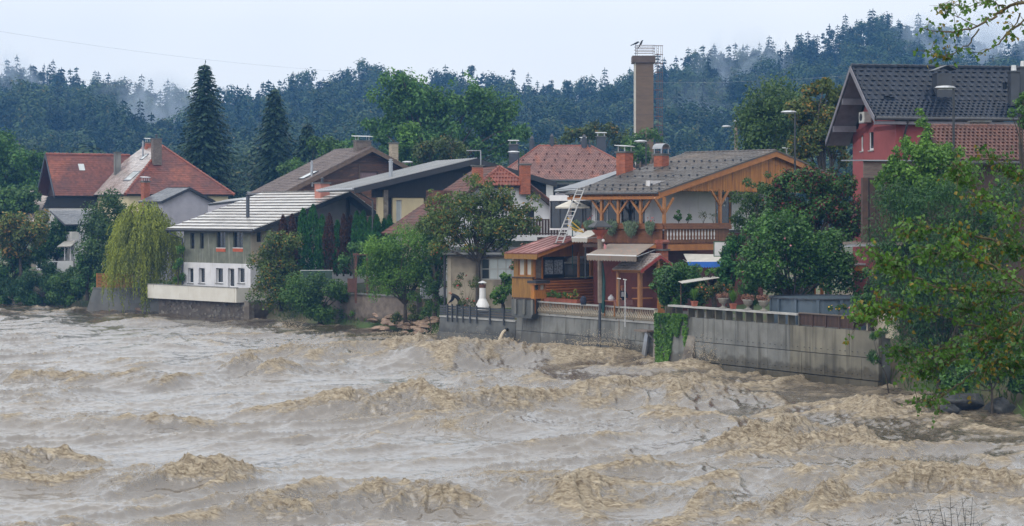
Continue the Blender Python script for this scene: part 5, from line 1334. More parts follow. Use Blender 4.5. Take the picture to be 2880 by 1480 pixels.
# side facing the terrace
xj1 = J.ony(1705, 790)[0]
zs2 = J.ony(1600, 781, 0)[1]; wj = ry(J,1528,1584,729,773)
sd = MB(); x = .05
while x < xj1: sd.box(x, min(x+.14, xj1), -.03, .05, zs2+.02 if not (wj[0]-.1 < x+.07 < wj[1]+2.4) else J.ony(1560,722)[1], ze_j-.30+slj*(x+.5)); x += .145
sd.build('upper_boards', 'orange_wood', HJ, kind='stuff')
MB().box(.02, wj[1]+.15, .055, .12, zs2-.1, ze_j+.1).build('wall_core', 'interior', HJ)
MB().box(wj[1]+.16, xj1, 2.3, 2.4, zs2-.1, ze_j+.9).build('recess_wall', 'dark_brown', HJ)
MB().box(wj[1]+.16, xj1, -.1, 2.29, zs2-.11, zs2-.105).build('recess_floor', 'dark_brown', HJ)
window(HJ, mY(-.05), (wj[0], wj[1], wj[2], wj[3]), 0, .07, 'dark_trim', 'lace', 2)
lg = MB(); z = zs2-.12; k = 0
while z > 1.75: lg.tube([(.9,-.06,z-.085),(xj1-1.2,-.06,z-.085)], .088, 8); z -= .17
lg.build('log_siding', 'log_orange', HJ, kind='stuff')
MB().box(.02, xj1, .13, ybl-.05, 1.6, zs2-.1).build('wall_core', 'concrete_dark', HJ)
MB().box(.02, xj1, -.16, .05, zs2-.11, zs2-.002).build('ledge', 'dark_brown', HJ)
for x in (.12, .75): MB().box(x-.07, x+.07, -.1, -.032, 1.9, ze_j-.2).build('post', 'orange_beam', HJ)
MB().box(.18, .68, -.07, -.032, zs2+.05, ze_j-.35).build('panel', 'weathered', HJ)
for px in (1627,): x = J.ony(px,750,-.1)[0]; MB().box(x-.06,x+.06,-.16,-.05,zs2,J.ony(px,722)[1]+.3).build('post', 'orange_beam', HJ)
# dark plastic tub behind the opening
tb = thing('hot_tub_cover', 'grey covered round tub standing under the terrace house roof', 'tub', (*J.world(J.ony(1632,780,1.1)[0], 1.1), zs2))
TB = MB(); TB.lathe([(1.0,0),(1.06,.15),(1.08,.75),(1.12,.82),(1.0,.92)], (0,0,0), 20, 1.0, .9); TB.build('tub', 'plastic_grey', tb, smooth=False)
MB().lathe([(1.14,.78),(1.16,.84),(1.14,.9)], (0,0,0), 20, 1.0, .8).build('rim', 'urn', tb)
MB().lathe([(.9,.93),(.75,1.15),(.3,1.32),(.05,1.36)], (0,0,0), 16, 1.0, .8).build('cover', 'plastic_grey', tb)
# concrete substructure below the bay
MB().box(.0, .9, .05, ybl+.2, 1.7, z_b-.12).build('substructure', 'concrete_dark', HJ)
for k, px in enumerate((1452, 1476, 1500)): y = J.onx(px,860,-.02)[0]; MB().box(-.14,-.003,y-.09,y+.09,1.85,z_b-.11).build('pier', 'concrete', HJ)
# little notice-box with roof on the corner
kb = thing('notice_box', 'small orange wooden display box with flat roof on the terrace corner', 'box', P(1515,840,114.2), math.radians(45))
bzz = lambda py: (840-py)/FPX*114.2
MB().box(-.5,.5,-.12,.14,0,bzz(817)).build('base', 'orange_wood', kb)
MB().box(-.62,.62,-.35,.35,bzz(796),bzz(789)).build('roof', 'dark_trim', kb); MB().box(-.58,.58,-.3,.3,bzz(800)+.003,bzz(796)-.003).build('roof_board', 'post_wood', kb)
for x in (-.46,0,.46): MB().box(x-.05,x+.05,-.1,.12,bzz(817)+.003,bzz(800)).build('post', 'orange_beam', kb)
for x in (-.23,.23): MB().box(x-.16,x+.16,-.02,.0,bzz(815),bzz(802)).build('pane', 'curtain' if x > 0 else 'glass_dark', kb)

# ------------------------------------------------------------------ beige outbuilding
I_ = Fr(1258, 126, -4)
HI = I_.empty('beige_garage', 'plain beige rendered outbuilding with mullioned window behind the grey fence', 'building')
x1 = I_.ony(1462, 760)[0]; zt_ = I_.ony(1300, 720)[1]; zt2 = I_.ony(1440,716)[1]; wi = ry(I_,1353,1446,727,787)
m = MB(); m.wall(mY(0), .25, x1, 1.2, zt_, [wi], .12, .3); m.build('wall', 'beige_render', HI)
MB().box(0, .248, -.04, .3, 1.2, zt_).build('pilaster', 'beige_light', HI)
MB().box(0, .25, .302, 5, 1.2, zt_-.01).build('side_wall', 'beige_render', HI)
MB().slab([(-.25,-.35,zt_+.02),(x1+.2,-.35,zt_+.02),(x1+.2,5,zt_+.25),(-.25,5,zt_+.25)], .26, (0,0,.26)).build('roof', 'dark_trim', HI)
MB().box(-.28,x1+.2,-.42,-.352,zt_+.10,zt_+.24).build('fascia', 'metal_sheet', HI)
gwn = MB(); a0, a1, b0, b1 = wi
fr_ = window(HI, mY(0), wi, .06, .07, 'concrete_cap', ['glass_dark','glass_pale','glass_pale','glass_pale'], 4, 2)
pipe(HI, [(-.15,-.3,zt_+.1),(-.15,-.2,zt_-.3),(-.15,-.2,1.2)], .08, 'dark_trim')

# ------------------------------------------------------------------ grill house with tiled roof
Ls = Fr(1795, 108.5, 45)
HL = Ls.empty('grill_hut', 'little open timber grill hut with wet tiled gable roof and red bargeboards', 'hut')
e0_, ze_l = Ls.ony(1802, 761, -.35); apL = Ls.ony(1857, 719, -.35); feL = Ls.ony(1902, 752, -.35); yl_ = Ls.onx(1722, 760, e0_)[0]
gable_roof(HL, e0_, apL[0], feL[0], -.35, yl_, ze_l, apL[1], feL[1], 'tile_wet_glare', .24, .29, .035, .09, 'red_paint', slabm='post_wood', seed=51, barge=.16, ridge_m='tile_wet_glare', single=True, gut=None, wave=.012)
zg = 1.85
for (x, y) in ((.1,.0),(.1,yl_-.2),(2.0,0.),(2.0,yl_-.45)): MB().box(x-.08,x+.08,y-.08,y+.08,2.665 if (x < 1 and y > 1) else zg,ze_l+(.0 if x < 1 else .5)).build('post', 'post_wood', HL)
MB().box(.02,.18,-.3,yl_-.3,ze_l-.16,ze_l-.02).build('beam', 'post_wood', HL)
MB().beam((e0_+.2,-.2,ze_l+.05),(apL[0]-.05,-.2,apL[1]-.18), .1, .14).build('rafter', 'post_wood', HL); MB().beam((apL[0]+.05,-.2,apL[1]-.18),(feL[0],-.2,feL[1]-.1), .1, .14).build('rafter', 'post_wood', HL)
MB().box(apL[0]-.1,apL[0]+.1,-.25,-.1,ze_l-.1,apL[1]-.2).build('king_post', 'post_wood', HL)
for z in (2.5,3.1,3.7): MB().box(.3,1.6,.3,.75,z,z+.05).build('shelf', 'orange_beam', HL)
MB().box(1.9,2.05,.1,yl_-.5,zg,ze_l+.2).build('back_wall', 'red_wall', HL)
MB().lathe([(.30,0),(.36,.5),(.34,1.1),(.22,1.5),(.04,1.62)], (1.35,-.55,zg), 12, 1, .12).build('board', 'orange_wood', HL)
q = Ls.at(1862, 715, 111); ch = chimney(HL, q.x, q.y, q.z-1.0, Ls.at(1862,705,111).z, .5, .5, 'brick', 'none', name='grill_chimney')
hh = MB(); zc_ = Ls.at(1862,705,111).z+.09
for sx_ in (-1, 1): hh.box(q.x+sx_*.22-.05, q.x+sx_*.22+.05, q.y-.22, q.y+.22, zc_, zc_+.38)
for k in range(3): hh.tube([(q.x-.3, q.y-.2+k*.2, zc_+.42), (q.x+.3, q.y-.2+k*.2, zc_+.42)], .12, 8)
hh.build('tile_cowl', 'tile_orange', ch, kind='stuff')

# ------------------------------------------------------------------ river walls
def wall_frame(x0, y0, x1, y1): 
    f = Fr.__new__(Fr); f.X, f.Y = x0, y0; f.th = math.atan2(y1-y0, x1-x0); f.c, f.s = math.cos(f.th), math.sin(f.th); return f, math.hypot(x1-x0, y1-y0)
# set-back wall under the grey fence
f1, l1 = wall_frame(-4.5, 124.2, .25, 118.5)
WA = f1.empty('fence_wall', 'low stained concrete river wall under the dark grey board fence', 'wall')
zt1 = f1.ony(1350, 899)[1]
MB().slab([(-.3,-.25,-1.5),(l1,-.25,-1.5),(l1,0,zt1),(-.3,0,zt1)], .4, (0,.4,0)).build('wall_face', 'concrete_dark', WA)
MB().slab([(-.3,-.32,-1.5),(l1,-.32,-1.5),(l1,-.2,.30),(-.3,-.2,.30)], .1, (0,.1,0)).build('ledge', 'concrete', WA)
MB().box(-.3,l1,-.06,.42,zt1+.002,zt1+.10).build('coping', 'concrete_cap', WA)
FB = f1.empty('board_fence', 'dark grey horizontal board fence on the low river wall', 'fence')
ft = f1.ony(1350, 862)[1]; nb_ = 4
for k in range(nb_):
    z0 = zt1+.16+(ft-zt1-.18)*k/nb_; MB().box(-.2,l1-.05,-.10,-.07,z0,z0+(ft-zt1-.18)/nb_-.035).build('board', 'anthracite', FB)
for px in (1258,1271,1284,1301,1321,1340,1377,1416):
    x = f1.ony(px, 880, -.15)[0]; MB().box(x-.045,x+.045,-.175,-.102,zt1-.25,ft+.05).build('post', 'anthracite', FB)
# pipe jetting brown water
q = P(1422, 927, 118.9)
PJ = thing('drain_pipe', 'black drain pipe spouting brown water from the low river wall', 'pipe', q)
MB().tube([(.55,.6,0),(0,0,0)], .09, 8).build('pipe', 'iron', PJ)
pts = [(0-.28*t*2.2, -.1-.3*t, -.06-1.9*t*t) for t in [i/8 for i in range(9)]]
MB().tube(pts, [.08+.10*i/8 for i in range(9)], 8).build('water_jet', 'spray', PJ)

# terrace wall with baluster railing
f2, l2 = wall_frame(.3, 118.4, 8.05, 107.0)
WB = f2.empty('terrace_wall', 'pale grey concrete river wall below the curved baluster railing', 'wall')
zt2_ = 1.80
cuts = [0, .7, 2.7, 5.2, 7.6, 10.0, 12.0, l2]
for i in range(len(cuts)-1):
    for (z0, z1, o) in ((-1.6, .75, .10), (.78, zt2_, .0)):
        a, b_ = cuts[i]+.012, cuts[i+1]-.012
        p = MB(); t0, t1 = .26*(1-(z0+1.6)/3.4)+o*0, .26*(1-(z1+1.6)/3.4)
        p.slab([(a,-t0,z0),(b_,-t0,z0),(b_,-t1,z1),(a,-t1,z1)], .2, (0,.2+t0,0)); p.build('panel', 'concrete', WB)
MB().box(0,l2,.05,.5,-1.6,zt2_-.01).build('core', 'concrete_dark', WB)
MB().box(-.02,l2+.02,-.07,.5,zt2_+.002,zt2_+.06).build('coping', 'concrete_cap', WB)
MB().box(.9,l2+.6,.52,7.5,1.3,2.05).build('terrace_floor', 'concrete', WB)
RL = f2.empty('baluster_railing', 'weathered railing with bulging curved balusters on the terrace wall', 'railing')
zr2 = 2.66; xs0 = f2.ony(1504, 850)[0]
MB().box(xs0,l2+.05,-.14,.12,zr2-.09,zr2).build('handrail', 'concrete_cap', RL)
MB().box(xs0,l2,-.05,.03,zt2_+.07,zt2_+.12).build('bottom_rail', 'concrete_cap', RL)
MB().box(xs0,l2,-.075,.0,zt2_+.30,zt2_+.33).build('band', 'rust', RL)
hB = zr2-.09-zt2_-.12
bp_ = [(0,0,0),(0,-.10,hB*.12),(0,-.15,hB*.28),(0,-.10,hB*.44),(0,-.02,hB*.62),(0,.01,hB*.8),(0,.0,hB)]
bm = MB().tube(bp_, [.028,.034,.036,.032,.026,.026,.028], 5).mesh('baluster'); bm.materials.append(MATS['beige_light'])
n_ = 74
for k in range(n_):
    o = place('baluster', bm, None, RL); o.location = (xs0+.08+(l2-xs0-.16)*k/(n_-1), -.01, zt2_+.12)
for px in (1548,1592,1637,1735,1784):
    x = f2.ony(px,870)[0]; MB().box(x-.035,x+.035,-.07,.06,zt2_+.06,zr2-.09).build('post', 'post_grey', RL)
for x in (xs0-.05, l2): MB().box(x-.05,x+.05,-.09,.1,zt2_+.06,zr2-.01).build('post', 'beige_light', RL)
# steel steps bracket and chute at the wall's right end
CHU = f2.empty('chute_bracket', 'grey metal chute and bracket on the right end of the terrace wall', 'bracket')
x = l2-.9
MB().slab([(x,-.55,-1.2),(x+.35,-.55,-1.2),(x+.65,-.35,1.3),(x+.35,-.35,1.3)], .1, (0,.12,0)).build('chute', 'zinc', CHU)
MB().box(x-.2,x+1.0,-.7,-.1,1.36,1.46).build('platform', 'weathered', CHU); MB().beam((x+.9,-.65,1.35),(x+.9,-.12,.9), .07).build('strut', 'zinc', CHU)
# end pillar between the two walls
MB_ = MB(); fe_, le_ = wall_frame(8.0, 107.2, 7.9, 102.2)
EP = fe_.empty('return_wall', 'stained stone return wall between terrace wall and garden wall', 'wall')
MB().slab([(0,-.2,-1.6),(le_,-.5,-1.6),(le_,0,2.55),(0,0,2.2)], .3, (0,.6,0)).build('wall_face', 'stone', EP)

# garden wall of formwork panels on the right
f3a, l3a = wall_frame(7.86, 102.0, 9.62, 99.75); f3, l3 = wall_frame(9.6, 99.7, 16.92, 87.7)
WG = f3.empty('garden_wall', 'tall grey-tan concrete garden wall of formwork panels at the right bank', 'wall')
ztg = 2.56; rows = [(-1.7,-.62),(-.6,.27),(.30,1.32),(1.34,ztg)]
colx = [0]
while colx[-1] < l3-.9: colx.append(colx[-1]+.86)
colx[-1] = l3
r = random.Random(8)
for i in range(len(colx)-1):
    for j, (z0, z1) in enumerate(rows):
        o = r.uniform(-.012,.012) - (.0 if j > 1 else .05); a, b_ = colx[i]+.006, colx[i+1]-.006
        MB().box(a,b_,-.12+o,.1,z0,z1-.012).build('panel', 'concrete_tan' if (colx[i] > l3*.52 or (j < 2 and i > 5)) else 'concrete', WG)
hl = MB()
for i in range(len(colx)-1):
    for (z0, z1) in rows[1:]:
        for dx in (.25,.62): hl.lathe([(.022,0),(.022,.004)], (0,0,0), 5) if False else hl.box(colx[i]+dx-.011,colx[i]+dx+.011,-.19,-.13,z0+.2,z0+.225)
hl.build('tie_holes', 'concrete_dark', WG, kind='stuff')
MB().box(0,l3,.11,.6,-1.7,ztg-.02).build('core', 'concrete_dark', WG)
WG2 = f3a.empty('ivy_wall', 'short concrete wall with ivy at the left end of the garden wall', 'wall')
MB().slab([(0,-.3,-1.7),(l3a+.1,-.3,-1.7),(l3a,0,ztg),(0,0,ztg)], .3, (0,.5,0)).build('wall_face', 'concrete', WG2)
MB().slab([(l3a-.9,-.9,-1.7),(l3a+.1,-.9,-1.7),(l3a+.1,-.15,1.6),(l3a-.5,-.15,1.6)], .3, (0,.6,0)).build('buttress', 'stone', WG2)
# open concrete rail on fins
GRL = f3.empty('fin_railing', 'grey concrete handrail carried on upright concrete fins along the garden wall', 'railing')
zrl = 3.14; xe_ = f3.ony(2250, 880)[0]
MB().box(-2.2,xe_,-.22,.16,zrl-.09,zrl).build('handrail', 'concrete_cap', GRL)
fm_ = MB().box(-.04,.04,-.12,.30,ztg+.003,zrl-.092).mesh('fin'); fm_.materials.append(MATS['concrete_tan'])
for px in (1872,1902,1936,1962,1987,2013,2042,2070,2098,2127,2158,2190,2218,2247):
    o = place('fin', fm_, None, GRL); o.location = (f3.ony(px,890,-.1)[0], 0, 0)
# dark vertical-board fence at the right end
PF = f3.empty('picket_fence', 'dark brown close-boarded fence at the right end of the garden wall', 'fence')
xf1 = f3.ony(2402, 900)[0]; zpf = f3.ony(2330,884)[1]
x = xe_+.05; n_ = 0; pm = MB().box(0,.075,-.06,-.035,ztg+.04,zpf-.06).mesh('board'); pm.materials.append(MATS['dark_brown'])
while x < xf1: o = place('board', pm, None, PF); o.location = (x, 0, 0); x += .095
for z in (ztg+.10, zpf-.2): MB().box(xe_,xf1,-.03,.02,z,z+.06).build('rail', 'dark_brown', PF)
MB().box(xe_,xf1,-.12,.08,zpf-.055,zpf).build('cap_rail', 'weathered', PF)
for k in range(5): x = xe_+.03+(xf1-xe_)*k/4; MB().box(x-.04,x+.04,-.1,-.062,ztg-.1,zpf-.06).build('post', 'dark_brown', PF)
yb_ = Vector((xf1,0,0)); m_ = MB()
pm2 = MB().box(-.012,.012,0,.08,0,1.0).mesh('board'); pm2.materials.append(MATS['dark_brown'])
for k in range(22): o = place('board', pm2, None, PF); o.location = (xf1+.03, -.05+k*.1, ztg+.04+k*.022)
# pale wall stub past the fence
MB().box(l3-1.3,l3+.6,.3,.6,ztg-.3,ztg+.95).build('pier', 'beige_light', WG)

# ------------------------------------------------------------------ red house with black roof
O = Fr(2462, 99, 10)
HO = O.empty('red_house', 'dark red rendered house with black pantile roof at the top right', 'house')
xo1 = O.ony(2962, 330)[0]; z_e = O.ony(2600, 331)[1]
hwid = 3.6; zk = O.at(2428,282,100.3).z; zr_ = O.at(2600,190,103).z; yk_ = 1.35
ovl = [(0,0,z_e),(xo1,0,z_e),(xo1,yk_,zk),(0,yk_,zk)]; ovu = [(0,yk_,zk),(xo1,yk_,zk),(xo1,hwid,zr_),(0,hwid,zr_)]
ro = MB().slab(ovl, .18).build('roof', 'lead_grey', HO); ru = MB().slab(ovu, .18).build('roof', 'lead_grey', HO)
tiles(ro, ovl, .285, .30, .04, 'tile_black', wave=.02, seed=61, single=True); tiles(ru, ovu, .40, .40, .04, 'tile_black', wave=.02, seed=62, single=True)
zb_ = O.at(2342,396,106).z; yB = hwid*2+.3
MB().slab([(xo1,yB,zb_),(0,yB,zb_),(0,hwid,zr_),(xo1,hwid,zr_)], .18).build('roof', 'lead_grey', HO)
bb = MB()
for (a, b_) in (((0,z_e),(yk_,zk)), ((yk_,zk),(hwid,zr_)), ((hwid,zr_),(yB,zb_))):
    MB().slab([(-.03,a[0],a[1]+.04),(-.03,b_[0],b_[1]+.04),(-.03,b_[0],b_[1]-.26),(-.03,a[0],a[1]-.26)], .05, (-.05,0,0)).build('bargeboard', 'trim_lilac', HO)
MB().slab([(.03,hwid,zr_-.24),(1.3,hwid,zr_-.24),(1.3,yB,zb_-.24),(.03,yB,zb_-.24)], .03).build('soffit', 'trim_lilac', HO)
for t in (.35, .72):
    y = hwid+(yB-hwid)*t; z = zr_+(zb_-zr_)*t; MB().box(-.02,1.3,y-.06,y+.06,z-.62,z-.28).build('purlin', 'trim_lilac', HO)
ridge_caps(ru, (0,hwid,zr_+.06), (xo1,hwid,zr_+.06), .13, 'tile_black', .42)
ws = MB(); WX = 1.3
hs = [rx(O,2421,2428,365,425,WX), rx(O,2444,2457,360,422,WX)]
hs = [(h[0], h[1], h[2], h[3]) for h in hs]
m = MB(); m.wall(mX(WX), .5, yB-.6, 2.5, z_e-.6, hs, .3, .4); m.build('wall', 'pink_render', HO)
MB().slab([(WX,.5,z_e-.6),(WX,yB-.6,z_e-.6),(WX,yB-.6,zb_-.25),(WX,hwid,zr_-.5),(WX,yk_,zk-.4),(WX,.5,z_e-.3)], .3, (.3,0,0)).build('gable_wall', 'pink_render', HO)
for h in hs: window(HO, mX(WX), h, .05, .10, 'white_paint', 'glass_dark', 1, 1, 'concrete_cap')
MB().box(WX+.01, xo1-.5, .5, .8, 2.5, z_e-.2).build('front_wall', 'pink_render', HO)
MB().tube([(0,-.09,z_e-.06),(xo1,-.09,z_e-.06)], .10, 8).build('gutter', 'gutter', HO)
MB().box(0.1,xo1,-.02,.5,z_e-.36,z_e-.2).build('eave_board', 'trim_lilac', HO)
pipe(HO, [(1.75,-.1,z_e-.15),(1.75,.2,z_e-.6),(1.75,.42,z_e-.9),(1.75,.42,4)], .06)
y_, z_ = O.onx(2432, 330, WX-.3); A_ = thing('air_conditioner', 'white air conditioner unit on the red gable wall under the eave', 'air conditioner', (*O.world(WX-.28, y_), z_), O.th)
MB().box(-.2,.2,-.42,.42,-.28,.28).build('case', 'ac_white', A_); MB().lathe([(.2,0),(.2,.02)], (0,0,0), 12) 
fan = MB(); fan.tube([(-.215,.1,0),(-.2,.1,0)], .2, 14); fan.build('fan_grille', 'dark_trim', A_); MB().box(-.2,.25,-.4,.4,-.33,-.282).build('bracket', 'zinc', A_)
def chim_metal(px, p0, p1, Y, w, cap):
    q = O.at(px, p0, Y); zt_ = O.at(px, p1, Y).z
    c = MB().box(q.x-w/2,q.x+w/2,q.y-w*.4,q.y+w*.4,q.z-.5,zt_).build('chimney', 'lead_grey', HO)
    if cap == 'gable':
        k = MB(); k.slab([(q.x-w*.75,q.y-.5,zt_+.14),(q.x+.1,q.y-.5,zt_+.42),(q.x+.1,q.y+.5,zt_+.42),(q.x-w*.75,q.y+.5,zt_+.14)], .03); k.slab([(q.x+.1,q.y-.5,zt_+.42),(q.x+w*.75,q.y-.5,zt_+.2),(q.x+w*.75,q.y+.5,zt_+.2),(q.x+.1,q.y+.5,zt_+.42)], .03)
        k.build('cowl', 'lead_grey', c)
    else:
        MB().box(q.x-w*.62,q.x+w*.62,q.y-w*.55,q.y+w*.55,zt_+.002,zt_+.08).build('cap', 'lead_grey', c)
        MB().lathe([(w*.3,0),(w*.24,.3)], (q.x,q.y,zt_+.08), 12).build('pot', 'steel_white', c)
chim_metal(2650, 262, 207, 101.6, .85, 'gable'); chim_metal(2851, 272, 204, 101.4, .5, 'pot'); chim_metal(2876, 250, 192, 102, .42, 'pot')
for px, py in ((2494,276),(2508,279),(2826,238)):
    q = O.at(px, py, 100.7 if py > 260 else 101.6); MB().lathe([(.1,-.25),(.12,.05),(.16,.1),(.1,.16)], (q.x,q.y,q.z), 8).build('vent', 'tile_black', HO)
# lower wing with rust tiles
N_ = Fr(2672, 93, 8)
HN = N_.empty('rust_roof_wing', 'low wing with old rust-brown pantile roof right of the poplar', 'building')
n0 = N_.ony(2655, 452); n1 = N_.ony(2990, 452)[0]; zt_ = N_.at(2700,357,95.5).z
np_ = [(n0[0],0,n0[1]),(n1,0,n0[1]),(n1,2.6,zt_),(n0[0]+.1,2.6,zt_)]
rn = MB().slab(np_, .15).build('roof', 'dark_brown', HN); tiles(rn, np_, .225, .33, .06, 'tile_rust', wave=.035, seed=71, single=True)
ridge_caps(rn, (n0[0],2.6,zt_+.05), (n1,2.6,zt_+.05), .12, 'tile_rust', .4)
MB().slab([(n1,5.2,n0[1]),(n0[0],5.2,n0[1]),(n0[0],2.6,zt_),(n1,2.6,zt_)], .15).build('roof', 'tile_rust', HN)
MB().box(n0[0]+.2,n1,.5,5,2.3,n0[1]-.2).build('wall', 'dark_brown', HN)
MB().tube([(n0[0],-.08,n0[1]-.1),(n1,-.08,n0[1]-.1)], .1, 8).build('gutter', 'gutter', HN)
q = N_.at(2755, 350, 96.5); chimney(HN, q.x, q.y, q.z-.6, N_.at(2755,345,96.5).z, .8, .6, 'brick_dark', 'none')
# weathered timber balcony tower
T_ = Fr(2428, 92.5, 12)
HT = T_.empty('timber_porch', 'weathered open timber porch with tall posts beside the red house', 'porch')
zz = lambda py: T_.ony(2450, py)[1]; xw = T_.ony(2516,600)[0]
pb = MB(); z = zz(500)
for k in range(8): MB().box(0,xw+2.5,-.05+.008*(k % 2),.03,zz(500)+(zz(452)-zz(500))*k/8,zz(500)+(zz(452)-zz(500))*(k+.93)/8).build('plank', 'weathered', HT)
MB().slab([(-.15,-.3,zz(450)),(xw+2.5,-.3,zz(450)),(xw+2.5,2.5,zz(446)),(-.15,2.5,zz(446))], .06).build('roof', 'zinc', HT)
for px in (2432, 2452): x = T_.ony(px,600)[0]; MB().box(x-.14,x+.14,-.08,.14,zz(682),zz(500)).build('post', 'dark_brown', HT)
bd = MB(); x = T_.ony(2468,600)[0]
while x < xw+2.4: bd.box(x,x+.1,.3,.34,zz(682),zz(500)); x += .125
bd.build('boards', 'dark_brown', HT, kind='stuff')
MB().box(-.1,xw+2.5,-.15,2.4,zz(690),zz(682)-.003).build('floor', 'weathered', HT)
MB().slab([T_.at(2374,692,91.5),T_.at(2500,688,90.8),T_.at(2500,683,92.5),T_.at(2395,686,93)], .05).build('canopy', 'zinc', HT)
MB().box(xw,xw+2.4,1.8,2.2,2.3,zz(692)).build('core', 'dark_brown', HT)
# orange carport frame
Q_ = Fr(2400, 104, 12)
HQ = Q_.empty('carport', 'orange timber carport with pale flat roof behind the pool', 'carport')
zq = lambda py: Q_.ony(2430, py)[1]; x0q = Q_.ony(2398,750)[0]; x1q = Q_.ony(2449,750)[0]
MB().box(x0q-3.2,x1q+.05,-.1,2.5,zq(746),zq(741)).build('roof', 'steel_white', HQ)
MB().box(x0q-3.1,x1q,-.05,.1,zq(762),zq(747)).build('beam', 'orange_beam', HQ)
for px in (2290, 2312, 2440): x = Q_.ony(px,790)[0]; MB().box(x-.08,x+.08,.0-.04,.09,2.3,zq(762)).build('post', 'orange_beam', HQ)
MB().beam((Q_.ony(2420,766)[0],.02,zq(766)),(Q_.ony(2440,785)[0],.02,zq(788)), .09).build('brace', 'orange_beam', HQ)

# ------------------------------------------------------------------ tower chimney
TW = Fr(1786, 205, 0)
HW = TW.empty('factory_chimney', 'tall square brown factory chimney with caged ladder', 'chimney')
tw = TW.ony(1838,300)[0]; td = 1.9; ztp = TW.ony(1810,176)[1]; z0 = 2.5
seg = [TW.ony(1810,y)[1] for y in (176,215,270,323,378,432,486,540)] + [2.5]
for a, b_ in zip(seg[:-1], seg[1:]): MB().box(.10,tw,0,td,b_+.02,a-.02).build('section', 'tower', HW)
for a in seg[1:-1]: MB().box(.12,tw-.02,.02,td-.02,a-.03,a+.03).build('joint', 'tower_cap', HW)
MB().box(-.02,.098,.02,td,2.5,ztp-.03).build('lit_side_strip', 'tower_lit_side', HW)  # light on the left face painted as a pale strip
zc_ = TW.ony(1810,157)[1]
MB().box(-.28,tw+.2,-.22,td+.2,ztp-.018,zc_).build('crown', 'tower_cap', HW)
for (zp) in (128,137,146):
    z = TW.ony(1810,zp)[1]; MB().box(.05,tw+.15,-.12,-.08,z-.03,z+.03).build('guard_rail', 'rust', HW); MB().box(.05,tw+.15,td+.1,td+.14,z-.03,z+.03).build('guard_rail', 'rust', HW)
for x in (.05,.22,tw-.05,tw+.13): MB().box(x-.025,x+.025,-.115,-.085,zc_,TW.ony(1810,128)[1]).build('guard_post', 'iron', HW)
lx0, lx1 = tw+.25, tw+.98; zt_ = TW.ony(1850,128)[1]
for x in (lx0+.12, lx0+.3, lx1-.18, lx1): MB().box(x-.018,x+.018,.2,.24,6,zt_).build('ladder_rail', 'rust', HW)
for k in range(16):
    z = zt_-.95*k-.02; MB().box(lx0-.12,lx1+.05,.16,.22,z-.035,z+.035).build('cage_hoop', 'rust', HW)
rg2 = MB(); z = zt_-.3
while z > 8: rg2.box(lx0+.12,lx0+.3,.25,.28,z-.015,z+.015); z -= .3
rg2.build('rungs', 'rust', HW, kind='stuff')

# crows on the guard rail
for i, (px, py) in enumerate(((1787,124),(1805,125))):
    q = P(px, 128, 205); bmx = MB()
    bmx.tube([(-.30,0,.02),(-.12,0,.12),(.08,0,.24),(.18,0,.33),(.26,0,.36),(.36,0,.34)], [.02,.07,.10,.08,.055,.012], 7)
    bmx.tube([(-.12,0,.1),(-.34,0,-.02),(-.46,0,-.10)], [.06,.05,.03], 5); bmx.tube([(.0,.03,.12),(.0,.03,0)], .012, 4); bmx.tube([(.0,-.03,.12),(.0,-.03,0)], .012, 4)
    o = bmx.build('crow', 'bird', label=('crow leaning forward at the left end of the chimney rail', 'upright crow in the middle of the chimney top rail')[i], cat='bird', group='crows on the factory chimney')
    o.location = q; o.rotation_euler = (0, -.5 if i else .15, .2); o.scale = (1.15,)*3

# ------------------------------------------------------------------ street lamps and poles
def street_lamp(px, py, base, Y, side, label, L=.95):
    q = P(px, py, Y); o = thing('street_lamp', label, 'street lamp', (q.x, q.y, base), 0, 'street lamps'); H = q.z-base
    MB().tube([(0,0,0),(0,0,H*.5),(0,0,H)], [.09,.07,.055], 8).build('pole', 'iron', o)
    h = MB(); h.lathe([(.02,-.02),(.16,.0),(.20,.05),(.16,.12),(.04,.16)], (0,0,0), 12, 2.6, .9); 
    hd = h.build('lamp_head', 'zinc', o); hd.location = (side*L*.42, 0, H)
    MB().box(side*L*.42-.3,side*L*.42+.3,-.1,.1,H-.035,H-.021).build('lens', 'glass_pale', o)
street_lamp(2236, 318, 2.5, 119, -1, 'tall street lamp with flat head left of the yellowing maple')
street_lamp(2682, 250, 2.5, 90.5, -1, 'street lamp with pale head in front of the black roof')
street_lamp(1817, 400, 2.5, 140, -1, 'street lamp between the two brick chalet chimneys')
street_lamp(1459, 430, 2.5, 150, -1, 'street lamp in front of the orange hip roof')
street_lamp(1159, 458, 2.5, 168, -1, 'small street lamp behind the grey metal roof')
q = P(2070, 342, 150); UP = thing('utility_pole', 'grey wooden utility pole with lamp arm behind the chalet roof', 'pole', (q.x, q.y, 2.5))
Hh = q.z-2.5
MB().tube([(0,0,0),(0,0,Hh)], [.17,.12], 8).build('pole', 'post_grey', UP); MB().lathe([(.2,0),(.16,.08),(.03,.12)], (0,0,Hh), 8).build('cap', 'zinc', UP)
MB().tube([(-.1,0,Hh-.3),(-.45,0,Hh-.42)], .03, 5).build('arm', 'iron', UP)
h = MB(); h.lathe([(.02,-.02),(.16,.0),(.20,.05),(.16,.12),(.04,.16)], (-.75,0,Hh-.45), 12, 2.0, .9); h.build('lamp_head', 'zinc', UP)
MB().tube([(-.2,0,Hh-.6),(-1.2,.2,Hh-2.9),(-2.6,.3,Hh-5.2)], .025, 4).build('stay_cable', 'iron', UP)

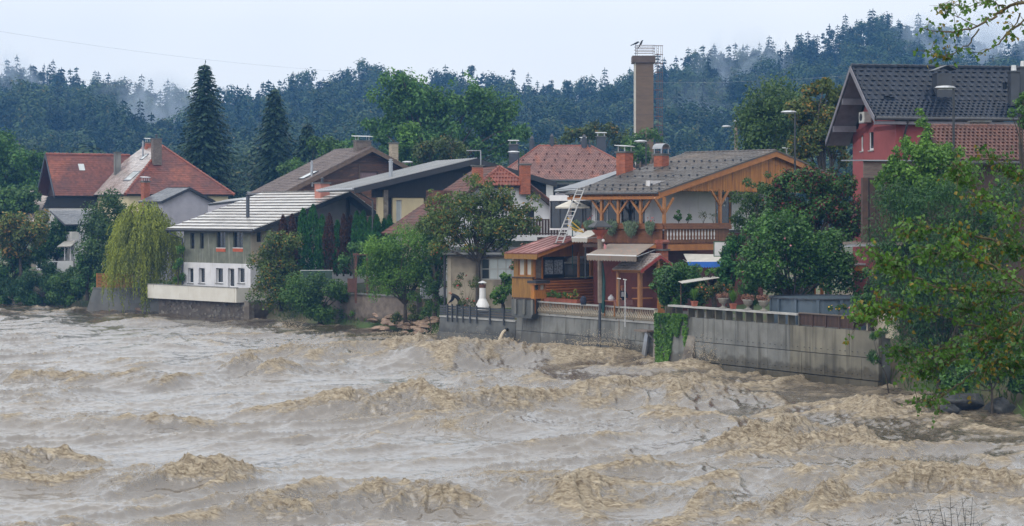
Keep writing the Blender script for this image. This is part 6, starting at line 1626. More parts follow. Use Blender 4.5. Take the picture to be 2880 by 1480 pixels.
# lantern post in the river wall
q = P(1686, 990, 110.4); LP = thing('lantern_post', 'weathered lantern post with dark hood rising from the river by the terrace', 'lamp post', (q.x, q.y, -1.2), .3)
zl = lambda py: CH-(py-HY)/FPX*110.4+1.2
MB().tube([(0,0,0),(0.02,0,zl(880)),(0.08,0,zl(835))], [.10,.09,.11], 8).build('pole_sleeve', 'lead_grey', LP)
MB().tube([(.08,0,zl(852)),(.05,0,zl(740)),(.03,0,zl(668))], [.19,.17,.15], 8).build('pole', 'post_grey', LP)
MB().lathe([(.18,zl(672)),(.20,zl(664)),(.44,zl(651)),(.50,zl(646))], (0.03,0,0), 6).build('cup', 'lantern_red', LP)
lf = MB()
for k in range(4):
    t = math.pi*(k+.5)/2; lf.tube([(.03+.36*math.cos(t),.36*math.sin(t),zl(648)),(.03+.62*math.cos(t),.62*math.sin(t),zl(638))], .03, 4)
lf.build('hood_struts', 'iron', LP, kind='stuff')
MB().lathe([(.80,zl(640)),(.78,zl(637)),(.28,zl(622)),(.14,zl(621))], (.03,0,0), 4).build('hood', 'dark_trim', LP)
nt_ = MB(); nt_.tube([(.15,-.1,zl(740)),(.22,-.14,zl(790)),(.18,-.12,zl(850)),(.2,-.1,zl(880))], [.04,.10,.13,.07], 7); nt_.build('net_wrap', 'teal_rail', LP)
fg = MB(); fg.slab([(.2,-.2,zl(712)),(.36,-.22,zl(710)),(.34,-.2,zl(690)),(.2,-.2,zl(685))], .01, (0,.012,0)); fg.build('pennant', 'petal_pink', LP)
MB().lathe([(.01,0),(.09,.06),(.1,.14),(.05,.2)], (.17,-.12,zl(682)), 8).build('lamp_globe', 'white_paint', LP)
for px, tp, bt, lab in ((1758,785,905,'thin grey metal pole standing in front of the grill hut'), (1741,782,930,'thin dark pole with crossbar left of the grill hut')):
    q = P(px, bt, 108.0); o = thing('metal_pole', lab, 'pole', q)
    MB().tube([(0,0,-.3),(0,0,(bt-tp)/FPX*108)], .035 if px > 1750 else .025, 6).build('pole', 'aluminium' if px > 1750 else 'post_grey', o)
    MB().tube([(-.12,0,(bt-tp)/FPX*108-.02),(.1,0,(bt-tp)/FPX*108-.05)], .03, 5).build('crossbar', 'aluminium', o)

# ladder leaning on the chalet eave
a = P(1573, 683, 113.2); b_ = P(1634, 530, 112.6); LD = thing('ladder', 'aluminium ladder leaning from the red sheet roof to the chalet eave', 'ladder', a)
d = b_-a; sd = Vector((.75,-.3,0)).normalized()*.22
for s_ in (-1, 1): MB().beam(sd*s_, d+sd*s_, .04, .06).build('stile', 'aluminium', LD)
rm = MB().tube([-sd, sd], .022, 6).mesh('rung'); rm.materials.append(MATS['aluminium'])
for k in range(13): o = place('rung', rm, None, LD); o.location = d*((k+.5)/13)
MB().box(-.35,.35,-.3,.3,-.09,-.02).build('foot_board', 'dark_brown', LD)
# white parasol
q = P(1610, 655, 118); PR = thing('parasol', 'cream square parasol on a green pole left of the chalet', 'parasol', (q.x, q.y, 4.6))
zt_ = CH-(562-HY)/FPX*118-4.6; ze2 = CH-(582-HY)/FPX*118-4.6
MB().tube([(0,0,0),(0,0,zt_)], .035, 6).build('pole', 'teal_rail', PR)
MB().lathe([(1.45,ze2-.10),(1.45,ze2),(.8,ze2+.22),(.05,zt_)], (0,0,0), 4).build('canopy', 'umbrella_cloth', PR)
yl = P(1643, 655, 114); YS = thing('yellow_stand', 'folded yellow tripod airer on the chalet balcony by the ladder', 'stand', yl)
for dx, dz in ((-1.0,.9),(-.75,.2),(-1.0,.45)): MB().beam((0,0,.0),(dx,0,dz), .05).build('leg', 'yellow', YS)

# ------------------------------------------------------------------ basketball board, pool, urns, pots
q = P(2037, 722, 107.5); BK = thing('basketball_hoop', 'white basketball backboard with green frame and red rim by the red wall', 'hoop', q)
w_, h_ = 60/FPX*107.5, 43/FPX*107.5
MB().box(-w_/2,w_/2,0,.04,0,h_).build('backboard', 'white_paint', BK)
def ring(x0,x1,z0,z1,y0,y1,t): return MB().box(x0,x1,y0,y1,z0,z0+t).box(x0,x1,y0,y1,z1-t,z1).box(x0,x0+t,y0,y1,z0+t,z1-t).box(x1-t,x1,y0,y1,z0+t,z1-t)
ring(-w_/2,w_/2,0,h_,-.012,-.003,.045).build('border', 'green_frame', BK, kind='stuff'); ring(-.12,.42,.12,.62,-.012,-.003,.045).build('target_square', 'green_frame', BK, kind='stuff')
rm_ = MB(); 
for k in range(14):
    t0, t1 = 2*math.pi*k/14, 2*math.pi*(k+1)/14; rm_.tube([(.15+.23*math.cos(t0),-.28+.23*math.sin(t0),.1),(.15+.23*math.cos(t1),-.28+.23*math.sin(t1),.1)], .022, 5, cap=False)
rm_.box(.05,.25,-.06,-.013,.05,.14); rm_.build('rim', 'rim_red', BK, kind='stuff'); MB().box(-.06,.06,.05,.17,-3.5,h_*.8).build('post', 'zinc', BK)
q = P(2310, 872, 96.5); PL = thing('pool', 'blue-grey above-ground pool with metal uprights behind the garden wall', 'pool', (q.x, q.y, 2.4))
zpl = CH-(842-HY)/FPX*94.5-2.4; vsP = [(2.55*math.cos(2*math.pi*k/28), 2.55*math.sin(2*math.pi*k/28)) for k in range(28)]
MB().lathe([(2.5,-.3),(2.52,zpl)], (0,0,0), 28).build('wall', 'pool', PL)
rmm = MB()
for k in range(28):
    (a0, a1), (b0, b1) = vsP[k], vsP[(k+1) % 28]; rmm.beam((a0,a1,zpl+.02),(b0,b1,zpl+.02), .16, .06)
rmm.build('top_rail', 'lead_grey', PL, kind='stuff')
for k in range(14): t = 2*math.pi*k/14; MB().box(-.07,.07,-.05,.05,-.3,zpl).build('upright', 'pool', PL).matrix_local = Matrix.Translation((2.56*math.cos(t),2.56*math.sin(t),0)) @ Matrix.Rotation(t+math.pi/2, 4, 'Z')
def urn(px, py, lab, s=1.0):
    x = f3.ony(px, py, -.03)[0]; X, Y = f3.world(x, -.03); o = thing('urn', lab, 'urn', (X, Y, zrl+.003), 0, 'stone urns on the garden rail')
    MB().lathe([(.20*s,0),(.20*s,.05),(.09*s,.09),(.06*s,.16),(.10*s,.22),(.22*s,.30),(.25*s,.44),(.30*s,.50),(.28*s,.52)], (0,0,0), 14).build('bowl', 'urn', o, smooth=True)
    rg_ = np.random.default_rng(int(px)); cc, rr = clumps(rg_, (0,0,.62), .40*s, .40*s, .17, 16, .14, -.3); v, q_ = leaf_cloud(cc, rr, 420, .085, rg_, .4)
    place('heather', npmesh('heather', v, q_), 'heather', o, kind='stuff')
urn(2034, 860, 'stone urn of rusty heather left of the two grass pots'); urn(2104, 865, 'stone urn of rusty heather in the middle of the garden rail'); urn(2148, 868, 'stone urn of rusty heather nearest the pool')
def grass_pot(px, py, lab, mt='leaf_bright', h=.75):
    x = f3.ony(px, py, -.03)[0]; X, Y = f3.world(x, -.03); o = thing('grass_pot', lab, 'plant pot', (X, Y, zrl+.003), .4, 'grass pots on the garden rail')
    MB().lathe([(.15,0),(.19,.22),(.21,.22),(.21,.27)], (0,0,0), 4).build('pot', 'terracotta', o)
    r_ = np.random.default_rng(int(px)); n = 260; an = r_.random(n)*6.28; ln = r_.uniform(.5,1,n)*h; sp = r_.uniform(.05,.45,n)*h
    c = np.stack([np.cos(an)*sp*.5, np.sin(an)*sp*.5, .27+ln*.5], 1); a = np.stack([np.cos(an)*sp*.5, np.sin(an)*sp*.5, ln*.5], 1); b2 = np.stack([-np.sin(an), np.cos(an), 0*an], 1)*.012
    v, q_ = quads_from(c, a, b2); place('grass', npmesh('grass', v, q_), mt, o, kind='stuff')
grass_pot(1953, 860, 'terracotta pot of tall orange-green grass near the ivy'); grass_pot(2062, 865, 'terracotta pot of bright green grass between the urns')
# terracotta flower boxes on the terrace rail
for k in range(6):
    px = 1545+k*15.5; x = f2.ony(px, 838, .15)[0]; X, Y = f2.world(x, .05); o = thing('flower_box', 'terracotta flower box of leafy seedlings, ' + ('first','second','third','fourth','fifth','last')[k] + ' from the left on the terrace rail', 'flower box', (X, Y, zr2+.004), f2.th, 'terracotta boxes on the terrace rail')
    MB().add([(-.25,-.1,0),(.25,-.1,0),(.25,.1,0),(-.25,.1,0),(-.31,-.14,.22),(.31,-.14,.22),(.31,.14,.22),(-.31,.14,.22)], [(3,2,1,0),(4,5,6,7),(0,1,5,4),(1,2,6,5),(2,3,7,6),(3,0,4,7)]).build('box', 'terracotta', o)
    r_ = np.random.default_rng(90+k); cc, rr = clumps(r_, (0,0,.42), .26, .12, .26*(1+.5*(k % 3)), 8, .13, -.6); v, q_ = leaf_cloud(cc, rr, 260, .09, r_, .3)
    place('seedlings', npmesh('seedlings', v, q_), 'leaf_bright', o, kind='stuff')
    if k in (4, 5): v, q_ = leaf_cloud(cc, rr, 30, .09, r_, 1.0); place('blossoms', npmesh('blossoms', v, q_), 'petal_orange', o, kind='stuff')
# white garden chimney (barbecue)
q = P(1357, 862, 122.6); BQ = thing('barbecue_chimney', 'white cone-shaped garden barbecue chimney with metal hood behind the fence', 'barbecue', (q.x, q.y, q.z-.3))
s_ = 122.6/FPX
MB().lathe([(20*s_,0),(20*s_,.3),(17*s_,.3+8*s_),(9.5*s_,.3+22*s_),(9*s_,.3+52*s_)], (0,0,0), 14).build('flue', 'white_paint', BQ, smooth=False)
MB().lathe([(9.2*s_,.3+52.1*s_),(9.2*s_,.3+56*s_),(9.8*s_,.3+57*s_),(9.8*s_,.3+62*s_)], (0,0,0), 14).build('collar', 'rust', BQ)
MB().lathe([(12.5*s_,.3+66*s_),(11*s_,.3+68*s_),(2*s_,.3+72*s_)], (0,0,0), 14).build('hood', 'steel_white', BQ); MB().tube([(0,0,.3+60*s_),(0,0,.3+68*s_)], .08, 6).build('hood_stem', 'iron', BQ)
# table with striped cloth
q = P(1735, 842, 110.6); TBL = thing('garden_table', 'garden table with red-striped cloth on the terrace', 'table', (q.x, q.y, 2.055), .8)
MB().box(-.75,.75,-.45,.45,.86,.90).build('tabletop', 'post_wood', TBL); MB().slab([(-.8,-.5,.912),(.8,-.5,.912),(.8,.5,.912),(-.8,.5,.912)], .01).build('cloth', 'stripe_cloth', TBL)
MB().slab([(-.8,-.5,.9),(.8,-.5,.9),(.78,-.56,.62),(-.78,-.56,.62)], .008, (0,-.008,0)).build('cloth_drop', 'stripe_cloth', TBL)
for x in (-.65,.65):
    for y in (-.38,.38): MB().box(x-.03,x+.03,y-.03,y+.03,0,.86).build('leg', 'post_wood', TBL)
bgm = MB(); bgm.lathe([(.16,0),(.2,.1),(.16,.2),(.05,.3),(.08,.34)], (0,0,0), 9); o = bgm.build('white_bag', 'white_cloth', label='white plastic bag on the striped garden table', cat='bag'); x_, y_ = q.x-.35, q.y-.35; o.location = (x_, y_, 2.055+.918)
q = P(1641, 842, 111.5); o = MB().lathe([(.16,0),(.2,.2),(.17,.42),(.08,.5),(.03,.52)], (0,0,0), 10).build('sack', 'navy_cloth', label='dark navy sack beside the flower boxes on the terrace rail', cat='sack'); o.location = (q.x, q.y, zr2)
# glass wind screen and garden bits behind the bushes
q = P(890, 768, 140); GS = thing('glass_screen', 'pale green glass wind screen above the clipped bush', 'screen', (q.x, q.y, 2.6), .1)
hgs = 46/FPX*140
MB().box(-1.15,1.15,-.012,.012,0,hgs).build('pane', 'glass_green' if 'glass_green' in MATS else 'glass_dark', GS); MB().box(-1.18,1.18,-.03,.03,hgs,hgs+.04).build('top_rail', 'steel_white', GS)
for x in (-1.14,1.14): MB().box(x-.03,x+.03,.015,.06,-.3,hgs).build('post', 'zinc', GS)
RP_ = thing('pergola', 'dark red timber pergola post and beam between bush and round tree', 'pergola', P(1012, 830, 137.5), .3)
for x in (-.3, .55): MB().box(x-.07,x+.07,-.07,.07,-.6,2.85).build('post', 'rust', RP_)
MB().box(-.5,.9,-.06,.06,2.852,3.0).build('beam', 'rust', RP_); MB().box(-.9,-.36,-.04,.04,.2,1.2).build('panel', 'rust', RP_)
lw, ll = wall_frame(-12.2, 139.5, -6.6, 133.0); LW = lw.empty('garden_bank_wall', 'brownish concrete bank wall behind the slab rocks', 'wall')
MB().box(-3,ll,.0,.4,-.5,2.1).build('wall_face', 'rubble', LW); MB().box(-3.1,ll+.1,-.08,.45,2.102,2.2).build('coping', 'concrete', LW)
# power lines
for i, (a, b_, lab) in enumerate(((P(-300,38,230), P(1050,206,330), 'upper thin power line crossing the sky at left'), (P(-300,115,230), P(700,280,330), 'lower thin power line crossing the sky at left'), (P(1830,232,260), P(2900,150,240), 'thin power line in front of the right hill'))):
    pts = []
    for k in range(25): t = k/24; p = a.lerp(b_, t); p.z -= 2.2*4*t*(1-t)*.5; pts.append(p)
    MB().tube(pts, .013, 4).build('power_line', 'wire', label=lab, cat='cable', group='power lines')

# ------------------------------------------------------------------ trees and shrubs
def crown_tree(name, label, cat, lobes, Y, leaf, size=.2, base=None, ground=2.3, seed=1, dens=1.0, aspect=.62, hang=0.0, bark='bark', depth=.8, trunk_r=.14, up=.35, k_per=9, rrf=.42,
               group=None, shell=.62, flowers=None, fl_n=0, fl_size=.12, limbs=14, cap=9000, grow=1.13):
    """lobes: (px, py, half width px, half height px) of the crown's masses; base: px of the stem"""
    r = np.random.default_rng(seed); s = Y / FPX
    bx = base if base is not None else lobes[0][0]
    X0 = (bx - CX) * s; o = thing(name, label, cat, (X0, Y, ground), 0, group)
    cen = []; rad = []
    for (lx, ly, rx_, ry_) in lobes:
        rx_ *= grow; ry_ *= grow
        c = ((lx - CX) * s - X0, r.normal() * rx_ * s * .25, CH - (ly - HY) * s - ground)
        a, b_ = rx_ * s, ry_ * s; k = max(4, int(k_per * max(.5, (rx_*ry_)/(60*55)))); k = min(k, 26)
        cc, rr = clumps(r, c, a*1.06, a*1.06*depth, b_*1.06, int(k*1.35), min(a, b_)*rrf*1.12); cen.append(cc); rad.append(rr)
    cen = np.concatenate(cen); rad = np.concatenate(rad)
    n = int(min(cap*1.5, dens * 1.9 * np.sum(4*np.pi*rad**2) * .55 / (.28*size*size*aspect/.62)))
    v, q = leaf_cloud(cen, rad, n, size, r, shell, up, aspect, hang)
    place('crown', npmesh('crown', v, q), leaf, o)
    mb = MB(); top = cen[:, 2].mean(); bot = min(cen[:, 2].min()*.8, top*.55)
    fork = Vector((cen[:, 0].mean()*.5, 0, max(.3, bot)))
    mb.tube([(0, 0, -.4), (fork.x*.4, 0, fork.z*.5), fork], [trunk_r*1.25, trunk_r, trunk_r*.8], 7)
    idx = r.permutation(len(cen))[:limbs]
    for i in idx: limb(mb, fork, Vector(cen[i]), trunk_r*.55, trunk_r*.12, r, 4)
    mb.build('trunk', bark, o)
    if flowers and fl_n:
        v, q = leaf_cloud(cen, rad, fl_n, fl_size, r, 1.02, .6, .95); place('flowers', npmesh('flowers', v, q), flowers, o, kind='stuff')
    return o
def blob(lobes): return lobes

# far row at the foot of the hill
r = np.random.default_rng(77)
for i in range(58):
    px = -120 + i * 53 + r.normal()*16; Y = r.uniform(255, 390); X = (px-CX)/FPX*Y; kind = 'b' if r.random() < .8 else 's'
    src = (BRD if kind == 'b' else SPR)[i % 3]; top_py = r.uniform(395, 455) - (25 if 2150 < px else 0); H = max(v.co.z for v in src.data.vertices)
    s = (CH + (HY-top_py)/FPX*Y - 2.4)/H
    o = bpy.data.objects.new('broadleaf_tree' if kind == 'b' else 'spruce_tree', src.data); COL.objects.link(o); o.location = (X, Y, 2.3); o.scale = (s*1.25, s*1.25, s) if kind == 'b' else (s, s, s); o.rotation_euler = (0, 0, i*2.1)
    tag(o, 'broadleaf tree in the valley row between the houses and the hill' if kind == 'b' else 'slim spruce in the valley row between the houses and the hill', 'tree', 'broadleaf trees at the foot of the hill' if kind == 'b' else 'spruces at the foot of the hill')

def spruce(label, px, tip, Y, wpx, seed, size=.75, levels=46, nb=13, nq=9, droop=.3, ground=2.4, leaf='leaf_spruce'):
    r = np.random.default_rng(seed); s = Y/FPX; H = CH+(HY-tip)*s-ground; R = wpx*s/2
    o = thing('spruce_tree', label, 'tree', ((px-CX)*s, Y, ground))
    v, q = spruce_geo(r, H, R, levels, nb, nq, size, droop, .05); place('crown', npmesh('crown', v, q), leaf, o)
    MB().tube([(0,0,-.3),(0,0,H*.5),(0,0,H*.97)], [.32,.2,.03], 8).build('trunk', 'bark', o)
spruce('tallest dark spruce with pointed tip behind the red farmhouse roof', 577, 180, 212, 310, 1, .52, 100, 20, 20)
spruce('broad dark spruce right of the tallest one, behind the pale roof', 772, 250, 222, 280, 2, .56, 80, 18, 18, .42)
spruce('smaller blue-green spruce between dark spruce and timber house', 864, 345, 212, 250, 3, .55, 62, 16, 16, .45)

T = crown_tree
T('walnut_tree', 'large spreading green tree with open crown behind the black-gabled house', 'tree',
  [(1135,275,85,70),(1190,345,110,80),(1315,280,55,75),(1375,325,75,75),(1290,395,130,60),(1085,360,55,45),(1440,385,60,55),(1040,350,26,22),(1230,300,60,60),(1150,240,50,35),(1180,430,90,45),(1400,430,70,45)], 205, 'leaf_walnut', .42, 1225, seed=4, k_per=11, rrf=.36, trunk_r=.4, limbs=34, cap=17000, dens=.9)
T('broadleaf_tree', 'mid-green tree at the left edge behind the farmhouse', 'tree', [(25,440,85,60),(95,470,55,45),(20,520,70,60),(100,540,50,50),(150,500,40,40)], 205, 'leaf_walnut', .42, 40, seed=5, trunk_r=.3)
T('broadleaf_tree', 'dark leafy tree at the left edge below the shingled lean-to', 'tree', [(20,580,60,60),(85,560,40,50)], 190, 'leaf_green', .36, 30, seed=6)
T('broadleaf_tree', 'yellow-green tree left of the timber house roof', 'tree', [(850,470,45,40),(900,440,50,40),(930,420,50,35),(820,500,40,35)], 195, 'leaf_green', .36, 870, seed=7)
T('broadleaf_tree', 'green tree filling the gap behind the timber house chimney', 'tree', [(1000,420,55,35),(1085,410,40,35),(960,450,50,35)], 200, 'leaf_walnut', .38, 1000, seed=8)
T('poplar_tree', 'pale green young tree right of the cream brick chimney', 'tree', [(1140,410,50,50),(1150,455,55,40)], 182, 'leaf_bright', .32, 1145, seed=9)
T('broadleaf_tree', 'round brownish-green tree behind the black gable roof', 'tree', [(1240,425,68,42),(1215,455,60,35),(1280,440,45,38)], 178, 'leaf_olive', .34, 1240, seed=10)
T('broadleaf_tree', 'thin light olive tree behind the orange hip roof', 'tree', [(1640,375,70,35),(1690,365,50,38),(1590,390,45,30),(1740,390,40,40)], 196, 'leaf_olive', .36, 1660, seed=11, dens=.6)
T('broadleaf_tree', 'leafy tree at the foot of the factory chimney', 'tree', [(1790,430,55,40),(1830,410,40,40),(1775,400,30,30)], 192, 'leaf_green', .34, 1800, seed=12, dens=.7)
T('birch_tree', 'drooping birch behind the chalet ridge', 'tree', [(2190,285,80,60),(2150,340,75,65),(2230,340,70,75),(2120,400,55,55),(2190,410,90,55)], 140, 'leaf_birch', .26, 2190, seed=13, hang=1.6, bark='bark_pale', k_per=14, rrf=.38, trunk_r=.2, grow=1.3)
T('maple_tree', 'yellowing maple between birch and red house', 'tree', [(2310,240,50,35),(2350,280,50,55),(2280,320,55,50),(2340,370,60,60),(2280,410,60,50),(2250,450,45,40),(2370,430,40,50)], 124, 'leaf_maple', .26, 2330, seed=14, k_per=10, rrf=.38, trunk_r=.2, limbs=20)

# left bank
T('shrub', 'tall bush with yellowing leaves at the left edge above the river', 'shrub', [(45,650,70,50),(110,650,50,45),(30,700,60,40)], 168, 'leaf_bush_yellow', .3, 60, seed=20)
T('shrub', 'dense dark green bush below the white farmhouse wall', 'shrub', [(170,670,60,50),(130,710,50,45),(195,640,40,40)], 172, 'leaf_deep', .28, 160, seed=21)
T('shrub', 'dark hedge bush at the left edge of the bank', 'shrub', [(30,745,60,40),(85,735,45,38),(10,790,45,45)], 169.5, 'leaf_deep', .26, 40, seed=22, ground=1.6)
T('shrub', 'light green rounded bush low on the left bank', 'shrub', [(45,810,42,45)], 168, 'leaf_willow_green', .22, 45, seed=23, ground=.6, hang=-1.5, aspect=.3)
T('shrub', 'feathery light green bush above the water at left', 'shrub', [(130,770,45,40),(110,810,50,45),(150,830,50,35)], 167, 'leaf_willow_green', .24, 125, seed=24, ground=.4, aspect=.4)
T('shrub', 'leafy green bush overhanging the water before the white balcony', 'shrub', [(195,800,48,50),(170,840,50,30),(215,835,35,38)], 164.5, 'leaf_green', .24, 190, seed=25, ground=.3)
T('shrub', 'low dark bush on the waterline at far left', 'shrub', [(60,845,60,18),(115,850,40,16),(15,845,30,18)], 168.5, 'leaf_deep', .22, 70, seed=26, ground=.2)
T('yew_tree', 'dark narrow tree between white cottage and willow', 'tree', [(310,570,50,50),(265,640,48,60),(300,660,55,60),(280,730,60,60),(255,790,45,45),(335,640,30,60)], 163.5, 'leaf_birch', .24, 285, seed=27, ground=1.5, k_per=11)
T('shrub', 'dark bush beside the orange slat fence', 'shrub', [(250,800,40,40),(235,760,30,40)], 162, 'leaf_deep', .22, 245, seed=28, ground=1.0)
T('shrub', 'bright climbing vine at the downpipe of the riverside house', 'vine', [(503,720,22,40),(498,770,22,40)], 153.5, 'leaf_bright', .2, 500, seed=29, ground=2.2, trunk_r=.05)

def willow(label, px, top, bot, wpx, Y, ground, seed=1, strands=900):
    r = np.random.default_rng(seed); s = Y/FPX; o = thing('willow_tree', label, 'tree', ((px-CX)*s, Y, ground)); R = wpx*s/2; zt = CH-(top-HY)*s-ground; zb = CH-(bot-HY)*s-ground
    C = []; A = []; B = []
    for i in range(strands):
        an = r.random()*6.283; rr = R*math.sqrt(r.random())*(1+.22*math.sin(an*3+1)); z0 = zb+(zt-zb)*(.62+.38*math.sqrt(max(0, 1-(rr/R)**2)))*r.uniform(.86,1.03)
        x, y = math.cos(an)*rr*.82, math.sin(an)*rr*.82; L = (z0-zb)*r.uniform(.3,1.0)*(.85+.25*math.sin(an*5+2)); m = int(8+L*9); ox, oy = math.cos(an), math.sin(an)
        lean = R*.42*(.4+rr/R)*r.uniform(.3,1); ph = r.random()*6
        for k in range(m):
            t = (k+r.random())/m; out = lean*(1-(1-t)**2.5)
            C.append((x+ox*out+r.normal()*.05+.06*math.sin(t*7+ph), y+oy*out+r.normal()*.05, z0+.25*math.sin(min(1, t*4)*3.14)*.6-L*t))
            d = np.array([ox*.5*(1-t)+r.normal()*.35, oy*.5*(1-t)+r.normal()*.35, -1.0]); d /= np.linalg.norm(d); l = r.uniform(.13,.26); A.append(d*l*.5); b_ = np.cross(d, r.normal(size=3)); B.append(b_/np.linalg.norm(b_)*.022)
    v, q = quads_from(np.array(C), np.array(A), np.array(B)*2.3); place('crown', npmesh('crown', v, q), 'leaf_willow', o)
    mb = MB(); mb.tube([(0,0,-.4),(.1,0,zt*.35),(0,0,zt*.6)], [.3,.24,.18], 8)
    for i in range(9):
        an = i*.7; limb(mb, (0,0,zt*.55), (math.cos(an)*R*.55, math.sin(an)*R*.55, zt*.9), .12, .03, r, 5)
    mb.build('trunk', 'bark', o)
willow('yellow-green weeping willow left of the riverside house', 405, 568, 872, 200, 158.5, 1.2, 3)

# thuja hedge
def thuja(px, top, Y, wpx, red, lab, seed, bot=770):
    r = np.random.default_rng(seed); s = Y/FPX; H = (bot-top)*s; R = wpx*s/2; g = CH-(bot-HY)*s
    o = thing('thuja', lab, 'conifer', ((px-CX)*s, Y+r.normal()*.25, g), 0, 'browned thujas in the hedge' if red else 'green thujas in the hedge')
    n = 2200; t = r.random(n)**.85; an = r.random(n)*6.283; f = np.minimum(1, (1-t)**.62*1.05)*R*(.78+.3*r.random(n))*(1+.18*np.sin(an*3+t*9+seed)); c = np.stack([np.cos(an)*f, np.sin(an)*f, t*H], 1)
    a = np.stack([np.cos(an)*.35, np.sin(an)*.35, np.ones(n)], 1)+r.normal(size=(n,3))*.3; a = unit(a)*(.15*r.uniform(.6,1.3,n))[:,None]; b_ = unit(np.cross(a, r.normal(size=(n,3))))*.055
    v, q = quads_from(c, a, b_); place('crown', npmesh('crown', v, q), 'leaf_thuja_red' if red else 'leaf_thuja', o)
    MB().tube([(0,0,-.2),(0,0,H*.8)], [.08,.02], 6).build('trunk', 'bark', o)
TH = [(797,608,34,1),(822,604,32,1),(852,588,42,0),(880,577,46,0),(906,606,36,0),(926,602,34,1),(948,622,34,0),(966,604,28,1),(984,608,28,1),(1003,596,36,0),(1022,594,38,0),(1042,612,34,0),(1060,606,36,0),(1080,618,34,0),(1096,607,36,0)]
for i, (px, tp, w, red) in enumerate(TH):
    thuja(px, tp, 146.5-.006*(px-790), w*1.5, red, ('browned reddish' if red else 'green pointed') + ' thuja, ' + ('first','second','third','fourth','fifth','sixth','seventh','eighth','ninth','tenth','eleventh','twelfth','thirteenth','fourteenth','last')[i] + ' from the left in the hedge row', 100+i)

T('shrub', 'loose reddish-twigged shrub at the right corner of the riverside house', 'shrub', [(800,690,50,45),(770,745,58,55),(755,815,52,50),(815,790,50,60),(790,850,45,40)], 144, 'leaf_cherry', .2, 790, seed=40, ground=1.0, dens=.75, k_per=12)
T('shrub', 'mound-shaped clipped green bush leaning over the river', 'shrub', [(850,835,52,52),(915,805,60,42),(960,820,38,45),(880,870,70,40),(945,885,55,32)], 139, 'leaf_green', .18, 900, seed=41, ground=.4, k_per=14, dens=1.1)
T('shrub', 'dark hanging plant over the pergola beam', 'shrub', [(1000,700,45,22),(985,740,40,30)], 139.5, 'leaf_deep', .2, 1000, seed=42)
T('ash_tree', 'round bright green tree on the slab-rock bank', 'tree', [(1095,690,62,45),(1170,675,68,52),(1050,745,48,52),(1195,755,48,60),(1125,765,85,65),(1080,810,60,35),(1170,820,55,40),(1220,700,38,45),(1228,775,34,50),(1040,690,36,36)], 131, 'leaf_bright', .22, 1140, seed=43, ground=.4, aspect=.35, hang=.8, k_per=13, trunk_r=.13, limbs=22, cap=14000)
T('sapling', 'thin sapling on the bank beside the fence wall', 'tree', [(1215,830,22,45),(1200,880,25,30)], 127, 'leaf_green', .18, 1212, seed=44, ground=.2, trunk_r=.04, dens=.7)
T('sapling', 'thin sapling right of the round bright tree', 'tree', [(1170,885,25,30),(1120,895,22,25)], 130, 'leaf_olive', .18, 1165, seed=45, ground=.2, trunk_r=.04, dens=.7)
T('shrub', 'leafy green bush between the round bright tree and the beige garage', 'shrub', [(1212,690,34,45),(1232,735,30,45),(1228,630,28,36),(1205,760,30,40)], 129.5, 'leaf_green', .2, 1222, seed=52, ground=1.0, k_per=12)
T('cherry_tree', 'wide cherry tree with yellowing leaves before the white gable house', 'tree', [(1300,590,80,50),(1395,575,85,55),(1250,630,60,55),(1345,645,110,50),(1450,640,60,50),(1225,555,40,25),(1340,515,45,30),(1490,580,40,30),(1300,690,90,35),(1400,690,70,30),(1205,620,35,40),(1505,630,30,30),(1240,690,50,35)], 125.5, 'leaf_cherry', .23, 1345, seed=46, hang=1.0, aspect=.5, k_per=12, rrf=.40, dens=.75, trunk_r=.16, limbs=26, cap=12000)
T('shrub', 'bright green vine bush left of the mustard bay', 'vine', [(1415,815,30,32),(1430,790,24,22),(1395,840,26,24)], 121.5, 'leaf_bright', .2, 1415, seed=47, ground=1.4)
T('rose_bush', 'climbing rose with pink blooms at the garage window corner', 'rose', [(1438,752,16,32)], 121.8, 'leaf_deep', .14, 1440, seed=48, ground=1.6, trunk_r=.03, flowers='petal_pink', fl_n=26, fl_size=.2, dens=.6)
T('rose_bush', 'sparse rose bushes with red blooms against the beige garage wall', 'rose', [(1290,800,22,40),(1330,800,18,50),(1310,850,35,22)], 122.8, 'leaf_olive', .13, 1310, seed=49, ground=1.3, trunk_r=.02, flowers='petal_red', fl_n=14, fl_size=.15, dens=.3)
T('rose_bush', 'red-flowered bush left of the beige garage', 'rose', [(1232,730,30,50),(1225,800,32,50),(1235,860,24,30)], 127.5, 'leaf_green', .16, 1230, seed=50, flowers='petal_red', fl_n=10, fl_size=.16, dens=.6)
T('tomato_plants', 'pink flowers peeping over the red sheet roof', 'flowers', [(1477,694,22,8)], 120, 'leaf_deep', .12, 1477, seed=51, flowers='petal_pink', fl_n=40, fl_size=.2, ground=4.6, trunk_r=.02)

# right gardens
T('shrub', 'glossy dark evergreen bush right of the grill hut', 'shrub', [(1885,795,48,48),(1855,825,34,38),(1930,775,50,35),(1945,820,45,40),(1900,845,50,25)], 104, 'leaf_deep', .16, 1890, seed=60, k_per=14, dens=1.1)
T('shrub', 'feathery dark conifer shrub below the basketball board', 'shrub', [(2050,745,40,48),(2075,700,32,40),(2035,790,40,30)], 104.5, 'leaf_thuja', .18, 2050, seed=61, k_per=12)
T('magnolia', 'large rounded shrub with scattered pale pink blooms behind the pool', 'shrub', [(2190,690,95,60),(2140,760,75,60),(2270,720,90,65),(2210,800,95,45),(2320,770,75,60),(2150,640,60,45),(2350,700,50,50),(2375,765,45,70),(2390,825,34,40),(2230,640,70,50)], 99.5, 'leaf_deep', .19, 2220, seed=62, k_per=15, flowers='petal_pink', fl_n=46, fl_size=.17, cap=16000, dens=1.1, limbs=20)
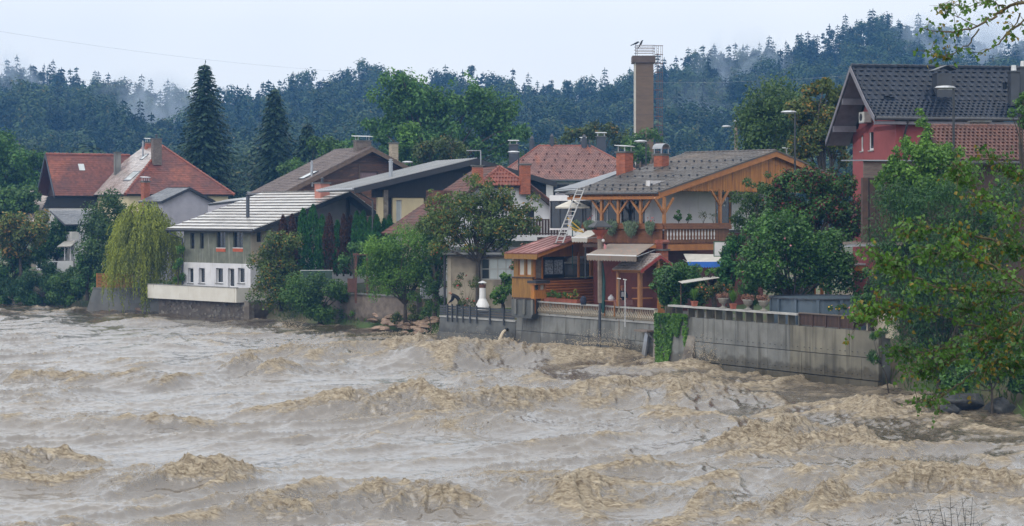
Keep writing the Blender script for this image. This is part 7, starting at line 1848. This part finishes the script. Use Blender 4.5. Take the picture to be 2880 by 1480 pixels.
T('vine', 'hanging birch-like vine in front of the orange gable boards', 'vine', [(2110,560,42,55),(2085,620,36,50),(2150,600,42,60),(2160,520,40,38),(2060,670,34,40)], 105, 'leaf_birch', .17, 2110, seed=63, hang=2.0, dens=.65, k_per=11, rrf=.36)
T('berry_bush', 'tall bush with dark red berries right of the chalet gable', 'shrub', [(2250,515,62,40),(2330,530,70,50),(2210,580,60,50),(2300,600,85,50),(2385,600,45,60),(2280,490,50,25),(2390,650,40,50),(2200,510,40,40)], 103, 'leaf_berry', .19, 2280, seed=64, k_per=14, cap=13000)
T('shrub', 'broad-leaved green plant above the little garden canopy', 'shrub', [(2015,770,40,16),(1990,760,30,14)], 103, 'leaf_bright', .3, 2010, seed=65)
T('rose_bush', 'orange-flowered rose bed behind the urns', 'rose', [(1985,815,35,25),(2030,810,32,26),(2010,840,50,18)], 101.3, 'leaf_olive', .12, 2010, seed=66, flowers='petal_orange', fl_n=46, fl_size=.12, trunk_r=.03)
T('ornamental_grass', 'dark green tuft of tall ornamental grass behind the urns', 'grass', [(2095,820,34,32),(2125,840,28,24)], 99.8, 'leaf_thuja', .3, 2105, seed=67, aspect=.12, hang=-1.2, dens=.5)
T('marigold_bush', 'green bush with yellow and pink flowers before the pool', 'flowers', [(2360,866,28,18)], 91.5, 'leaf_green', .1, 2360, seed=68, flowers='petal_yellow', fl_n=26, fl_size=.1, trunk_r=.03)
T('flower_bush', 'pink dahlia clump at the right end of the garden fence', 'flowers', [(2398,872,11,10)], 90.6, 'leaf_green', .09, 2398, seed=69, flowers='petal_pink', fl_n=50, fl_size=.12, trunk_r=.02)
T('shrub', 'dark leafy shrub hanging over the wall end at right', 'shrub', [(2430,830,36,40),(2460,790,40,40),(2440,880,30,30)], 88.5, 'leaf_deep', .15, 2450, seed=70)
cn = thing('garden_canopy', 'small faded green canopy roof above the rose bed', 'canopy', P(1965,795,102.5), .2)
MB().slab([(-1.1,-.6,0),(1.0,-.5,.28),(1.05,.6,.34),(-1.0,.5,.06)], .03).build('sheet', 'awning_pale', cn); 
for x, y in ((-.9,.3),(.9,.4),(.9,-.4)): MB().tube([(x,y,-1.3),(x,y,.1)], .025, 5).build('post', 'rust', cn)

# ivy on the wall
r = np.random.default_rng(15); n = 5200
u = r.random(n)*1.0; x = -.15+u*(l3a+.0)*.86; z = ztg+.1-(r.random(n)**1.1)*(1.9+1.3*np.sin(x*2.6+.3)+.5*np.sin(x*9)); keep = (np.sin(x*7+z*1.3)+.6*np.sin(z*5+x*3)+r.random(n)*1.6) > .1; x, z = x[keep], z[keep]
W3 = np.array([f3a.world(a, -.12-.1*r.random()-max(0, (1.0-b_))*.10) for a, b_ in zip(x, z)]); c = np.column_stack([W3, z]); nn = unit(np.array([-f3a.s*-1*0+f3a.s, -f3a.c, .25])[None]+r.normal(size=(len(c),3))*.5)
t = r.normal(size=c.shape); t[:,2] -= 1.2; a = unit(t-nn*np.sum(t*nn,1,keepdims=True)); b_ = np.cross(nn, a); sz = r.uniform(.06,.12,len(c))[:,None]
iv = thing('ivy', 'bright ivy hanging down the wall between terrace and garden', 'ivy', (f3a.X, f3a.Y, 0)); v, q = quads_from(c-np.array([f3a.X,f3a.Y,0]), a*sz, b_*sz*.8); place('leaves', npmesh('leaves', v, q), 'leaf_bright', iv, kind='stuff')

# trailing silver plants and geraniums on the chalet balcony
def trailing(px, py, wpx, hpx, lab, seed, red=0):
    y_ = K.onx(px, py, BX-.12)[0]; X, Y = K.world(BX-.14, y_); g = ztop-.1; r = np.random.default_rng(seed); s = Y/FPX; w = wpx*s/2*1.25; h = hpx*s; o = thing('trailing_plant', lab, 'plant', (X, Y, g), K.th, 'trailing plants on the balcony')
    n = 900; an = r.random(n)*6.283; rr = np.sqrt(r.random(n)); t = r.random(n); c = np.stack([-.12-np.abs(np.cos(an))*rr*.28, np.sin(an)*rr*w*(1-.25*t), .22*(1-rr)*(1-t)-h*t*(1-.5*rr**2)*.9+.12], 1)
    d = np.stack([r.normal(size=n)*.35-.1, r.normal(size=n)*.35, -1+0*t], 1); a = unit(d)*.085; b_ = unit(np.cross(d, r.normal(size=(n,3))))*.02; v, q = quads_from(c, a, b_); place('strands', npmesh('strands', v, q), 'leaf_silver', o, kind='stuff')
    if red: v, q = leaf_cloud([(-.05,0,.3)], [w*.7], red, .12, r, .8); place('geraniums', npmesh('geraniums', v, q), 'petal_red', o, kind='stuff')
trailing(1626, 640, 26, 30, 'silver trailing plant at the far left end of the balcony by the ladder', 1); trailing(1664, 634, 40, 24, 'low silver trailing plant with red geraniums behind the lantern hood', 2, 14)
trailing(1725, 634, 40, 42, 'long silver trailing plant left of the middle balcony post', 3); trailing(1780, 634, 50, 46, 'fullest silver trailing plant in the middle of the balcony', 4); trailing(1834, 634, 30, 40, 'narrow silver trailing plant with red geraniums next to the corner post', 5, 12)
def potplant(px, lab, leaf, h, n, seed, fl=None, size=.1):
    x = K.ony(px, 625, BY)[0]; X, Y = K.world(x, BY-.08); r = np.random.default_rng(seed); o = thing('pot_plant', lab, 'plant', (X, Y, ztop-.02), 0, 'pot plants on the balcony')
    cc, rr = clumps(r, (0,0,h*.55), h*.55, .2, h*.45, 9, h*.17, -.9); v, q = leaf_cloud(cc, rr, n, size, r, .3, .3, .6, .8); place('foliage', npmesh('foliage', v, q), leaf, o)
    mb = MB()
    for i in range(5): limb(mb, (0,0,0), Vector(cc[i]), .012, .006, r, 4)
    mb.build('stems', 'bark', o, kind='stuff')
    if fl: v, q = leaf_cloud(cc, rr, 16, .08, r, .8); place('fruit', npmesh('fruit', v, q), fl, o, kind='stuff')
potplant(1905, 'leafy green pepper plant with red fruit on the balcony rail', 'leaf_deep', .75, 360, 1, 'petal_red', .13); potplant(1930, 'second smaller pepper plant beside the leafy one', 'leaf_deep', .6, 240, 2, 'petal_red', .12)
potplant(1975, 'tall sparse tomato plant against the white chalet wall', 'leaf_olive', .95, 130, 3, None, .09); potplant(2003, 'thin stalky plant left of the lantern door', 'leaf_olive', .8, 80, 4, None, .08)

# ------------------------------------------------------------------ right bank willows, sapling poplar
T('poplar_sapling', 'light green young poplar rising before the red house', 'tree', [(2600,345,28,48),(2560,420,34,45),(2660,430,38,45),(2530,450,32,40),(2610,440,50,55),(2690,470,34,34),(2590,520,80,55),(2730,500,30,40),(2500,500,40,50),(2660,530,70,50),(2520,560,50,50)], 85.5, 'leaf_bright', .17, 2600, seed=80, ground=1.6, k_per=12, rrf=.40, dens=1.2, trunk_r=.07, hang=.5, aspect=.8)
T('willow_shrub', 'large dark willow shrub covering the right bank', 'shrub', [(2540,640,85,75),(2480,700,55,70),(2620,690,95,90),(2520,790,75,80),(2620,830,105,95),(2720,760,100,110),(2510,880,55,65),(2600,940,90,80),(2700,930,100,95),(2800,700,90,110),(2800,860,90,120),(2540,985,50,50),(2640,1040,80,50),(2500,560,50,60),(2600,570,90,70),(2720,620,90,80),(2840,560,60,80),(2700,540,60,50)], 82.5, 'leaf_willow_green', .22, 2640, seed=81, ground=.4, aspect=.2, hang=1.2, k_per=13, rrf=.40, cap=31000, dens=1.15, trunk_r=.12, limbs=30)
T('shrub', 'dark brambles at the right edge above the boulders', 'shrub', [(2760,1010,90,55),(2850,980,60,90),(2690,1070,60,35),(2860,1080,50,45),(2740,1060,60,40),(2800,1050,60,40)], 77.8, 'leaf_deep', .17, 2790, seed=82, ground=.2, cap=11000, trunk_r=.05)
T('shrub', 'thin hanging willow shoots over the end of the garden wall', 'shrub', [(2470,960,30,36),(2450,1000,24,28)], 85.5, 'leaf_willow_green', .2, 2500, seed=83, ground=.3, aspect=.18, hang=1.8, dens=.5, trunk_r=.03)
# tall red-leaved tree behind
T('broadleaf_tree', 'dark tree at the right edge beside the rust-tiled wing', 'tree', [(2870,330,30,50),(2880,270,26,40)], 88, 'leaf_green', .18, 2900, seed=84)

# ------------------------------------------------------------------ rocks
def rock(name, lab, c, s, rz, mt, cat='rock', group=None, flat=.4, seed=0):
    r = np.random.default_rng(seed); m = MB(); vs = []
    prof = [(.6,-1),(1.0,-.45),(.92,.35),(.5,.95)]; n = 6
    for a, z in prof:
        for k in range(n): t = 6.283*k/n; w = a*r.uniform(.68,1.22); vs.append((math.cos(t)*w*s, math.sin(t)*w*s*.7, z*s*flat+r.normal()*.12*s*flat))
    fs = [(i*n+k, i*n+(k+1) % n, (i+1)*n+(k+1) % n, (i+1)*n+k) for i in range(len(prof)-1) for k in range(n)] + [tuple(range(n-1,-1,-1)), tuple(range((len(prof)-1)*n, len(prof)*n))]
    m.add(vs, fs); o = m.build(name, mt, label=lab, cat=cat, group=group); o.location = c; o.rotation_euler = (r.normal()*.12, r.normal()*.12, rz); return o
r = np.random.default_rng(9)
for k in range(46):
    t = r.random(); bx = -10.2+4.6*t; by = 136.2-9.2*t; d = r.uniform(-.8,1.7)
    rock('slab_rock', 'flat reddish slab of the stone bank below the round bright tree', (bx+INL.x*d, by+INL.y*d, .0+.42*(d+.6)), r.uniform(.3,.75), r.normal()*.35-.5, 'rock_brown', group='slab rocks on the central bank', flat=.2, seed=k)
for k in range(26):
    t = r.random(); bx = -36.5+6.5*t; by = 165-6*t; d = r.uniform(-.6,1.0)
    rock('slab_rock', 'low reddish-brown rock at the foot of the left bank wall', (bx+INL.x*d, by+INL.y*d, .05+.35*(d+.4)), r.uniform(.35,.8), r.normal()*.4-.5, 'rock_brown', group='rocks on the left bank', flat=.3, seed=100+k)
def boulder(lab, c, s, rz, seed):
    n, m = 26, 18; th = np.linspace(0, 2*np.pi, n, endpoint=False); ph = np.linspace(-1.45, 1.45, m); T2, P2 = np.meshgrid(th, ph)
    d = np.stack([np.cos(T2)*np.cos(P2), np.sin(T2)*np.cos(P2), np.sin(P2)], -1); f = np.ones(T2.shape); r_ = np.random.default_rng(seed)
    for k in range(17):                       # chop planes off a ball, then roughen it
        nrm = unit(r_.normal(size=(1, 3)))[0]; f = np.minimum(f, r_.uniform(.50, .80) / np.maximum(d @ nrm, 1e-3))
    f = f + .05*pnoise(T2*2.5+seed, P2*3.1, seed) + .025*pnoise(T2*7+seed, P2*9, seed+1)
    v = (d*f[..., None]*np.array([1.15, .85, .68])*s).reshape(-1, 3); idx = np.arange(n*m).reshape(m, n)
    q_ = np.stack([idx[:-1], np.roll(idx, -1, 1)[:-1], np.roll(idx, -1, 1)[1:], idx[1:]], -1).reshape(-1, 4)
    o = place('boulder', npmesh('boulder', v, q_), 'rock_dark', label=lab, cat='boulder', group='boulders on the right bank'); o.location = c; o.rotation_euler = (.2*math.sin(seed), .15, rz)
for k, (px, py, s, lab) in enumerate(((2740,1110,1.5,'large dark wet boulder under the poplar branches'), (2685,1128,.8,'smaller dark boulder left of the large one'), (2825,1125,1.2,'dark boulder right of the large one at the bank'), (2880,1115,1.1,'dark boulder cut by the right edge of the photo'), (2790,1085,1.3,'upper dark boulder behind the large one'))):
    Y = FPX*(CH-.1)/(py+22-HY); boulder(lab, ((px-CX)/FPX*Y, Y+.9, -.05 if py > 1090 else .35), s*.8, k*.8, 200+k)

# bank grass and weeds
r = np.random.default_rng(31); C = []; A = []; B = []
for (x0, y0, k0), (x1, y1, k1) in zip(SHORE[2:-4], SHORE[3:-3]):
    if k0 and k1: continue
    L = math.hypot(x1-x0, y1-y0); n = int(L*95)
    t = r.random(n); d = r.uniform(.4,5.5,n); zz_ = np.interp(d, [.3,.9,1.8,3,5,8], [-.25,.15,.75,1.35,1.8,2.1]); c = np.stack([x0+(x1-x0)*t+INL.x*d, y0+(y1-y0)*t+INL.y*d, zz_+.1], 1); C.append(c)
C = np.concatenate(C); n = len(C); A = unit(r.normal(size=(n,3))*.35+np.array([0,0,1]))*(r.uniform(.1,.26,n)[:,None]); B = unit(np.cross(A, r.normal(size=(n,3))))*.03
v, q = quads_from(C+A, A, B); place('bank_grass', npmesh('bank_grass', v, q), 'grass', kind='stuff', label='rough grass and weeds along the river bank', cat='grass')

# ------------------------------------------------------------------ the poplar on the camera's bank
PY = 27.0
NP = thing('poplar_tree', 'near poplar with mossy limbs and wet green-yellow leaves at the right edge', 'tree', (10.6, 28.2, 2.6))
org = Vector((10.6, 28.2, 2.6)); r = np.random.default_rng(17)
tr = MB(); tr.tube([(0,0,-.6),(.05,0,2.5),(-.1,.1,5.5),(.1,.1,9.5),(0,0,13)], [.34,.28,.22,.14,.03], 10); tr.build('trunk', 'bark_moss', NP)
def npt(px, py, dy=0.0): return P(px, py, PY+dy) - org
BR = [ # px,py points from the trunk outwards, first radius, leafy?
 ([(3390,700),(3100,820),(2878,898),(2817,946),(2760,959),(2681,1016),(2624,1038),(2560,1045)], .07, .0, 1),
 ([(3390,660),(3100,760),(2852,867),(2773,924),(2694,972),(2607,994),(2520,985)], .06, .5, 1),
 ([(3390,620),(3050,760),(2900,825),(2747,815),(2650,815),(2563,775),(2510,753),(2466,714)], .05, -.4, 1),
 ([(2800,960),(2760,1020),(2707,1077),(2640,1118),(2615,1130),(2580,1126)], .025, .2, .35),
 ([(3390,560),(3050,640),(2880,700),(2800,680),(2700,650),(2600,640),(2540,660)], .05, .3, 1),
 ([(3390,480),(3000,560),(2860,610),(2770,560),(2720,500),(2690,470)], .05, -.2, 1),
 ([(3390,420),(3000,480),(2880,500),(2830,470),(2780,440)], .04, .4, .9),
 ([(2900,820),(2820,760),(2740,720),(2660,700),(2600,720)], .03, -.6, 1),
 ([(2773,924),(2680,900),(2600,870),(2520,860),(2450,870),(2430,900)], .025, .1, 1),
 ([(2878,898),(2860,960),(2800,1020),(2760,1050)], .02, -.3, .8), ([(2880,940),(2870,1010),(2840,1050)], .02, .2, .8),
 ([(2880,620),(2840,680),(2790,740)], .02, .6, 1), ([(2890,740),(2830,790),(2780,850),(2700,880)], .02, -.1, 1),
 ([(3390,100),(3050,60),(2880,3),(2831,20),(2798,48),(2750,75),(2689,87),(2640,90),(2600,80)], .05, 0, .55),
 ([(3390,140),(3050,120),(2880,61),(2832,98),(2791,137),(2748,154)], .045, .3, .25),
 ([(2752,84),(2723,125),(2682,151),(2655,158),(2625,151),(2600,140)], .018, 0, .6),
 ([(2828,18),(2791,5),(2750,15),(2707,20),(2670,10)], .015, .2, .7), ([(2870,40),(2850,80),(2840,100)], .02, -.2, .6), ([(2750,75),(2700,50),(2660,30),(2640,10)], .012, -.2, 1), ([(2880,10),(2840,-20),(2760,-30)], .02, .1, .8)]
LV = []
def leaf_at(p, s, top):
    LV.append((p, s, top))
for bi, (pp, r0, dy, leafy) in enumerate(BR):
    pts = [npt(x, y, dy+(.15*r.normal() if i else 0)) for i, (x, y) in enumerate(pp)]
    den = []
    for i in range(len(pts)-1):
        for k in range(5): t = k/5; den.append(pts[i].lerp(pts[i+1], t)+Vector(r.normal(size=3))*.012)
    den.append(pts[-1]); m = len(den); MB().tube(den, [max(.005, r0*.62*(1-.86*i/(m-1))) for i in range(m)], 6).build('limb', 'bark_moss', NP)
    top = pp[0][1] < 200 or pp[-1][1] < 200; twg = MB()
    first = next((i for i, (x, y) in enumerate(pp) if x < 2930), 0)*5; first = max(first, int(m*.28))
    nt_ = int((m-first)*(5.2 if not top else 1.5)*leafy)
    for k in range(nt_):
        i = int(r.integers(first, m)); b0 = den[i]; L = r.uniform(.08,.42) if not top else r.uniform(.05,.26)
        d = Vector((r.normal()*.9-.35, r.normal()*.9, r.normal()*.6+(.05 if not top else .1))).normalized(); e = b0+d*L; twg.tube([b0, b0.lerp(e, .5)+Vector((0,0,.02)), e], [.006,.004,.002], 4, cap=False)
        for j in range(int(r.integers(4, 9) if not top else r.integers(3, 7))):
            t = r.uniform(.25,1.08); leaf_at(b0.lerp(e, t)+Vector(r.normal(size=3))*.03, r.uniform(.04,.08), top)
    if twg.v: twg.build('twigs', 'bark_moss', NP, kind='stuff')
def leaf_geo(f):
    o = [(0,0),(.30,.10),(.47,.27),(.42,.45),(.24,.62),(.13,.80),(0,1.0)]; vs = [(x, y, abs(x)*f) for x, y in o] + [(-x, y, abs(x)*f*.8) for x, y in o[-2:0:-1]]
    return vs, [tuple(range(0, 7)), (0, 6, 7, 8, 9, 10, 11)]
lm = []
for f in (.15, .5, -.25):
    vs, fs = leaf_geo(f); me = MB().add(vs, fs).mesh('leaf'); me.materials.append(MATS['leaf_poplar']); lm.append(me)
def leaf_mat4(p, s):
    d = Vector((r.normal()*.75, r.normal()*.75, -1.0+r.normal()*.5)).normalized(); n_ = Vector((r.normal()*.9, -.6+r.normal()*.8, .5+r.normal()*.6)); n_ = (n_-d*n_.dot(d)).normalized(); x = d.cross(n_)
    R_ = Matrix((x, d, n_)).transposed().to_4x4(); return Matrix.Translation(p) @ R_ @ Matrix.Scale(s, 4)
order = sorted(range(len(LV)), key=lambda i: -LV[i][1]); big = set(order[:290]); rest = MB()
print('poplar leaves', len(LV))
for i, (p, s, top) in enumerate(LV):
    M4 = leaf_mat4(p, s); k = int(r.integers(0, 3))
    if i in big: place('leaf', lm[k], None, NP, mw=M4)
    else:
        vs, fs = leaf_geo((.15,.5,-.25)[k]); rest.add([M4 @ Vector(v) for v in vs], fs)
rest.build('foliage', 'leaf_poplar', NP, kind='stuff')
# bare twigs at the bottom right
TWG = thing('bare_shrub', 'bare dark twigs of a shrub at the bottom right corner', 'shrub', (P(2720,1600,21).x, 21.0, 2.9)); tw_ = MB(); r = np.random.default_rng(3); o_ = Vector(TWG.location)
for k, (px, py) in enumerate(((2570,1402),(2610,1432),(2640,1405),(2672,1390),(2705,1400),(2735,1398),(2740,1440),(2560,1448),(2600,1460),(2690,1430),(2655,1440),(2760,1470))):
    e = P(px, py, 21+r.normal()*.3)-o_; b0 = Vector((r.normal()*.05, r.normal()*.05, 0)); m_ = b0.lerp(e, .55)+Vector((r.normal()*.06+.05, 0, .05)); tw_.tube([b0, m_, e], [.012,.007,.0025], 4)
    for j in range(5):
        t = r.uniform(.5,.95); q = m_.lerp(e, t); tw_.tube([q, q+Vector((r.normal()*.10-.04, r.normal()*.05, abs(r.normal())*.07))], [.004,.0015], 3)
tw_.build('twigs', 'iron', TWG)

# ------------------------------------------------------------------ people
def person(label, loc, rz, J, seg, rad, cols, extra=None):
    """J joints, seg joint pairs (parent first), rad radius per joint, cols material per segment; the body is grown as one skin"""
    names = list(J); vs = [J[n] for n in names]; es = [(names.index(a), names.index(b_)) for a, b_ in seg]
    me = bpy.data.meshes.new('body'); me.from_pydata(vs, es, []); o = bpy.data.objects.new('person', me); COL.objects.link(o)
    md = o.modifiers.new('skin', 'SKIN'); md.use_smooth_shade = True
    for i, n in enumerate(names):
        sv = me.skin_vertices[0].data[i]; rr = rad[n]; sv.radius = rr if isinstance(rr, tuple) else (rr, rr); sv.use_root = (n == 'pelvis')
    o.modifiers.new('sub', 'SUBSURF').levels = 1
    dg = bpy.context.evaluated_depsgraph_get(); ev = o.evaluated_get(dg); m2 = bpy.data.meshes.new_from_object(ev); o.modifiers.clear(); o.data = m2; m2.name = 'body'
    ms = sorted(set(cols.values())); m2.materials.clear()
    for k in ms: m2.materials.append(MATS[k])
    S_ = [(Vector(J[a]), Vector(J[b_]), cols[(a, b_)]) for a, b_ in seg]
    for p in m2.polygons:
        c = p.center; best = None
        for a, b_, k in S_:
            ab = b_-a; t = max(0, min(1, (c-a).dot(ab)/max(ab.length_squared, 1e-9))); dd = (c-a-ab*t).length
            if best is None or dd < best[0]: best = (dd, k)
        p.material_index = ms.index(best[1]); p.use_smooth = True
    root = thing('person', label, 'person', loc, rz); o.name = 'body'; o.parent = root; return root
def fingers(mb, w, d, up):
    w = Vector(w); d = Vector(d).normalized(); s = d.cross(Vector(up)).normalized(); n_ = s.cross(d)
    for k, (off, L) in enumerate(((-.03,.065),(-.01,.08),(.011,.075),(.031,.06))):
        a = w+d*.07+s*off; m_ = a+d*L*.55-n_*.008; e = m_+d*L*.35-n_*.03; mb.tube([w+d*.03+s*off*.8, a, m_, e], [.011,.010,.009,.007], 6)
    mb.tube([w+d*.01+s*-.03, w+d*.04-s*.06-n_*.01, w+d*.075-s*.065-n_*.02], [.012,.011,.008], 6)
def std(J):
    seg = [('pelvis','spine'),('spine','chest'),('chest','neck'),('neck','chin'),('chin','crown')]
    for s in 'LR': seg += [('chest','sh'+s),('sh'+s,'el'+s),('el'+s,'wr'+s),('wr'+s,'hd'+s),('pelvis','hp'+s),('hp'+s,'kn'+s),('kn'+s,'an'+s),('an'+s,'to'+s)]
    return seg
RAD = dict(pelvis=(.15,.12), spine=(.15,.12), chest=(.17,.13), neck=(.06,.06), chin=(.075,.08), crown=(.085,.09))
for s in 'LR': RAD.update({'sh'+s:(.075,.075), 'el'+s:(.055,.055), 'wr'+s:(.036,.03), 'hd'+s:(.042,.022), 'hp'+s:(.10,.10), 'kn'+s:(.07,.07), 'an'+s:(.045,.045), 'to'+s:(.04,.03)})
def dress(J, top, legs):
    c = {}
    for a, b_ in std(J):
        k = top
        if b_ in ('chin','crown'): k = 'skin'
        elif b_[:2] == 'hd': k = 'skin'
        elif b_[:2] in ('kn','hp','an'): k = legs
        elif b_[:2] == 'to': k = 'dark_brown'
        c[(a, b_)] = k
    return c
def face(root, J, fwd, upv, hair=None):
    c = (Vector(J['chin'])+Vector(J['crown']))/2; f = Vector(fwd).normalized(); u = Vector(upv).normalized(); s = f.cross(u)
    m = MB(); m.tube([c+f*.085+u*.02, c+f*.115-u*.02, c+f*.09-u*.035], [.008,.016,.012], 6)
    for sg in (-1, 1): m.tube([c+s*sg*.085+u*.02, c+s*sg*.098, c+s*sg*.088-u*.03], [.015,.022,.012], 6)
    m.build('nose_ears', 'skin', root, kind='stuff')
    e = MB()
    for sg in (-1, 1): e.tube([c+f*.075+s*sg*.034+u*.012, c+f*.09+s*sg*.034+u*.012], .010, 6)
    e.tube([c+f*.082-u*.06-s*.025, c+f*.09-u*.06, c+f*.082-u*.06+s*.025], .006, 5); e.build('eyes_mouth', 'dark_brown', root, kind='stuff')
# man leaning over the fence: local +x to the right, faces -x
J1 = dict(pelvis=(.30,0,.93), spine=(.20,0,1.10), chest=(-.02,0,1.26), neck=(-.20,0,1.33), chin=(-.27,0,1.36), crown=(-.33,0,1.46),
          shL=(-.06,-.19,1.26), elL=(-.14,-.24,.98), wrL=(-.33,-.18,.80), hdL=(-.40,-.15,.75), shR=(-.06,.19,1.26), elR=(-.14,.24,.98), wrR=(-.33,.16,.82), hdR=(-.40,.13,.77),
          hpL=(.30,-.11,.88), knL=(.22,-.12,.48), anL=(.30,-.12,.08), toL=(.10,-.13,.04), hpR=(.30,.11,.88), knR=(.26,.12,.48), anR=(.36,.12,.08), toR=(.16,.13,.04))
q = P(1279, 870, 124.6)
p1_ = person('bald man in black jacket bending over the left end of the board fence', (q.x, q.y, 1.28), -.2, J1, std(J1), RAD, dress(J1, 'black_cloth', 'black_cloth'))
hm = MB(); fingers(hm, J1['wrL'], (-.8,.2,-.5), (0,0,1)); fingers(hm, J1['wrR'], (-.8,-.2,-.5), (0,0,1)); hm.build('fingers', 'skin', p1_, kind='stuff'); face(p1_, J1, (-.85,0,-.5), (-.5,0,.85))
J2 = dict(pelvis=(0,0,.95), spine=(0,-.01,1.12), chest=(0,-.03,1.34), neck=(0,-.05,1.48), chin=(0,-.09,1.54), crown=(0,-.08,1.66),
          shL=(-.19,-.03,1.36), elL=(-.27,-.12,1.10), wrL=(-.16,-.36,1.02), hdL=(-.12,-.43,1.00), shR=(.19,-.03,1.36), elR=(.28,-.10,1.10), wrR=(.18,-.34,1.02), hdR=(.13,-.41,1.0),
          hpL=(-.10,0,.90), knL=(-.11,-.02,.50), anL=(-.11,.02,.08), toL=(-.12,-.16,.04), hpR=(.10,0,.90), knR=(.11,-.02,.50), anR=(.11,.02,.08), toR=(.12,-.16,.04))
q = P(1750, 800, 110.7)
p2_ = person('person in navy jacket, white shirt and orange cap standing behind the striped table', (q.x, q.y, 2.055), .1, J2, std(J2), RAD, dress(J2, 'navy_cloth', 'navy_cloth'))
hm = MB(); fingers(hm, J2['wrL'], (.3,-.9,-.2), (0,0,1)); fingers(hm, J2['wrR'], (-.3,-.9,-.2), (0,0,1)); hm.build('fingers', 'skin', p2_, kind='stuff'); face(p2_, J2, (0,-1,-.1), (0,0,1))
MB().lathe([(.105,1.62),(.112,1.66),(.10,1.73),(.05,1.77)], (0,-.08,0), 14).slab([(-.09,-.16,1.655),(-.06,-.27,1.64),(.06,-.27,1.64),(.09,-.16,1.655)], .012).build('cap', 'hat', p2_)
MB().slab([(-.07,-.172,1.40),(.07,-.172,1.40),(.085,-.165,1.12),(-.085,-.165,1.12)], .02, (0,.03,0)).build('shirt_front', 'white_cloth', p2_)

p1_.scale = (1.1,)*3
# ------------------------------------------------------------------ mist wisps on the hills
def mist(lab, px, py, Y, w, d, h, dens, seed):
    m = bpy.data.materials.new('mist'); m.use_nodes = True; N = m.node_tree.nodes; L = m.node_tree.links; N.remove(N['Principled BSDF'])
    pv = N.new('ShaderNodeVolumePrincipled'); pv.inputs['Color'].default_value = (.72,.82,.95,1); tc = N.new('ShaderNodeTexCoord'); mp = N.new('ShaderNodeMapping'); mp.inputs['Location'].default_value = (seed*3.1, seed, 0)
    mp.inputs['Scale'].default_value = (2.4, 1.5, 1.4); L.new(tc.outputs['Generated'], mp.inputs[0]); nz = N.new('ShaderNodeTexNoise'); nz.inputs['Scale'].default_value = 1.6; nz.inputs['Detail'].default_value = 3.5; nz.inputs['Distortion'].default_value = .7; L.new(mp.outputs[0], nz.inputs['Vector'])
    sb = N.new('ShaderNodeVectorMath'); sb.operation = 'SUBTRACT'; sb.inputs[1].default_value = (.5,.5,.5); L.new(tc.outputs['Generated'], sb.inputs[0]); ln = N.new('ShaderNodeVectorMath'); ln.operation = 'LENGTH'; L.new(sb.outputs[0], ln.inputs[0])
    fo = N.new('ShaderNodeMapRange'); fo.inputs[1].default_value = .48; fo.inputs[2].default_value = .05; L.new(ln.outputs['Value'], fo.inputs[0])
    rp = N.new('ShaderNodeMapRange'); rp.inputs[1].default_value = .44; rp.inputs[2].default_value = .68; L.new(nz.outputs['Fac'], rp.inputs[0])
    mu = N.new('ShaderNodeMath'); mu.operation = 'MULTIPLY'; L.new(fo.outputs[0], mu.inputs[0]); L.new(rp.outputs[0], mu.inputs[1]); m2 = N.new('ShaderNodeMath'); m2.operation = 'MULTIPLY'; m2.inputs[1].default_value = dens; L.new(mu.outputs[0], m2.inputs[0])
    L.new(m2.outputs[0], pv.inputs['Density']); L.new(pv.outputs[0], N['Material Output'].inputs['Volume'])
    q = P(px, py, Y); b_ = MB(); b_.lathe([(.05,-1),(.55,-.83),(.87,-.5),(1,0),(.87,.5),(.55,.83),(.05,1)], (0,0,0), 14); o = b_.build('mist', m, kind='stuff', label=lab, cat='mist'); o.location = q; o.scale = (w, d, h)
mist('pale mist wisp rising from the forest behind the farmhouse', 420, 315, 560, 22, 12, 15, .2, 1)
mist('mist at the far left edge of the forest', 15, 260, 640, 16, 14, 18, .12, 2)
mist('mist wisp below the right hill crest', 2090, 205, 640, 20, 14, 18, .2, 3)
mist('mist drifting over the wood right of the hill crest', 2740, 130, 655, 34, 18, 16, .2, 4)
mist('low mist in front of the right forest', 2040, 330, 520, 24, 14, 14, .05, 5)
